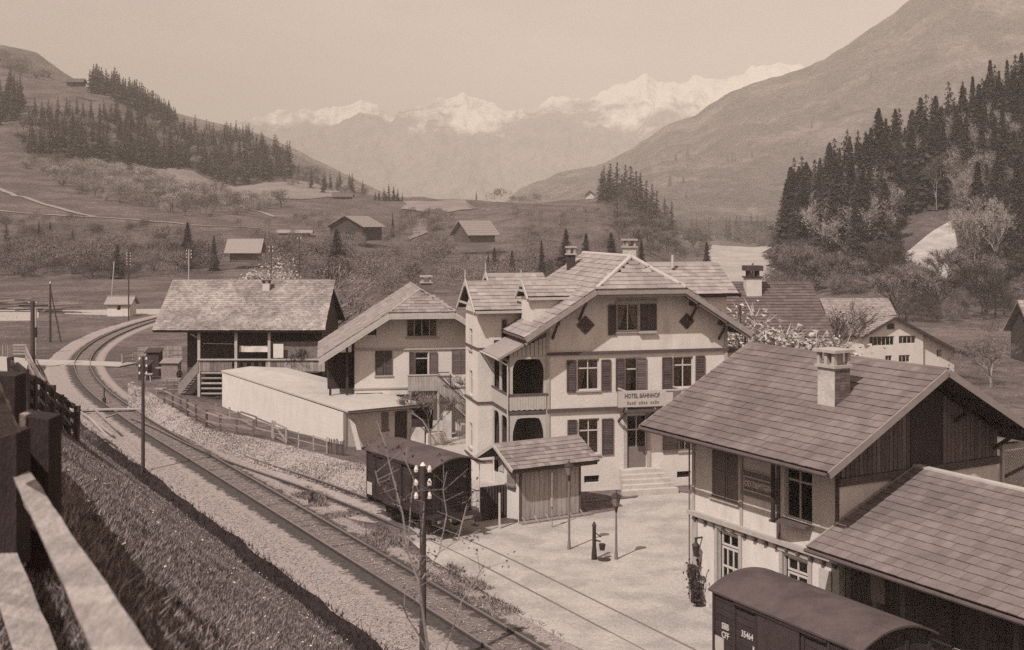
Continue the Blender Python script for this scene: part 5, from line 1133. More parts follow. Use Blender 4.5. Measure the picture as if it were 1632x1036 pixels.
# ================================================================ TELEGRAPH POLES
def insul(b, x, y, z, s=1.0): b.tube((x, y, z), (x, y, z + .07 * s), .055 * s, .06 * s, n=8); b.tube((x, y, z + .07 * s), (x, y, z + .16 * s), .06 * s, .025 * s, n=8)
def pole(px, base, top_py, label, r=.11, arms=3, mat='pole_wood', aw=.2, cap=False, grp='telegraph poles', dx=0.0, zb=None, d=None):
    p = base; h = EYE - (top_py - HY) * p.y / F_ - p.z; root = thing('telegraph_pole', label, 'telegraph pole', p, 0, grp)
    b = MB(); b.tube((0, 0, -.3), (dx, 0, h), r, r * .78, n=10); b.build('mast', MATS[mat], root)
    for k in range(arms):
        z = h - .22 - k * .42
        for sx in (-1, 1):
            b = MB(); b.tube((dx, 0, z), (dx + sx * aw, 0, z), .015, n=5); b.tube((dx + sx * aw, 0, z - .02), (dx + sx * aw, 0, z + .1), .012, n=5); b.build('bracket', MATS['iron'], root)
            b = MB(); insul(b, dx + sx * aw, 0, z + .02, 1.25 if p.y < 60 else 1.0); b.build('insulator', MATS['porcelain'], root)
    if cap: b = MB(); b.tube((dx, 0, h), (dx, 0, h + .1), r * .8, .03); b.build('cap', MATS['porcelain'], root)
    return root
pole(0, G(674, 1082), 742, 'tall dark telegraph pole with six white insulators in the foreground', r=.12, arms=3, aw=.21, cap=True)
pole(0, G(228, 752), 568, 'dark telegraph pole between the grass bank and the bend of the track', arms=3)
pole(0, G(52, 588), 480, 'thick pole with crossarm beside the timber yard', r=.25, arms=1, aw=.35)
pole(0, Vector(((205 - CX) / F_ * 178, 178, 0)), 402, 'tall thin pole behind the trackside hut', arms=5, aw=.25)
pole(0, Vector(((176 - CX) / F_ * 190, 190, 0)), 416, 'pale leaning mast left of the trackside hut', mat='pole_pale', arms=0, dx=.6)
pole(0, Vector(((301 - CX) / F_ * 150, 150, 0)), 398, 'pale topped pole rising behind the barn roof', mat='pole_pale', arms=3, aw=.3)
pole(0, Vector(((432 - CX) / F_ * 135, 135, 0)), 392, 'thin dark pole behind the barn chimney', arms=2, r=.07)
pole(0, Vector(((477 - CX) / F_ * 150, 150, 0)), 378, 'thin dark pole right of the blossoming tree behind the barn', arms=1, r=.07)
pole(0, Vector(((1179 - CX) / F_ * 84, 84, -1)), 486, 'pole with insulators behind the right corner of the hotel', arms=2, aw=.22)
pole(0, Vector(((1290 - CX) / F_ * 110, 110, -3.5)), 503, 'dark pole in front of the old farmhouse', arms=2)
pole(0, Vector(((1334 - CX) / F_ * 92, 92, -2.5)), 533, 'low pole with two pale insulators behind the station chimney', arms=1, aw=.2)
# A-shaped pole, white post
root = thing('braced_pole', 'dark pole braced like a letter A at the left edge', 'telegraph pole', G(80, 545)); p = root.location
b = MB(); h = EYE - (452 - HY) * p.y / F_; b.tube((0, 0, 0), (0, 0, h), .16, .12); b.build('mast', MATS['pole_wood'], root); b = MB(); b.tube((1.3, 0, 0), (.05, 0, h * .9), .1, .08); b.build('brace', MATS['pole_wood'], root)
b = MB(); insul(b, 0, 0, h, 1.6); b.build('insulator', MATS['porcelain'], root)
b = MB(); p = G(57, 565); b.tube((p.x, p.y, 0), (p.x, p.y, 5.2), .16, .13); b.tube((p.x, p.y, 1.9), (p.x, p.y, 3.0), .17, .17, mi=1); tag(b.build('barrier_post', [MATS['pole_pale'], MATS['iron']]), 'pale post with a dark band by the level crossing', 'post')
b = MB(); p = G(166, 644); b.tube((p.x, p.y, 0), (p.x, p.y, 1.3), .05, .05); b.box(p.x - .12, p.x + .12, p.y - .1, p.y + .1, .1, .5); tag(b.build('point_lever', MATS['iron']), 'thin point lever standing between the rails of the bend', 'point lever')

# ================================================================ FENCES
def fence(name, label, pts, ph, rails, mat, pr=.05, rw=(.04, .11), rmat=None, wob=.05, cat='fence', gr=None):
    """pts: world base points of the posts"""
    root = thing(name, label, cat, pts[0], 0, gr)
    hs_ = []
    for p in pts:
        b = MB(); lx, ly = R.uniform(-wob, wob), R.uniform(-wob, wob); h = ph * R.uniform(.92, 1.08); b.beam((p.x, p.y, p.z - .15), (p.x + lx, p.y + ly, p.z + h), pr * 2, pr * 2, up=(0, 1, 0)); wb(b, 'post', mat, root); hs_.append((lx, ly))
    for a, c in zip(pts, pts[1:]):
        for f in rails:
            b = MB(); b.beam((a.x, a.y - pr * 1.4, a.z + ph * f + R.uniform(-wob, wob)), (c.x, c.y - pr * 1.4, c.z + ph * f + R.uniform(-wob, wob)), rw[0], rw[1]); wb(b, 'rail', rmat or mat, root)
    return root
fp = [(255, 650), (262, 650), (268, 647), (275, 642), (287, 655), (298.5, 658), (313, 664), (328, 683), (350.6, 680), (376.6, 688), (402.7, 695)]
fence('post_and_rail_fence', 'dark post and rail fence along the top of the rubble bank', [G(x, y - 2, ZT) for x, y in ((262, 645), (275, 652), (287, 659), (299, 666), (313, 674), (329, 684), (351, 690), (377, 693), (403, 698))], 1.15, (.45, .88), MATS['fence_wood'], .06, rmat=MATS['grey_wood'])
fence('light_fence', 'thin pale wire and post fence continuing toward the white shed', [G(x, y, .6) for x, y in ((436, 703), (458, 708), (476, 714), (500, 720), (521, 725))], 1.0, (.5, .92), MATS['pale_timber'], .035, rw=(.02, .04))
fence('garden_fence', 'inner garden fence of leaning rails beside the long white shed', [G(x, y, .1) for x, y in ((345, 668), (368, 674), (384, 680), (408, 688), (434, 696))], 1.1, (.4, .8), MATS['grey_wood'], .05, wob=.2)
root = thing('gate', 'pale sloping wooden gate in the garden fence', 'gate', G(434, 702, .5)); a, c = G(434, 702, .5), G(456, 712, .5)
b = MB(); b.beam(a, a + Vector((0, 0, 1.3)), .1, .1); b.beam(c, c + Vector((0, 0, 1.2)), .1, .1); wb(b, 'post', MATS['pale_timber'], root)
for f in (.35, 1.2): b = MB(); b.beam(a + Vector((0, 0, f)), c + Vector((0, 0, f - .05)), .05, .12); wb(b, 'rail', MATS['pale_timber'], root)
b = MB(); b.beam(a + Vector((0, 0, 1.15)), c + Vector((0, 0, .35)), .05, .12); wb(b, 'brace', MATS['pale_timber'], root)
root = thing('picket_fence', 'short dark picket fence at the near corner of the white shed', 'fence', G(521, 726, .5)); a, c = G(522, 727, .5), G(549, 732, .4); n = 16
for k in range(n): p = a.lerp(c, k / (n - 1)); b = MB(); h = R.uniform(.95, 1.15); b.beam((p.x, p.y, p.z - .2), (p.x + R.uniform(-.03, .03), p.y, p.z + h), .045, .03, up=(0, 1, 0)); wb(b, 'picket', MATS['fence_wood'], root)
b = MB(); b.beam(a + Vector((0, .05, .8)), c + Vector((0, .05, .8)), .04, .07); wb(b, 'rail', MATS['fence_wood'], root)
# fence on the crest of the bank toward the crossing
def on(px, py): p = ray(px, py); return p
cr = [ray(px, py) for px, py in ((121, 702), (108, 692), (95, 684), (82, 676), (68, 668), (54, 660), (42, 652), (30, 640), (20, 628))]
cr = [p for p in cr if p is not None]
fence('bank_fence', 'dark post and rail fence on the crest of the bank above the bend', cr, 1.35, (.35, .65, .95), MATS['dark_timber'], .10, rw=(.08, .2), wob=.08)
f2 = [G(42, 577), G(47, 590), G(54, 607), G(63, 624), G(72, 640)]
fence('road_fence', 'weathered rail fence running down from the level crossing', [Vector((p.x, p.y, 0)) for p in f2], 1.6, (.4, .75, 1.0), MATS['grey_wood'], .09, rw=(.1, .14))
root = thing('field_gate', 'pale slatted field gate by the road at the left edge', 'gate', G(0, 571))
for x0_, x1_, n in ((-20, 20, 0), (21, 42, 4)):
    a, c = G(x0_, 569), G(x1_, 569)
    if n:
        for k in range(4): z = .35 + .32 * k; b = MB(); b.beam(a + Vector((0, 0, z)), c + Vector((0, 0, z)), .05, .15); wb(b, 'rail', MATS['pale_timber'], root)
    else:
        for k in range(16): p = a.lerp(c, k / 15); b = MB(); b.box(p.x - .06, p.x + .06, p.y, p.y + .04, 0, 1.35); wb(b, 'picket', MATS['grey_wood'], root)
fence('pasture_fence', 'pale fence between the track and the barn garden', [G(x, y) for x, y in ((195, 583), (212, 580), (230, 579), (250, 578), (270, 577), (288, 576))], 1.2, (.3, .6, .95), MATS['pale_timber'], .06)
root = thing('paling_fence', 'long pale paling fence behind the barn garden', 'fence', G(222, 571))
a, c = G(220, 572), G(290, 570)
for k in range(34): p = a.lerp(c, k / 33); b = MB(); b.box(p.x - .05, p.x + .05, p.y, p.y + .03, 0, 1.25); wb(b, 'picket', MATS['pale_timber'], root)
b = MB(); b.beam(a + Vector((0, -.03, .9)), c + Vector((0, -.03, .9)), .04, .1); b.beam(a + Vector((0, -.03, .35)), c + Vector((0, -.03, .35)), .04, .1); wb(b, 'rail', MATS['pale_timber'], root)
root = thing('garden_railing', 'thin wire railing at the foot of the barn stair', 'fence', G(256, 632)); a, c = G(252, 631), G(352, 629)
for k in range(9): p = a.lerp(c, k / 8); b = MB(); b.tube((p.x, p.y, 0), (p.x, p.y, 1.25), .025, n=5); wb(b, 'post', MATS['grey_wood'], root)
for z in (.5, .9, 1.25): b = MB(); b.tube(a + Vector((0, 0, z)), c + Vector((0, 0, z)), .018, n=5); wb(b, 'rail', MATS['verge_pale'], root)
# garden gate and railings between chalet and hotel
root = thing('iron_railing', 'garden railing of thin uprights between chalet and hotel', 'fence', G(728, 700)); a, c = G(729, 700), G(776, 699)
for k in range(26): p = a.lerp(c, k / 25); b = MB(); b.tube((p.x, p.y, 0), (p.x, p.y, 1.35), .02, n=5); wb(b, 'bar', MATS['grey_wood'], root)
for z in (.2, 1.2): b = MB(); b.beam(a + Vector((0, .03, z)), c + Vector((0, .03, z)), .03, .06); wb(b, 'rail', MATS['trim_timber'], root)
root = thing('gate_pier', 'pale masonry gate pier with a flat cap in front of the chalet', 'pier', G(713, 697)); b = MB(); b.box(-.3, .3, -.3, .3, 0, 2.0); b.build('shaft', MATS['plaster_old'], root); b = MB(); b.box(-.42, .42, -.42, .42, 2.0, 2.12); b.tube((0, 0, 2.12), (0, 0, 2.4), .2, .05); b.build('cap', MATS['trim_timber'], root)
b = MB(); p = G(668, 708); b.box(p.x - .55, p.x + .35, p.y, p.y + .2, 0, 1.1); tag(b.build('garden_wall', MATS['plaster_old']), 'low white wall left of the budding tree', 'wall')
# barn yard clutter
root = thing('carpentry_trestle', 'rough wooden trestles and boards beside the barn', 'trestle', G(235, 622))
for k, (px, py, w_) in enumerate(((228, 612, 14), (238, 604, 22), (262, 620, 26), (246, 640, 18), (300, 628, 24))):
    a = G(px, py); sc1 = a.y / F_; b = MB(); ww_ = w_ * sc1; z = .8 + .15 * (k % 2)
    b.box(a.x, a.x + ww_, a.y, a.y + .6, z, z + .1); b.beam((a.x + .1, a.y + .1, 0), (a.x + .2, a.y + .1, z), .1, .1); b.beam((a.x + ww_ - .1, a.y + .1, 0), (a.x + ww_ - .2, a.y + .1, z), .1, .1); wb(b, 'trestle_table', MATS['grey_wood'] if k % 2 else MATS['pale_timber'], root)
for px, py, wd_, hh in ((270, 600, 1.5, 1.7), (243, 592, 1.2, 2.3), (228, 598, .9, 1.4)):
    p = G(px, py + 8); b = MB(); b.box(p.x - wd_ / 2, p.x + wd_ / 2, p.y, p.y + 1.2, 0, hh); b.slab([(p.x - wd_ / 2 - .15, p.y - .15, hh), (p.x + wd_ / 2 + .15, p.y - .15, hh), (p.x + wd_ / 2 + .15, p.y + 1.35, hh + .3), (p.x - wd_ / 2 - .15, p.y + 1.35, hh + .3)], .06)
    tag(b.build('garden_hutch', MATS['dark_timber'] if px != 270 else MATS['grey_wood']), {270: 'grey hutch beside the barn stair', 243: 'tall dark hutch in the barn garden', 228: 'low dark hutch nearest the track by the barn garden'}[px], 'hutch')
# fallen planks on the bank
root = thing('fallen_fence', 'collapsed pale rails and poles lying on the bank above the track', 'fence', ray(165, 690))
for x0_, y0_, x1_, y1_ in ((128, 664, 180, 702), (140, 672, 172, 706), (150, 660, 188, 700), (118, 658, 140, 662), (70, 630, 112, 648), (160, 700, 178, 716), (162, 706, 175, 712), (163, 676, 186, 672), (100, 668, 112, 690), (84, 660, 90, 690)):
    a, c = ray(x0_, y0_), ray(x1_, y1_)
    if a is None or c is None or (a - c).length > 14: continue
    b = MB(); b.beam(a + Vector((0, 0, .35)), c + Vector((0, 0, .25 + R.random() * .3)), .13, .10); wb(b, 'loose_rail', MATS['pale_timber'], root)
# timber yard planks
for i, (px, py, ln, n) in enumerate(((8, 497, 9, 7), (40, 494, 10, 8), (70, 497, 8, 6), (100, 499, 6, 5))):
    p = G(px, py); root = thing('plank_stack', ['stack of sawn planks at the far left of the timber yard', 'second stack of long planks in the timber yard', 'dark plank stack under the braced pole', 'low dark timber stack nearest the trackside hut'][i], 'timber stack', p)
    for k in range(n):
        b = MB(); a0 = R.uniform(-.06, .14); z = .3 + k * .24; b.beam((-ln / 2 + R.uniform(-.8, .8), R.uniform(-.6, .6), z), (ln / 2 + R.uniform(-.8, .8), R.uniform(-.6, .6), z + ln * a0 * .6), .5, .14); b.build('plank', MATS['grey_wood'] if k % 3 else MATS['fence_wood'], root)

# ================================================================ NEAR FENCE (foreground, left)
root = thing('foreground_fence', 'big weathered plank fence close to the photographer at lower left', 'fence', (-3.3, 8.0, gz(-3.3, 8.0)))
def plank(P, h0, h1, th, name='rail', mat='weathered_wood'):
    """board through photo points with distance: P=[(px,py_top,d)], height in metres"""
    a = P3(*P[0]); c = P3(*P[1]); d = (c - a); dh = Vector((d.x, d.y, 0)).normalized(); nrm = Vector((-dh.y, dh.x, 0)) * th; b = MB(); A, B_ = Vector((0, 0, -h0)), Vector((0, 0, -h1))
    n = 14; rows = []
    for k in range(n + 1):
        p = a.lerp(c, k / n); h = A.lerp(B_, k / n); w1 = Vector((0, 0, R.uniform(-.012, .012))); w2 = Vector((0, 0, R.uniform(-.012, .012))); rows.append((p + h + w2, p + h + w2 + nrm, p + w1 + nrm, p + w1))
    for k in range(n):
        r, s = rows[k], rows[k + 1]
        for j in range(4): b.poly([r[j], r[(j + 1) % 4], s[(j + 1) % 4], s[j]])
    b.poly(rows[0]); b.poly(rows[-1][::-1]); return wb(b, name, MATS[mat], root)
def near_face(px, py, d): return P3(px, py, d)
# broad top faces of the boards, seen from above: each given by its two edges
def board(e1, e2, th, name='rail'):
    a0, a1 = P3(*e1[0]), P3(*e1[1]); b0_, b1_ = P3(*e2[0]), P3(*e2[1]); b = MB(); n = 16; rows = []
    for k in range(n + 1):
        t = k / n; p = a0.lerp(a1, t) + Vector((R.uniform(-.006, .006), 0, R.uniform(-.006, .006))); q = b0_.lerp(b1_, t) + Vector((R.uniform(-.006, .006), 0, R.uniform(-.006, .006))); dn = Vector((.35, -.1, -1)).normalized() * th; rows.append((p, q, q + dn, p + dn))
    for k in range(n):
        r, s = rows[k], rows[k + 1]
        for j in range(4): b.poly([r[j], s[j], s[(j + 1) % 4], r[(j + 1) % 4]])
    b.poly(rows[0][::-1]); b.poly(rows[-1]); return wb(b, name, MATS['weathered_wood'], root)
board([(11, 740, 8.0), (186, 1110, 4.08)], [(39, 738, 8.0), (292, 1110, 4.0)], .05)
board([(-52, 800, 9.0), (34, 1075, 5.6)], [(-6, 800, 9.0), (122, 1110, 5.3)], .05)
board([(-90, 860, 8.6), (-30, 1110, 5.8)], [(-40, 860, 8.6), (22, 1110, 5.7)], .05)
for h_ in (1.6, 2.1):
    a_ = P3(25, 740, 1900 * 1.6 / 383); c_ = P3(240, 1110, 1900 * 1.6 / 753); dd_ = (a_ - c_); a2 = a_ + Vector((0, 0, 1.6 - h_)); b = MB(); b.beam(a2, a2 + dd_ * 2.2, .16, .16); wb(b, 'rail', MATS['weathered_wood'], root)
for k in (1, 2): q_ = a_ + dd_ * .9 * k; b = MB(); b.beam((q_.x, q_.y, 11.4), (q_.x, q_.y, q_.z + .25), .18, .18, up=(0, 1, 0)); wb(b, 'post', MATS['dark_timber'], root)
board([(-70, 540, 5.2), (-24, 690, 7.2)], [(-24, 556, 5.2), (28, 676, 7.4)], .06)
def bigpost(pxl, pxr, ytop, ybot, d, name='post'):
    a = P3(pxl, ytop, d); c = P3(pxr, ytop, d + .03); z1 = a.z; z0 = P3(pxl, ybot, d).z; x0_ = a.x; x1_ = c.x; wd = x1_ - x0_; b = MB()
    b.hexa([(x0_, d, z0), (x1_, d, z0), (x1_ + .02, d + .18, z0), (x0_ - .06, d + .18, z0), (x0_, d, z1), (x1_, d + .0, z1 - .02), (x1_ + .02, d + .18, z1 - .01), (x0_ - .06, d + .18, z1 + .02)]); return wb(b, name, MATS['post_wood'], root)
bigpost(40, 80, 664, 905, 8.1); b = MB(); p = P3(31, 660, 8.05); q = P3(40, 662, 8.08); z0 = P3(31, 905, 8.05).z
b.hexa([(p.x, p.y, z0), (q.x, q.y, z0), (q.x, q.y + .1, z0), (p.x, p.y + .1, z0), (p.x, p.y, p.z), (q.x, q.y, q.z), (q.x, q.y + .1, q.z), (p.x, p.y + .1, p.z)]); wb(b, 'post_lit_face', MATS['weathered_wood'], root)  # pale strip added as the sunlit left face of the post
bigpost(-34, 29, 686, 905, 7.6); bigpost(-60, 26, 596, 690, 9.6)

# ================================================================ FAR HOUSES
def simple_house(name, label, cat, p, ang, W, D, eh, rh, wallm, roofm, oh=.8, gable='front', openings=(), chim=None, group=None, boards=False, rows=10):
    """gable='front': ridge runs back; 'side': ridge runs across"""
    root = thing(name, label, cat, p, ang, group); fr = Frame(p.x, p.y, ang, p.z)
    if gable == 'front':
        wall(root, (0, 0, 1, 0), 0, W, -1, [(0, eh), (W / 2, rh), (W, eh)], [o[:4] for o in openings], wallm); wall(root, (W, D, -1, 0), 0, W, -1, [(0, eh), (W / 2, rh), (W, eh)], [], wallm)
        wall(root, (W, 0, 0, 1), 0, D, -1, [(0, eh), (D, eh)], [], wallm); wall(root, (0, D, 0, -1), 0, D, -1, [(0, eh), (D, eh)], [], wallm)
        s = (rh - eh) / (W / 2); e = eh - s * oh; r2 = rh + .12; q = [((-oh, -oh, e + .12), (-oh, D + oh, e + .12), (W / 2, D + oh, r2), (W / 2, -oh, r2)), ((W + oh, -oh, e + .12), (W + oh, D + oh, e + .12), (W / 2, D + oh, r2), (W / 2, -oh, r2))]
        ridge = ((W / 2, -oh, r2), (W / 2, D + oh, r2))
    else:
        wall(root, (0, 0, 1, 0), 0, W, -1, [(0, eh), (W, eh)], [o[:4] for o in openings], wallm); wall(root, (W, D, -1, 0), 0, W, -1, [(0, eh), (W, eh)], [], wallm)
        wall(root, (W, 0, 0, 1), 0, D, -1, [(0, eh), (D / 2, rh), (D, eh)], [], wallm); wall(root, (0, D, 0, -1), 0, D, -1, [(0, eh), (D / 2, rh), (D, eh)], [], wallm)
        s = (rh - eh) / (D / 2); e = eh - s * oh; r2 = rh + .12; q = [((-oh, -oh, e + .12), (W + oh, -oh, e + .12), (W + oh, D / 2, r2), (-oh, D / 2, r2)), ((-oh, D + oh, e + .12), (W + oh, D + oh, e + .12), (W + oh, D / 2, r2), (-oh, D / 2, r2))]
        ridge = ((-oh, D / 2, r2), (W + oh, D / 2, r2))
    for k in q: b = MB(); b.slab(k, .18); b.build('roof', roofm, root)
    if rows:
        T = Tiles(root, fr); k = q[0]
        if gable == 'front': T.add(k[1], k[0], k[2], rows, .6, roofm, th=.04)
        else: T.add(k[0], k[1], k[3], rows, .6, roofm, th=.04)
        T.done(False)
    b = MB(); b.beam(ridge[0], ridge[1], .3, .1); b.build('ridge_cap', roofm, root)
    for o in openings: window(root, (0, 0, 1, 0), o[:4], o[4] if len(o) > 4 else 2, 0, sill=False, curtain=o[5] if len(o) > 5 else None)
    if chim: x, y, z0, z1, wd, mt = chim; chimney(root, x, y, z0, z1, wd, mt)
    return root
# old farmhouse on the right
fa = math.radians(16); d3 = 138.0; p = Vector(((1376 - CX) / F_ * d3, d3, -4)); zz = lambda py, d=d3: EYE - (py - HY) * d / F_ + 4; sc3 = d3 / F_
hw_ = (1500 - 1376) * sc3 * 1.04
fh = simple_house('farmhouse', 'old two storey farmhouse with long low gable roof right of the station chimney', 'house', p, fa, 8.0, 12, zz(533) - .1, zz(506) - .1, MATS['plaster_bright'], MATS['tile_house'], .55, 'front',
  [(.8, 4.1, zz(552), zz(537), 6), (4.7, 7.0, zz(552) + .15, zz(537), 4, .1), (2.9, 3.8, zz(577), zz(568), 2), (4.7, 6.2, zz(580), zz(568), 3, .1), (3.1, 4.2, zz(527), zz(516), 1)], rows=12)
eh_ = zz(533) - .1; s_f = (zz(506) - .1 - eh_) / 4.0; xe = 12.6
wall(fh, (8.0, .5, 1, 0), 0, xe - 8.0, -1, [(0, eh_ + .0), (xe - 8.0, eh_ - s_f * (xe - 8.0))], [(2.2, 2.9, zz(574), zz(562))], MATS['plaster_bright']); window(fh, (8.0, .5, 1, 0), (2.2, 2.9, zz(574), zz(562)), 2, 0, sill=False)
b = MB(); b.slab([(8.57, -.55, eh_ - s_f * .57 + .10), (xe + .5, -.55, eh_ - s_f * (xe - 7.5) + .10), (xe + .5, 13, eh_ - s_f * (xe - 7.5) + .10), (8.57, 12.55, eh_ - s_f * .57 + .10)], .18); b.build('roof', MATS['tile_house'], fh)
b = MB(); b.beam((-.55, -.60, eh_ - s_f * .55), (4.0, -.60, eh_ + s_f * 4.0), .06, .28); b.beam((xe + .5, -.60, eh_ - s_f * (xe - 7.5)), (4.0, -.60, eh_ + s_f * 4.0), .06, .28); b.build('verge_board', MATS['dark_timber'], fh)
p = Vector(((1322 - CX) / F_ * 200, 200, -4)); simple_house('long_barn', 'long low barn roof between blossom tree and bushes at the right', 'barn', p, 0, 10.5, 8, EYE + 4 - (500 - HY) * 200 / F_, EYE + 4 - (477 - HY) * 204 / F_, MATS['dark_timber'], MATS['tile_house'], .6, 'side', [])
p = Vector(((1652 - CX) / F_ * 155, 155, -4)); simple_house('edge_barn', 'barn with pale shingle roof cut by the right edge of the view', 'barn', p, 0, 12, 8, EYE + 4 - (528 - HY) * 155 / F_, EYE + 4 - (480 - HY) * 160 / F_, MATS['dark_timber'], MATS['tile_barn'], .8, 'side', [])
d4 = 88.0; p = Vector(((1150 - CX) / F_ * d4, d4, -1.5)); ezz = EYE + 1.5 - (548 - HY) * d4 / F_; rzz = EYE + 1.5 - (454 - HY) * (d4 + 5) / F_
rt = simple_house('dark_roofed_house', 'house with large dark tiled roof and white chimney behind the hotel', 'house', p, math.radians(3), 8.0, 12.5, ezz, rzz, MATS['plaster_old'], MATS['tile_dark'], .6, 'side', [(.6, 1.6, 1.2, 2.4), (3, 4, 1.2, 2.4)], rows=22)
cxx = (1220 - 1150) / F_ * (d4 + 5) + .2; b = MB(); b.box(cxx - .6, cxx + .6, 4.6, 5.6, rzz - 2.2, rzz + .55); c = b.build('chimney', MATS['chimney_white'], rt); b = MB(); b.box(cxx - .7, cxx + .7, 4.5, 5.7, rzz + .55, rzz + .65); b.box(cxx - .45, cxx - .25, 4.7, 5.5, rzz + .65, rzz + 1.1); b.box(cxx + .25, cxx + .45, 4.7, 5.5, rzz + .65, rzz + 1.1); b.box(cxx - .7, cxx + .7, 4.5, 5.7, rzz + 1.1, rzz + 1.5); b.build('chimney_cap', MATS['dark_timber'], c)
# sheds right of hotel
p = Vector(((1160 - CX) / F_ * 74, 74, -.6)); simple_house('yard_shed', 'low pale shed behind the right corner of the hotel', 'shed', p, 0, 3.2, 4, 6.3, 6.9, MATS['plaster_old'], MATS['verge'], .4, 'side', [(.4, 1.2, 4.5, 5.6), (1.8, 2.5, 4.5, 5.6)], rows=0)
# hut by the track
p = G(171, 504); rt = simple_house('trackside_hut', 'small white trackside hut with pale pitched roof by the far bend', 'hut', p, 0, 3.5, 3.2, 2.0, 2.95, MATS['plaster_bright'], MATS['verge'], .45, 'side', [(1.5, 2.1, .9, 1.9, 1)], rows=0)
# chalets on the slopes
def slope_house(px, py, d, W, D, eh, rh, ang, name, label, cat, wm, rm, gable='front', ops=(), rows=0, dz=0):
    x = (px - CX) / F_ * d; z = gz(x, d); z = EYE - (py - HY) * d / F_; p = Vector((x, d, z)); return simple_house(name, label, cat, p, ang, W, D, eh, rh, MATS[wm], MATS[rm], 1.3, gable, ops, rows=rows)
slope_house(526, 379, 420, 13.0, 14, 4.4, 7.8, math.radians(-22), 'hillside_chalet', 'dark timber chalet with pale right roof slope on the meadow behind the barn', 'chalet', 'dark_timber', 'verge', ops=[(2, 4, 1, 2.2), (6, 8, 1, 2.2)])
slope_house(748, 382, 400, 10.5, 9.5, 2.4, 6.3, math.radians(36), 'hillside_barn', 'barn with pale roof and dark boarded gable on the meadow above the hotel wing', 'barn', 'mid_timber', 'verge', gable='side', rows=6)
slope_house(366, 412, 330, 7.6, 6, 2.6, 5.4, 0, 'white_gabled_hut', 'small house with pale roof and white window above the barn', 'house', 'mid_timber', 'verge', gable='side', ops=[(1.0, 2.2, .6, 1.8, 2)])
slope_house(106, 134, 1000, 13, 9, 2.2, 5.0, 0, 'hilltop_barn', 'dark barn on the crest of the left hill', 'barn', 'dark_timber', 'tile_dark', gable='side')
slope_house(112, 314, 640, 11, 8, 2.6, 6.2, math.radians(15), 'hedge_barn', 'dark barn half hidden by bushes on the left pasture', 'barn', 'dark_timber', 'tile_dark')
slope_house(260, 322, 600, 12, 8, 2.4, 5.0, 0, 'hedge_barn', 'dark long barn among blossoming trees under the left wood', 'barn', 'dark_timber', 'tile_dark', gable='side')
slope_house(446, 374, 450, 11.0, 4, 1.0, 1.7, math.radians(4), 'low_byre', 'low byre with pale roof strip left of the timber chalet', 'barn', 'dark_timber', 'verge', gable='side')
slope_house(532, 316, 700, 10, 6, 1.5, 3.4, 0, 'terrace_byre', 'tiny dark byre on the terrace edge left of the small wood', 'barn', 'dark_timber', 'tile_dark', gable='side')
slope_house(933, 316, 700, 5, 5, 2.6, 4.6, 0, 'white_cottage', 'tiny white cottage beside the dark round wood', 'cottage', 'plaster_bright', 'verge')
p = Vector(((1186 - CX) / F_ * 210, 210, -4)); rt = simple_house('pointed_hut', 'small building with a steep dark pointed gable on the pale flat', 'hut', p, math.radians(-12), 2.9, 6, 5.0, 11.2, MATS['dark_timber'], MATS['tile_dark'], .3, 'front', rows=0)

# person at the foot of the barn stair
def person(p, label, h=1.68, yaw=0.0):
    root = thing('person', label, 'person', p, yaw); me = bpy.data.meshes.new('body'); J = [(0, 0, .92), (0, .0, 1.15), (0, 0, 1.40), (0, 0, 1.50), (0, -.01, 1.60), (-.09, 0, .88), (-.10, -.02, .48), (-.10, .02, .06), (-.10, -.12, .04), (.09, 0, .88), (.11, .03, .48), (.12, .05, .06), (.12, -.09, .04), (-.19, 0, 1.38), (-.24, .02, 1.12), (-.20, -.12, .92), (.19, 0, 1.38), (.26, .02, 1.12), (.18, -.18, 1.0), (-.19, -.16, .85), (.12, -.25, 1.0), (0, -.01, 1.68)]
    E = [(0, 1), (1, 2), (2, 3), (3, 4), (4, 21), (0, 5), (5, 6), (6, 7), (7, 8), (0, 9), (9, 10), (10, 11), (11, 12), (2, 13), (13, 14), (14, 15), (15, 19), (2, 16), (16, 17), (17, 18), (18, 20)]
    rr = [.14, .14, .16, .055, .09, .10, .065, .045, .035, .10, .065, .045, .035, .07, .05, .035, .03, .07, .05, .035, .03, .07]
    me.from_pydata(J, E, []); o = link('body', me, root); mod = o.modifiers.new('skin', 'SKIN'); sv = me.skin_vertices[0].data
    for i, r in enumerate(rr): sv[i].radius = (r, r); sv[i].use_root = (i == 0)
    ss = o.modifiers.new('sub', 'SUBSURF'); ss.levels = 1; ss.render_levels = 1; me.materials.append(MATS['cloth_dark'])
    b = MB()
    for k in range(6): a0, a1 = math.pi * k / 6 - math.pi / 2, math.pi * (k + 1) / 6 - math.pi / 2; b.tube((0, -.02, 1.63 + .11 * math.sin(a0)), (0, -.02, 1.63 + .11 * math.sin(a1)), .088 * math.cos(a0) + .004, .088 * math.cos(a1) + .004, n=10, cap=False)
    b.build('head', MATS['skin'], root); b = MB(); b.tube((0, .0, 1.69), (0, .0, 1.78), .10, .07, n=10); b.tube((0, 0, 1.685), (0, 0, 1.70), .15, .15, n=12); b.build('hat', MATS['cloth_dark'], root)
person(G(286, 618), 'person in dark clothes standing at the foot of the barn stair', yaw=.6)

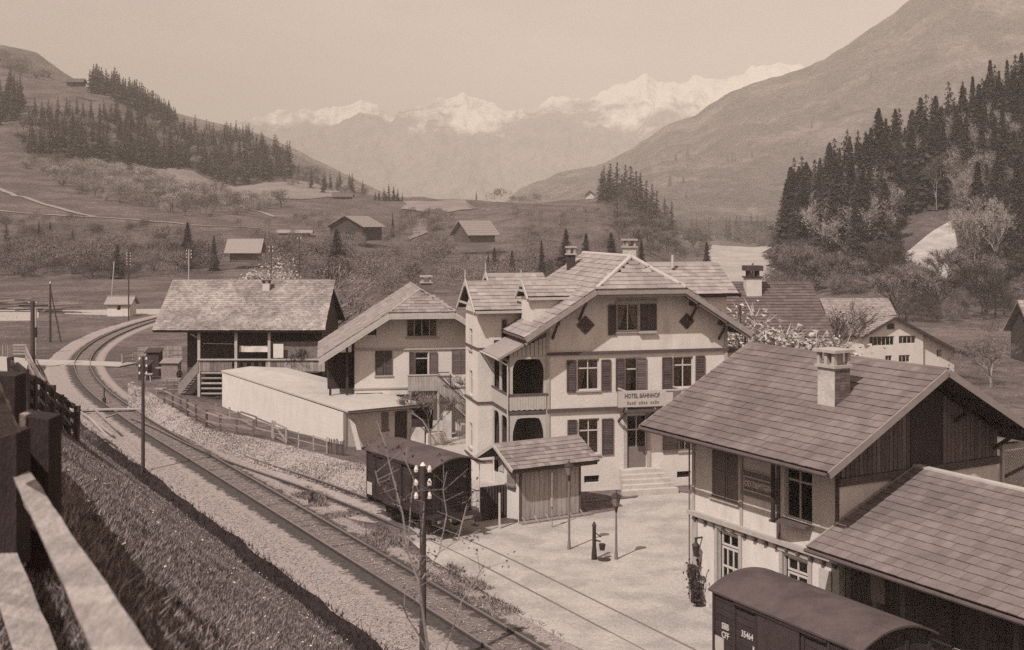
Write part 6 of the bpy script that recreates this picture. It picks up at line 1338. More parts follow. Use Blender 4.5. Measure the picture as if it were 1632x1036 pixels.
# rose bush and box by the station corner
root = thing('rose_bush', 'thin climbing rose bush against the corner of the station', 'shrub', G(1112, 968)); b = MB(); lb = MB()
for k in range(26):
    a = R.uniform(0, 6.28); x, y, z = 0, 0, 0; dx, dy = math.cos(a) * .12, math.sin(a) * .12
    for j in range(5):
        nx_, ny_, nz_ = x + dx * R.uniform(.2, 1), y + dy * R.uniform(.2, 1), z + R.uniform(.15, .42); b.tube((x, y, z), (nx_, ny_, nz_), .012, .008, n=4, cap=False); x, y, z = nx_, ny_, nz_
        for q in range(3 if j < 2 else 1): c = Vector((x + R.uniform(-.12, .12), y + R.uniform(-.1, .1), z + R.uniform(-.1, .1))); u = Vector((R.uniform(-1, 1), R.uniform(-1, 1), R.uniform(-1, 1))).normalized() * .07; v = u.orthogonal().normalized() * .05; lb.poly([c - u, c - v, c + u, c + v])
b.build('stems', MATS['bark'], root); o = lb.build('leaves', MATS['needles'], root); o['kind'] = 'stuff'
p = G(1105, 962); b = MB(); b.box(p.x - .2, p.x + .12, p.y, p.y + .2, .95, 1.45); b.box(p.x - .08, p.x, p.y + .05, p.y + .13, 0, .95); tag(b.build('post_box', MATS['iron']), 'dark box on a stand at the station corner beside the rose bush', 'box')
HAZE = 0.00021
# ================================================================ TREES
def conifer_parts(seed, n=34, wide=.20, tris=1500, sparse=0.0):
    r = random.Random(seed); C = []; 
    def tri(a, b_, c): C.append((a, b_, c))
    asym = [r.uniform(.75, 1.2) for _ in range(8)]
    for i in range(n):
        z0_ = .06 + .92 * (i / n) ** .93; z = z0_; rad = wide * (1 - z) ** .9 * r.uniform(.55, 1.15) + .010; m = max(4, int(7 * (1 - z) + 4)); ph = r.uniform(0, 6)
        if r.random() < sparse: continue
        for k in range(m):
            z = z0_ + r.uniform(-.022, .022); a = ph + 6.283 * k / m + r.uniform(-.45, .45); L = rad * r.uniform(.4, 1.25) * asym[int((a % 6.283) / .7854) % 8]; ca, sa = math.cos(a), math.sin(a); dz = -L * r.uniform(.25, .6); w2 = L * r.uniform(.22, .34)
            root = (0, 0, z + .02); tip = (ca * L, sa * L, z + dz); l = (ca * L * .55 - sa * w2, sa * L * .55 + ca * w2, z + dz * .75 - .008); rr = (ca * L * .55 + sa * w2, sa * L * .55 - ca * w2, z + dz * .75 - .008); mid = (ca * L * .5, sa * L * .5, z + dz * .25 + .006)
            tri(root, l, mid); tri(root, mid, rr); tri(mid, l, tip); tri(mid, tip, rr)
    for _ in range(tris):
        z = r.uniform(.08, .98) ** 1.0; rad = (wide * (1 - z) ** .95) * r.uniform(.4, 1.1); a = r.uniform(0, 6.283); c = Vector((rad * math.cos(a), rad * math.sin(a), z)); s = r.uniform(.005, .015)
        u = Vector((math.cos(a), math.sin(a), -.5)) * s * 1.3; v = Vector((-math.sin(a), math.cos(a), r.uniform(-.3, .3))) * s; tri(tuple(c + u), tuple(c + v - u * .3), tuple(c - v - u * .3))
    T = MB(); T.tube((0, 0, -.06), (0, 0, .95), .013, .003, n=6)
    return C, T
def tris_mesh(name, C, mat): 
    V = np.array(C, dtype=np.float32).reshape(-1, 3); F = np.arange(len(V), dtype=np.int32).reshape(-1, 3); return fast_mesh(name, V, F, mat)
def leafy_parts(seed, depth=4, leafn=900, spread=.5, size=.012, trunk=.18, up=.75, twigs=420, round_=1.0):
    """deciduous tree or shrub in early spring: limbs, thin twigs and sparse young leaves; unit height"""
    r = random.Random(seed); T = MB(); ends = []
    def grow(p, d, L, rad, lev):
        q = p + d * L; T.tube(p, q, rad * .6, rad * .42, n=5 if lev < 2 else 3, cap=False); 
        if lev >= depth: ends.append((p, q)); return
        for k in range(r.choice((2, 3, 3)) if lev else r.choice((3, 4, 5))):
            ax = Vector((r.uniform(-1, 1), r.uniform(-1, 1), r.uniform(-.25, .7))); d2 = (d * up + ax * spread * 1.15).normalized(); grow(q, d2, L * r.uniform(.62, .85), rad * .62, lev + 1)
        ends.append((p, q))
    grow(Vector((0, 0, -.05)), Vector((r.uniform(-.08, .08), r.uniform(-.08, .08), 1)).normalized(), trunk + .05, .022, 0)
    zs = max(q.z for _, q in ends); xs = max(max(abs(q.x), abs(q.y)) for _, q in ends); k = .9 / zs; kx = min(k, .40 / xs)
    S3 = lambda v: Vector((v[0] * kx, v[1] * kx, v[2] * k))
    T.v = [tuple(S3(v)) for v in T.v]; E = [(S3(a), S3(b_)) for a, b_ in ends]
    C = []
    for _ in range(twigs):
        a, b_ = r.choice(E); p = a.lerp(b_, r.random()); d = (b_ - a).normalized() + Vector((r.uniform(-1, 1), r.uniform(-1, 1), r.uniform(-.4, 1))) * .9; d.normalize(); L = r.uniform(.05, .13); s = d.orthogonal().normalized() * .0035; C.append((tuple(p - s), tuple(p + s), tuple(p + d * L)))
    for _ in range(leafn):
        a, b_ = r.choice(E); p = b_ + Vector((r.gauss(0, 1), r.gauss(0, 1), r.gauss(0, .8))) * .045 * round_; s = size * r.uniform(.6, 1.5); u = Vector((r.uniform(-1, 1), r.uniform(-1, 1), r.uniform(-1, 1))).normalized(); v = u.orthogonal().normalized(); C.append((tuple(p + u * s), tuple(p + v * s), tuple(p - (u + v) * s * .7)))
    return C, T
def bush_parts(seed, n=1500, size=.02):
    """dense twiggy shrub mass: uneven lumps of twigs and buds"""
    r = random.Random(seed); lumps = [(Vector((r.gauss(0, .26), r.gauss(0, .26), r.uniform(.3, .72))), r.uniform(.16, .32)) for _ in range(9)]; C = []
    for _ in range(n):
        c, rad = r.choice(lumps); d = Vector((r.gauss(0, 1), r.gauss(0, 1), r.gauss(0, 1))).normalized(); p = c + d * rad * r.uniform(.55, 1.08)
        if p.z < 0: continue
        if r.random() < .4:
            e = (d + Vector((0, 0, .8))).normalized() * r.uniform(.05, .12); s = e.orthogonal().normalized() * .005; C.append((tuple(p - s), tuple(p + s), tuple(p + e)))
        else:
            s = size * r.uniform(.6, 1.4); u = Vector((r.uniform(-1, 1), r.uniform(-1, 1), r.uniform(-1, 1))).normalized(); v = u.orthogonal().normalized(); C.append((tuple(p + u * s), tuple(p + v * s), tuple(p - (u + v) * s * .7)))
    T = MB()
    for k in range(7): c, rad = lumps[k]; T.tube((r.uniform(-.05, .05), r.uniform(-.05, .05), -.05), c, .014, .006, n=4, cap=False)
    return C, T
def proto(name, parts, cm, tm): C, T = parts; return (tris_mesh('crown', C, MATS[cm]), T.mesh('trunk', MATS[tm]))
CON = [proto('con', conifer_parts(s, wide=w_, sparse=sp), 'needles', 'bark') for s, w_, sp in ((1, .19, 0), (2, .16, .08), (3, .23, .0), (4, .13, .15), (5, .20, .2), (6, .17, .28), (7, .24, .1))]
CONS = [proto('cons', conifer_parts(s, n=18, wide=w_, tris=200), 'needles', 'bark') for s, w_ in ((11, .19), (12, .23), (13, .16))]
BARE = [proto('bare', leafy_parts(s, 5, 2600, .5, .0085, up=.85, twigs=1700), 'twigs', 'bark') for s in (21, 22, 23)]
BAREP = [proto('barep', leafy_parts(s, 5, 2200, .5, .0085, up=.9, twigs=1700), 'twigs_pale', 'bark_pale') for s in (25, 26)]
BLOS = [proto('blos', leafy_parts(s, 4, 1100, .6, .012, .14), 'blossom', 'bark') for s in (31, 32)]
BUSH = [proto('bush', bush_parts(s, 3600, .011), 'twigs', 'bark') for s in (41, 42, 43, 44)]
BUSHP = [proto('bushp', bush_parts(s, 2600, .013), 'twigs_pale', 'bark') for s in (51, 52, 53)]
BUSHL = [proto('bushl', bush_parts(s, 3800, .011), 'twigs', 'bark') for s in (46, 47)]
def joined(pr):
    a, b_ = pr; me = bpy.data.meshes.new('tree'); import bmesh; bm = bmesh.new(); bm.from_mesh(a); na = len(bm.faces); bm.from_mesh(b_); bm.faces.ensure_lookup_table()
    for f in bm.faces[na:]: f.material_index = 1
    bm.to_mesh(me); bm.free(); me.materials.append(a.materials[0]); me.materials.append(b_.materials[0]); return me
JM = {}
def tree(name, pr, p, h, label, cat='tree', group=None, wide=1.0, parts=None):
    parts = (p.y < 420) if parts is None else parts; rz_ = R.uniform(0, 6.28)
    if parts:
        o = thing(name, label, cat, p, rz_, group)
        o.scale = (h * wide, h * wide, h); link('trunk', pr[1], o); link('crown', pr[0], o)
    else:
        k = pr[0].name
        if k not in JM: JM[k] = joined(pr)
        o = link(name, JM[k]); o.location = p; o.rotation_euler = (R.uniform(-.03, .03), R.uniform(-.03, .03), rz_); o.scale = (h * wide, h * wide, h); tag(o, label, cat, group)
    return o
def inpoly(x, y, P):
    c = False; j = len(P) - 1
    for i in range(len(P)):
        if (P[i][1] > y) != (P[j][1] > y) and x < (P[j][0] - P[i][0]) * (y - P[i][1]) / (P[j][1] - P[i][1]) + P[i][0]: c = not c
        j = i
    return c
NCON = [0]; STUFF = []; NB_ = [0]; NT_ = [0]; STUFB = []
def scatter(poly, n, kinds, dmin=120, mind=9.0, avoid=(), yb=None):
    """kinds = [(weight, name, protos, (h0,h1), label, group, wide)]; feet of the trees inside the pixel outline"""
    xs = [p[0] for p in poly]; ys = [p[1] for p in poly]; done = []; tries = 0
    while len(done) < n and tries < n * 12:
        tries += 1; x, y = R.uniform(min(xs), max(xs)), R.uniform(min(ys), max(ys))
        if not inpoly(x, y, poly) or any(inpoly(x, y, a) for a in avoid): continue
        p = ray(x, y, dmin)
        if p is None: continue
        if any((p.x - q.x) ** 2 + (p.y - q.y) ** 2 < mind ** 2 for q in done): continue
        done.append(p); t = R.random() * sum(k[0] for k in kinds)
        for k in kinds:
            t -= k[0]
            if t <= 0: break
        h = R.uniform(*k[3]); h *= 1.0
        if k[1] == 'spruce':
            NCON[0] += 1
            if NCON[0] > 225: STUFF.append((p, h)); continue
        if k[1] == 'bare_tree':
            NT_[0] += 1
            if NT_[0] > 295: STUFB.append((p, h)); continue
        if k[1] == 'bush':
            NB_[0] += 1
            if NB_[0] > 285: STUFB.append((p, h)); continue
        tree(k[1], R.choice(k[2]), p - Vector((0, 0, .3)), h, k[4], 'tree' if k[1] not in ('bush',) else 'bush', k[5], k[6] * R.uniform(.85, 1.2))
    return done
sp = lambda w_, lab, grp, h=(20, 30), P=CON, wd=1.0: (w_, 'spruce', P, h, lab, grp, wd)
br = lambda w_, lab, grp, h=(9, 15), P=BARE, wd=1.3: (w_, 'bare_tree', P, h, lab, grp, wd)
bu = lambda w_, lab, grp, h=(3, 7), P=BUSH, wd=1.0: (w_, 'bush', P, h, lab, grp, wd)
scar = [(1418, 345), (1535, 335), (1545, 430), (1540, 500), (1405, 500)]
# wooded hillside at the right, nearest first so that they are single trees
def treeat(px, top_py, d, k, label, nm='spruce', group=None, wide=1.0, P=CON, cat='tree'):
    """single tree whose tip shows at a photo point, standing on the land at distance d"""
    x = (px - CX) / F_ * d; z = gz(x, d); h = EYE - (top_py - HY) * d / F_ - z; tree(nm, P[k % len(P)], Vector((x, d, z - .2)), max(2.5, h), label, cat, group, wide)
g_r = 'tall spruces on the skyline of the right hillside'
for i, (px, py, d, w_) in enumerate(((1578, 92, 395, 1.0), (1605, 92, 400, .9), (1628, 80, 400, 1.1), (1550, 118, 400, 1.1), (1535, 140, 405, .9), (1508, 165, 415, .8), (1520, 160, 410, .8), (1480, 200, 400, 1.1), (1490, 215, 380, 1.0), (1400, 168, 375, 1.25), (1412, 185, 370, 1.0), (1427, 170, 380, 1.1), (1442, 200, 375, 1.0), (1454, 188, 385, .55), (1354, 214, 375, 1.15), (1372, 225, 365, 1.0), (1307, 248, 375, .9), (1326, 255, 370, .9), (1283, 268, 370, 1.0), (1262, 272, 330, 1.3), (1278, 285, 325, 1.2), (1252, 290, 330, 1.2), (1270, 310, 315, 1.3), (1470, 225, 370, 1.2), (1560, 130, 380, 1.2), (1590, 120, 385, 1.1), (1614, 110, 380, 1.2), (1338, 232, 372, .8), (1388, 200, 372, 1.1), (1645, 95, 390, 1.2), (1660, 90, 390, 1.2))):
    treeat(px, py, d, i, 'tall dark spruce ' + ('in the highest skyline clump at the right edge' if px > 1530 else 'on the skyline step left of the highest clump' if px > 1475 else 'in the pointed middle skyline clump of the right hillside' if px > 1385 else 'in the skyline pair left of the middle clump' if px > 1335 else 'on the lower skyline left of the pair' if px > 1300 else 'in the dense clump at the left end of the right hillside'), group=g_r, wide=w_); NCON[0] += 1
lab_s = 'dark spruce inside the wood on the steep right hillside'; grp_s = 'spruces in the right hillside wood'; lab_b = 'bare pale leafed tree among the spruces on the right hillside'; grp_b = 'bare trees in the right hillside wood'
scatter([(1250, 440), (1300, 455), (1440, 455), (1640, 470), (1700, 300), (1640, 190), (1560, 225), (1500, 262), (1400, 300), (1320, 350), (1255, 380)], 600, [sp(7, lab_s, grp_s, (15, 29), wd=1.2), (3, 'bare_tree', BAREP, (15, 22), lab_b, grp_b, .75)], 200, 3.3, [scar])
scatter([(1242, 478), (1300, 470), (1422, 474), (1422, 440), (1300, 425), (1246, 440)], 55, [br(3, 'bare tree at the foot of the right hillside', 'bare trees at the foot of the right hillside', (8, 14)), bu(4, 'grey bush at the foot of the right hillside', 'bushes at the foot of the right hillside', (5, 9), BUSHL)], 180, 4.5, [scar])
scatter([(1430, 520), (1590, 510), (1640, 480), (1640, 440), (1530, 452), (1430, 478)], 50, [br(2, 'bare tree under the scree scar', 'trees under the scree scar', (8, 13)), bu(4, 'grey bush under the scree scar', 'bushes under the scree scar', (3, 7), BUSHL)], 160, 4.0, [[(1418, 430), (1530, 430), (1525, 470), (1425, 475)]])
# knoll wood
for i, (px, py) in enumerate(((962, 262), (972, 258), (983, 255), (994, 260), (1004, 262), (1013, 268), (1021, 272), (1030, 285), (1040, 290), (958, 270), (968, 270), (990, 275), (1008, 282), (1046, 302), (978, 285), (1000, 295), (1060, 312), (1070, 318), (1035, 305), (1020, 300))): treeat(px, py, 660 + (i * 37) % 60, i, 'dark tree of the round wood on the knoll', group='trees of the round wood on the knoll', wide=1.6, P=CONS); NCON[0] += 1
scatter([(975, 352), (1240, 398), (1240, 384), (1150, 372), (1060, 350), (1000, 330)], 100, [sp(3, 'dark spruce in the belt beyond the pale flat', 'spruces in the belt beyond the pale flat', (14, 24), CONS, 1.2), (5, 'bush', BUSH, (12, 20), 'rounded tree in the belt beyond the pale flat', 'rounded trees in the belt beyond the pale flat', .8)], 400, 8)
scatter([(985, 405), (1130, 412), (1130, 385), (1050, 372), (985, 350)], 60, [br(4, 'bare tree behind the hotel roof', 'bare trees behind the hotel roof', (8, 14)), bu(3, 'bush behind the hotel roof', 'bushes behind the hotel roof', (4, 8))], 250, 6)
for i, (px, py, d, w_) in enumerate(((902, 362, 260, 1.5), (934, 369, 255, 1.5), (974, 368, 250, 1.4), (1022, 380, 240, 1.3), (1126, 382, 260, 1.1), (863, 380, 240, .9), (788, 392, 290, 1.2), (816, 397, 290, 1.3), (778, 400, 290, .9))): treeat(px, py, d, i, 'dark young spruce %s' % ['left of the rear hotel chimney', 'right of the rear hotel chimney', 'left of the front hotel chimney', 'right of the front hotel chimney', 'at the corner of the pale flat', 'half hidden left of the hotel ridge', 'small and single below the bright barn', 'pale and small right of the single one below the bright barn', 'tiny left of the single one below the bright barn'][i], wide=w_); NCON[0] += 1
for i, (px, py, d, w_) in enumerate(((299, 352, 330, 1.6), (341, 373, 325, 1.2), (187, 388, 300, 1.4), (62, 350, 400, 1.0), (80, 352, 400, 1.0), (10, 355, 400, 1.2), (116, 365, 390, 1.0), (536, 362, 300, 1.8))): treeat(px, py, d, i, 'dark spruce %s' % ['broad and dense left of the small pale roofed house', 'narrow and close to the small pale roofed house', 'tall behind the trackside hut', 'slim in the left hedge', 'second slim one in the left hedge', 'at the left end of the hedge', 'short in the middle of the left hedge', 'round in front of the timber chalet'][i], wide=w_); NCON[0] += 1
treeat(759, 303, 715, 0, 'single slim tree on the terrace skyline', 'poplar', wide=.9, P=CONS); treeat(626, 336, 480, 0, 'slim dark poplar on the meadow', 'poplar', wide=.55)
for i, (px, py) in enumerate(((604, 302), (612, 298), (620, 292), (627, 295), (634, 300), (641, 306), (598, 305), (615, 306))): treeat(px, py, 705, i, 'dark tree of the small wood on the terrace skyline', group='trees of the small wood on the terrace skyline', wide=1.6, P=CONS); NCON[0] += 1
# left wood and ridge woods
scatter([(25, 235), (70, 205), (200, 210), (330, 232), (400, 238), (455, 262), (462, 284), (370, 297), (300, 272), (200, 264), (150, 258), (60, 250)], 400, [sp(6, 'dark spruce in the big wood on the left hill', 'spruces in the big left wood', (14, 29), CONS, 1.45), (2, 'bare_tree', BAREP, (12, 22), 'bare tree in the big wood on the left hill', 'bare trees in the big left wood', .9)], 500, 4.5)
for i in range(58):
    px = 143 + 143 * (i + R.random()) / 58; ty = float(np.interp(px, [143, 150, 165, 176, 182, 195, 215, 240, 262, 280, 287], [108, 96, 104, 112, 103, 118, 122, 138, 152, 166, 184])) + R.uniform(-3, 9); d_ = R.uniform(1060, 1130); x_ = (px - CX) / F_ * d_; tree('spruce', R.choice(CONS), Vector((x_, d_, EYE - (np.interp(px, [143, 200, 290], [140, 168, 200]) - HY) * d_ / F_ - 2)), max(8, (np.interp(px, [143, 200, 290], [140, 168, 200]) - ty) * d_ / F_), 'dark spruce on the crest of the left hill', 'tree', 'spruces on the crest of the left hill', 1.5)
scatter([(-30, 150), (15, 150), (40, 180), (30, 195), (-30, 210)], 22, [sp(1, 'dark spruce at the upper left edge of the view', 'spruces at the upper left edge', (18, 28), CONS, 1.3)], 700, 8)
scatter([(0, 88), (60, 100), (110, 118), (60, 130), (0, 110)], 26, [(1, 'bush', BUSHP, (9, 15), 'rounded pale tree on the far left skyline', 'pale trees on the far left skyline', 1.0)], 700, 10)
scatter([(455, 268), (580, 300), (600, 316), (500, 312), (440, 290)], 30, [(2, 'bush', BUSH, (6, 11), 'small rounded tree on the slope right of the left wood', 'trees right of the left wood', 1.0), sp(1, 'small spruce on the slope right of the left wood', 'spruces right of the left wood', (8, 14), CONS, 1.2)], 500, 9)
gl = 'bushes and blossom trees on the left pasture'
scatter([(30, 262), (160, 268), (330, 310), (460, 330), (330, 350), (200, 330), (90, 300)], 170, [(3, 'bush', BUSHP, (6, 10), 'pale rounded bush on the left pasture', 'pale bushes on the left pasture', 1.0), (1, 'blossom_tree', BLOS, (7, 11), 'pale blossoming tree on the left pasture', 'blossoming trees on the left pasture', 1.4), br(1, 'bare tree on the left pasture', 'bare trees on the left pasture', (7, 11))], 400, 8)
hl = [(3, 'bush', BUSH, (4, 9), 'dark twiggy bush in the hedge beyond the left field', 'bushes in the hedge beyond the left field', 1.2), br(1, 'bare tree in the hedge beyond the left field', 'bare trees in the hedge beyond the left field', (7, 11), wd=1.5)]
scatter([(-20, 446), (260, 446), (560, 446), (560, 405), (330, 408), (130, 398), (-20, 395)], 130, hl, 250, 5, [[(335, 411), (428, 411), (432, 446), (330, 446)]])
ml_ = [(4, 'bush', BUSHL, (4, 9), 'grey twiggy bush between barn and hotel on the rising meadow', 'bushes on the meadow between barn and hotel', 1.2), br(1, 'bare tree between barn and hotel on the rising meadow', 'bare trees on the meadow between barn and hotel', (5, 9), wd=1.5)]
scatter([(500, 478), (560, 486), (900, 480), (990, 450), (990, 400), (860, 385), (740, 388), (600, 395), (510, 410)], 110, ml_, 140, 4.5, [[(722, 380), (822, 380), (825, 428), (720, 428)], [(512, 376), (606, 376), (606, 420), (512, 420)]])
scatter([(420, 380), (520, 350), (620, 380), (600, 400), (500, 400)], 16, [(4, 'bush', BUSHP, (3, 6), 'small pale bush near the timber chalet', 'pale bushes near the timber chalet', 1.0)], 250, 6)
scatter([(640, 345), (740, 340), (860, 330), (870, 318), (780, 322), (700, 345), (700, 385), (640, 385)], 24, [(4, 'bush', BUSHP, (4, 8), 'pale bush on the terrace slope', 'pale bushes on the terrace slope', 1.0), br(1, 'bare tree on the terrace slope', 'bare trees on the terrace slope', (6, 10))], 350, 7)
hs_av = [[(335, 378), (428, 378), (432, 440), (330, 440)], [(722, 350), (822, 350), (825, 424), (720, 424)], [(508, 350), (610, 350), (606, 416), (508, 416)], [(436, 366), (505, 366), (505, 392), (436, 392)]]
scatter([(0, 352), (300, 366), (520, 345), (640, 352), (740, 348), (860, 340), (960, 345), (985, 400), (300, 404), (0, 396)], 150, [(3, 'bush', BUSHP, (2.5, 6), 'loose orchard bush on the open meadow', 'orchard bushes on the open meadow', 1.1), (3, 'bush', BUSH, (3, 7), 'dark orchard bush on the open meadow', 'dark orchard bushes on the open meadow', 1.2)], 250, 5, hs_av)
# individual near trees
def near_tree(px, py, top, pr, label, name='fruit_tree', wide=1.0, d=None, z=0.0, cat='tree'):
    p = G(px, py, z) if d is None else Vector(((px - CX) / F_ * d, d, z)); h = EYE - (top - HY) * p.y / F_ - p.z; return tree(name, pr, p, h, label, cat, None, wide, parts=True)
NB = [proto('near', leafy_parts(s, 6, lf, .48, .008, .2, up=.8, twigs=900), 'twigs', 'bark_pale') for s, lf in ((61, 300), (62, 120), (63, 600))]
DK = proto('dk', leafy_parts(64, 6, 60, .45, .008, .22, up=.85, twigs=900), 'bark', 'bark')
WB = proto('wb', leafy_parts(67, 6, 2200, .6, .010, .16, up=.7, twigs=500), 'blossom', 'bark')
near_tree(686, 712, 618, NB[1], 'pruned pale budding tree at the courtyard beside the white shed', wide=1.5)
near_tree(770, 697, 575, DK, 'bare dark tree beside the left hotel wall', wide=1.2, d=80)
near_tree(478, 610, 536, DK, 'small bare tree in front of the barn gallery', wide=1.3, d=100)
near_tree(1580, 617, 535, NB[2], 'bushy bare tree with pale trunk on the right meadow', wide=1.9, d=134, z=-4)
near_tree(1256, 585, 462, WB, 'tree full of white blossom behind the station roof', 'blossom_tree', 1.55, d=84, z=-1.5); near_tree(1215, 585, 505, WB, 'lower white blossoming tree left of the tall one behind the station', 'blossom_tree', 1.6, d=82, z=-1.5); near_tree(1310, 585, 472, NB[2], 'loose budding tree right of the blossoming one', wide=1.3, d=110, z=-3)
near_tree(462, 446, 400, WB, 'white blossoming tree behind the barn roof', 'blossom_tree', 1.5, d=150, z=0)
near_tree(505, 452, 418, BUSHL[0], 'dark rounded bush right of the blossoming tree behind the barn', 'bush', 1.6, d=150, cat='bush')
scatter([(1440, 620), (1640, 600), (1640, 540), (1545, 545)], 8, [(1, 'bush', BUSHL, (2, 4), 'small garden bush on the right meadow', 'garden bushes on the right meadow', 1.2)], 120, 3)
near_tree(1470, 560, 520, BUSHL[1], 'dark climbing bush at the right end of the farmhouse roof', 'bush', 1.3, d=146, z=-4, cat='bush')
# foreground sapling by the tall pole
def sapling():
    base = ray(692, 1032, 15); base = st(-9, 11.0); base.z = gz(base.x, base.y)
    root = thing('birch_sapling', 'thin sapling with sparse young leaves in front of the track near the tall pole', 'tree', base); r = random.Random(5); d0 = base.y; stems = [[(690, 1180), (682, 1036), (668, 930), (650, 880), (642, 820), (622, 745), (612, 700)], [(650, 880), (655, 800), (660, 765), (640, 720)], [(668, 930), (700, 880), (712, 820), (706, 780), (712, 752)], [(682, 1036), (650, 985), (640, 960)], [(668, 930), (672, 860), (676, 800)], [(700, 880), (730, 860), (745, 800), (752, 790)], [(642, 820), (628, 800), (603, 770), (598, 750)], [(690, 1100), (735, 960), (760, 920), (772, 900)]]
    b = MB(); C = []
    def W(px, py): return P3(px, py, d0 + r.uniform(-.02, .02))
    for i, s in enumerate(stems):
        pts = [P3(px, py, d0 + (i % 3 - 1) * .25 * min(1, k / 2)) for k, (px, py) in enumerate(s)]
        for k, (a, c) in enumerate(zip(pts, pts[1:])):
            ra = (.020 if i == 0 else .009) * (1 - .13 * k); b.tube(a, c, max(.004, ra), max(.004, ra * .8), n=6, cap=False)
            for q in range(3):
                p = a.lerp(c, r.random()); dd = Vector((r.uniform(-1, 1), r.uniform(-1, 1), r.uniform(-.3, 1))).normalized(); L = r.uniform(.12, .4); e = p + dd * L; b.tube(p, e, .0035, .002, n=4, cap=False)
                if r.random() < .75:
                    for j in range(7):
                        m = p.lerp(e, r.uniform(.4, 1.05)) + Vector((r.gauss(0, .05), r.gauss(0, .05), r.gauss(0, .05))); sz = r.uniform(.010, .026); u = Vector((r.uniform(-1, 1), r.uniform(-1, 1), r.uniform(-1, 1))).normalized(); v = u.orthogonal().normalized(); C += [(tuple(m + u * sz), tuple(m + v * sz * .6), tuple(m - u * sz)), (tuple(m + u * sz), tuple(m - u * sz), tuple(m - v * sz * .6))]
    for _ in range(60):
        m = P3(r.uniform(590, 775), r.uniform(845, 960), d0 + r.uniform(-.4, .4))
    wb(b, 'branches', MATS['bark_pale'], root); bb = MB(); [bb.poly(t) for t in C]; o = wb(bb, 'leaves', MATS['needles'], root); o['kind'] = 'stuff'
sapling()
# dark lumpy weeds in the ballast verge near the sapling
# remaining far spruces as one mass
if STUFF:
    me = CONS[0][0]; n = len(me.vertices); co_ = np.zeros(n * 3, dtype=np.float32); me.vertices.foreach_get('co', co_); co_ = co_.reshape(-1, 3)
    Vs = []
    for p, h in STUFF: a = R.uniform(0, 6.28); c, s = math.cos(a), math.sin(a); w_ = h * R.uniform(1.1, 1.5); Vs.append(np.stack([(co_[:, 0] * c - co_[:, 1] * s) * w_ + p.x, (co_[:, 0] * s + co_[:, 1] * c) * w_ + p.y, co_[:, 2] * h + p.z], 1))
    V = np.concatenate(Vs); o = link('far_spruces', fast_mesh('far_spruces', V, np.arange(len(V)).reshape(-1, 3), MATS['needles'])); tag(o, 'the rest of the dark spruces on the far slopes', 'woodland', kind='stuff')

if STUFB:
    Cb = np.array(bush_parts(48, 1100, .02)[0], dtype=np.float32).reshape(-1, 3); Vs = []
    for p, h in STUFB: a = R.uniform(0, 6.28); c, s = math.cos(a), math.sin(a); w_ = h * R.uniform(.9, 1.3); Vs.append(np.stack([(Cb[:, 0] * c - Cb[:, 1] * s) * w_ + p.x, (Cb[:, 0] * s + Cb[:, 1] * c) * w_ + p.y, Cb[:, 2] * h + p.z], 1))
    V = np.concatenate(Vs); o = link('far_bushes', fast_mesh('far_bushes', V, np.arange(len(V)).reshape(-1, 3), MATS['twigs'])); tag(o, 'the rest of the twiggy bushes beyond the houses', 'bushes', kind='stuff')
# ================================================================ MOUNTAINS
def mountain(name, label, sky, d_base, d_top, ybase, mat, rough, xr=(-500, 2150), nx=420, ny=120, jag=0.0, curve=1.15, nscale=1.0):
    xs = np.linspace(xr[0], xr[1], nx); ty = np.linspace(0, 1, ny); sx = np.array([s[0] for s in sky], float); sy = np.array([s[1] for s in sky], float)
    top = np.interp(xs, sx, sy); top = top + (fbm(xs / 37 * nscale, xs * 0 + 3, 5, 77)) * jag
    T, X = np.meshgrid(ty, xs, indexing='ij'); D = d_base + (d_top - d_base) * T; Y = ybase + (top[None, :] - ybase) * T ** curve
    Z = EYE - (Y - HY) * D / F_; Xw = (X - CX) / F_ * D
    env = np.sin(np.pi * np.clip(T, 0, 1)) ** .6; dt = (d_top - d_base)
    n1 = fbm(Xw / (dt * .16), D / (dt * .30), 5, 31); rid = (1 - np.abs(fbm(Xw / (dt * .11), D / (dt * .22), 5, 55)) * 4)
    rid2 = (1 - np.abs(fbm(Xw / (dt * .035), D / (dt * .08), 4, 91)) * 5)
    Z = Z + env * rough * (n1 * 1.2 + rid * .35 + rid2 * .16)
    V = np.stack([Xw, D, Z], -1)
    back = V[-1:].copy(); back[..., 1] += dt * .8; back[..., 2] -= (back[..., 2] + 10) * .8; V = np.concatenate([V, back], 0)
    return tag(link(name, fast_mesh(name, V.reshape(-1, 3), grid_faces(ny + 1, nx), mat, smooth=True)), label, kind='structure')
M_mtn = mk('mountain_woods', .06, .6, .012, bump=1, bscale=.035, bdist=14, dark2=.19, thr=.57, tscale=.0055, grain=.6, gscale=.07)
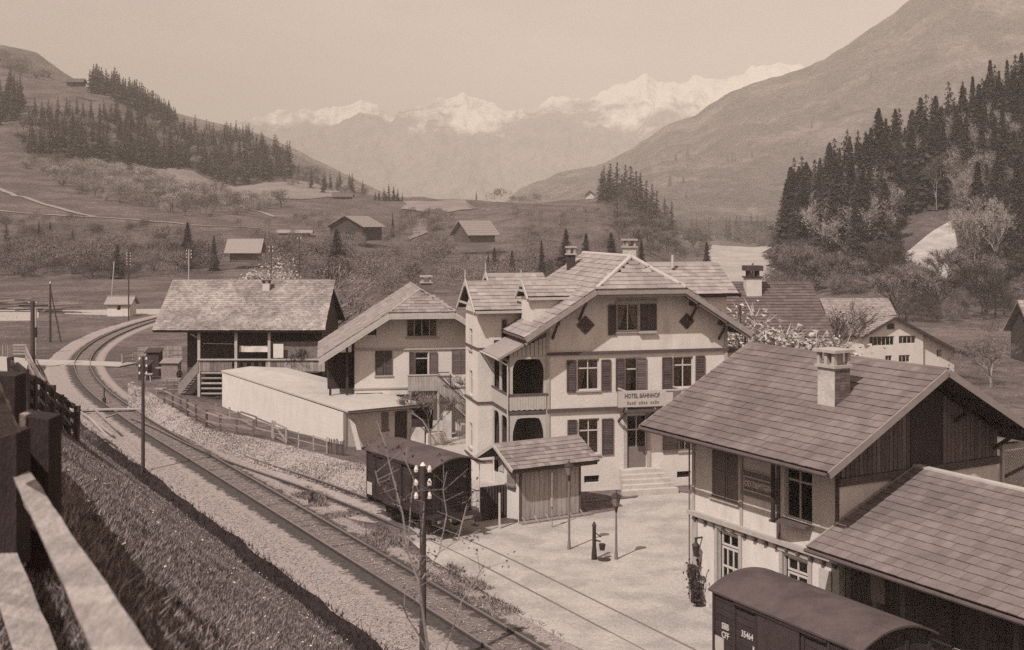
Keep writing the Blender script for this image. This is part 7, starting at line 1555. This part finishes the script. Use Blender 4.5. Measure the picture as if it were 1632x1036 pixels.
def snow_mat():
    m = mk('alpine_rock', .15, .5, .006, bump=1, bscale=.008, bdist=70, grain=.4, gscale=.02); n = m.node_tree; N = n.nodes; lk = n.links.new
    p = [x for x in N if x.type == 'BSDF_PRINCIPLED'][0]; old = p.inputs['Base Color'].links[0].from_socket
    g = N.new('ShaderNodeNewGeometry'); s = N.new('ShaderNodeSeparateXYZ'); lk(g.outputs['Position'], s.inputs[0]); a = N.new('ShaderNodeTexNoise'); a.inputs['Scale'].default_value = .0017; a.inputs['Detail'].default_value = 8; a.inputs['Roughness'].default_value = .68; mp = N.new('ShaderNodeMapping'); mp.inputs['Scale'].default_value = (1, .5, 1.5); lk(g.outputs['Position'], mp.inputs[0]); lk(mp.outputs[0], a.inputs['Vector'])
    h = N.new('ShaderNodeMath'); h.operation = 'MULTIPLY_ADD'; lk(a.outputs[0], h.inputs[0]); h.inputs[1].default_value = 1600; lk(s.outputs[2], h.inputs[2])
    r = N.new('ShaderNodeMapRange'); r.inputs[1].default_value = 1500; r.inputs[2].default_value = 1700; lk(h.outputs[0], r.inputs[0]); mx = N.new('ShaderNodeMix'); mx.data_type = 'RGBA'; lk(r.outputs[0], mx.inputs[0]); lk(old, mx.inputs[6]); mx.inputs[7].default_value = (.78, .70, .62, 1); lk(mx.outputs[2], p.inputs['Base Color']); return m
mountain('wooded_mountain', 'long wooded mountain slope rising to the upper right', [(-600, 352), (780, 345), (830, 300), (900, 272), (960, 262), (1010, 235), (1060, 200), (1110, 182), (1155, 152), (1200, 132), (1290, 106), (1340, 78), (1400, 38), (1440, 8), (1480, -18), (1540, -50), (1632, -70), (1800, -120), (2400, -160)], 1500, 3300, 352, M_mtn, 55, jag=6, nscale=2, nx=520, ny=150)
mountain('left_far_ridge', 'dim ridge behind the left hill', [(-600, 60), (0, 70), (60, 84), (105, 118), (160, 150), (420, 215), (520, 262), (620, 312), (760, 345), (2400, 352)], 1600, 2600, 352, M_mtn, 25, jag=4, nscale=2, nx=300, ny=60)
mountain('snow_mountains', 'hazy snow covered mountain chain closing the valley', [(-600, 160), (300, 215), (430, 188), (480, 178), (540, 170), (575, 162), (620, 182), (660, 172), (700, 158), (733, 148), (770, 165), (800, 178), (830, 184), (870, 160), (900, 152), (940, 156), (985, 138), (1030, 122), (1060, 135), (1110, 122), (1160, 124), (1200, 108), (1240, 98), (1290, 110), (1500, 60), (2400, 40)], 5400, 9000, 352, snow_mat(), 330, jag=24, nscale=1.6, nx=900, ny=260, curve=1.3)
# thin distant conifers on the mountain flank
def flank_trees():
    n = 30; V = []; r = np.random.default_rng(3); o = bpy.data.objects['wooded_mountain'].data; m = len(o.vertices); co_ = np.zeros(m * 3, dtype=np.float32); o.vertices.foreach_get('co', co_); co_ = co_.reshape(-1, 3); px = CX + F_ * co_[:, 0] / co_[:, 1]; py = HY + F_ * (EYE - co_[:, 2]) / co_[:, 1]
    band = (px > 1020) & (px < 1632) & (py < 330) & (np.abs(py - (250 - (px - 1150) * .30)) < 22 + 16 * vnoise(px / 40, py / 40)) | ((px > 900) & (px < 1640) & (vnoise(px / 60, py / 30, 4) > .72) & (py < 340))
    idx = np.where(band)[0]; pick = r.choice(idx, n); P = co_[pick] + r.uniform(-22, 22, (n, 3)) * np.array([1, 1, 0]); h = r.uniform(14, 26, n); P[:, 2] -= 4
    for p, hh in zip(P, h):
        w_ = hh * .2
        for k in range(5): a, c = 1.2566 * k, 1.2566 * (k + 1); V += [(p[0] + w_ * math.cos(a), p[1] + w_ * math.sin(a), p[2]), (p[0] + w_ * math.cos(c), p[1] + w_ * math.sin(c), p[2]), (p[0], p[1], p[2] + hh)]
    V = np.array(V); tag(link('mountain_conifers', fast_mesh('mountain_conifers', V, np.arange(len(V)).reshape(-1, 3), MATS['needles'])), 'scattered far conifers on the wooded mountain', 'woodland', kind='stuff')
flank_trees()

# ================================================================ GRASS, FLOWERS, STONES
def blades(name, n, fn, h0, h1, wd, mat, label, lean=.5):
    P = fn(n); n = len(P); a = rng.uniform(0, 6.283, n); h = rng.uniform(h0, h1, n) * (.6 + .9 * vnoise(P[:, 0] / 1.3, P[:, 1] / 1.3, 8)); w_ = wd * rng.uniform(.6, 1.4, n); lx = rng.normal(0, lean, n) * h; ly = rng.normal(0, lean, n) * h
    A = P + np.stack([np.cos(a) * w_, np.sin(a) * w_, -.02 + 0 * a], 1); B_ = P - np.stack([np.cos(a) * w_, np.sin(a) * w_, .02 + 0 * a], 1); C = P + np.stack([lx, ly, h], 1)
    V = np.stack([A, B_, C], 1).reshape(-1, 3); return tag(link(name, fast_mesh(name, V, np.arange(len(V)).reshape(-1, 3), mat)), label, 'grass', kind='stuff')
def bank_pts(n, near=True):
    y = 3.6 + 74 * rng.random(n * 3) ** 1.25; px = rng.uniform(-60, 760, n * 3); x = (px - CX) / F_ * y; e, D = Emb(x, y); z = np.where(D > 5.1, e, -9); py = HY + F_ * (EYE - z) / y
    m = (D > 5.2) & (D < 26) & (py < 1150) & (py > 560) & (rng.random(n * 3) < .35 + .9 * vnoise(x / .9, y / .9, 2)); P = np.stack([x, y, z], 1)[m]; return P[:n]
blades('grass_blades', 270000, bank_pts, .03, .085, .013, MATS['grass_blade'], 'rough spring grass on the bank')
blades('dry_stalks', 16000, bank_pts, .03, .10, .008, MATS['pale_timber'], 'pale dry stalks in the bank grass', 1.1)
P = bank_pts(260); V = []
for p in P:
    if p[1] < 12: continue
    r = R.uniform(.012, .028); z = p[2] + R.uniform(.12, .24); V += [(p[0] + r * math.cos(a), p[1] + r * math.sin(a), z + R.uniform(-.01, .01)) for a in np.arange(0, 6.2, 1.0472)]
tag(link('daisies', fast_mesh('daisies', np.array(V), np.arange(len(V)).reshape(-1, 6), MATS['daisy'])), 'small white daisies scattered in the bank grass', 'flowers', kind='stuff')
def ring_stones(name, n, fn, s0, s1, mat, label):
    P = fn(n); n = len(P); oc = np.array([(1, 0, 0), (0, 1, 0), (-1, 0, 0), (0, -1, 0), (0, 0, .8), (0, 0, -.6)], float); F = np.array([(0, 1, 4), (1, 2, 4), (2, 3, 4), (3, 0, 4), (1, 0, 5), (2, 1, 5), (3, 2, 5), (0, 3, 5)])
    s = rng.uniform(s0, s1, n); a = rng.uniform(0, 6.28, n); J = rng.uniform(.6, 1.3, (n, 6, 3)); O = oc[None] * J * s[:, None, None]; x = O[..., 0] * np.cos(a)[:, None] - O[..., 1] * np.sin(a)[:, None]; y = O[..., 0] * np.sin(a)[:, None] + O[..., 1] * np.cos(a)[:, None]; V = np.stack([x, y, O[..., 2]], -1) + P[:, None, :]
    FF = (F[None] + (np.arange(n) * 6)[:, None, None]).reshape(-1, 3); return tag(link(name, fast_mesh(name, V.reshape(-1, 3), FF, mat)), label, 'stones', kind='stuff')
def bal_pts(n):
    y = 36 + 62 * rng.random(n * 4); px = rng.uniform(90, 900, n * 4); x = (px - CX) / F_ * y; D = trackD(x, y); m = (((D > -2.3) & (D < -1.35)) | ((D > -.3) & (D < .3)) | ((D > 1.95) & (D < 3.4))); z = np.where(D > 0, .085, .075); return np.stack([x, y, z], 1)[m][:n]
ring_stones('ballast_stones', 16000, bal_pts, .02, .045, MATS['stone_bit'], 'loose broken stones in the track ballast')
def rub_pts(n):
    o = []; 
    for _ in range(n):
        i = R.randrange(len(bot) - 1); t = R.random(); k = R.random(); p = G(*bot[i]).lerp(G(*bot[i + 1]), t); q = G(top[i][0], top[i][1], ZT).lerp(G(top[i + 1][0], top[i + 1][1], ZT), t); v = p.lerp(q, k); o.append((v.x, v.y, ZT * min(1, k * 1.25)))
    return np.array(o)
ring_stones('rubble_stones', 5200, rub_pts, .03, .085, MATS['stone_bit'], 'rough stones on the rubble slope')
def tuft_pts(n):
    o = []
    while len(o) < n:
        s, t = R.uniform(-62, -38), R.uniform(20.9, 22.6); k = vnoise(np.array([s / 1.2]), np.array([t / 1.2]), 6)[0]
        if k > .52: p = st(s, t); o.append((p.x, p.y, .06))
    return np.array(o)
blades('verge_weeds', 5000, tuft_pts, .08, .22, .02, MATS['grass_blade'], 'dark weeds between the tracks', .7)
def rub2(n):
    p = rub_pts(n); k = vnoise(p[:, 0] / 1.5, p[:, 1] / 1.5, 33) > .5; return p[k]
blades('rubble_weeds', 6000, rub2, .05, .16, .025, MATS['grass_blade'], 'weeds among the stones of the rubble slope', .6)
def foot_pts(n):
    o = []
    y = 36 + 60 * rng.random(n * 6); px = rng.uniform(90, 680, n * 6); x = (px - CX) / F_ * y; D = trackD(x, y); m = (D > 3.5) & (D < 6.2); e, _ = Emb(x, y); return np.stack([x, y, np.maximum(e, 0)], 1)[m][:n]
blades('foot_tufts', 9000, foot_pts, .08, .26, .02, MATS['ditch_soil'], 'tufts hanging over the cut at the foot of the bank', .6)
def far_pts(n):
    o = []; yy = 100 + 210 * rng.random(n * 2); px = rng.uniform(-40, 1640, n * 2); x = (px - CX) / F_ * yy; D = trackD(x, yy); m = ((px < 240) & (np.abs(D) > 6) & (yy > 125)) | ((px > 1400) & (yy > 105)); z = Hbase(x, yy); return np.stack([x, yy, z], 1)[m][:n]
blades('meadow_tufts', 16000, far_pts, .08, .22, .04, MATS['grass_blade'], 'tufted meadow grass beyond the station', .5)

# ================================================================ HAZE
b = MB(); b.box(-9000, 9000, -400, 13000, -14, 1300); hz_m = bpy.data.materials.new('haze_air'); hz_m.use_nodes = True; N = hz_m.node_tree.nodes; N.clear()
o_n = N.new('ShaderNodeOutputMaterial'); v_n = N.new('ShaderNodeVolumePrincipled'); v_n.inputs['Color'].default_value = (1.0, .90, .80, 1); v_n.inputs['Density'].default_value = HAZE; v_n.inputs['Anisotropy'].default_value = -.5
hz_m.node_tree.links.new(v_n.outputs[0], o_n.inputs['Volume']); tag(b.build('haze', hz_m), kind='stuff')
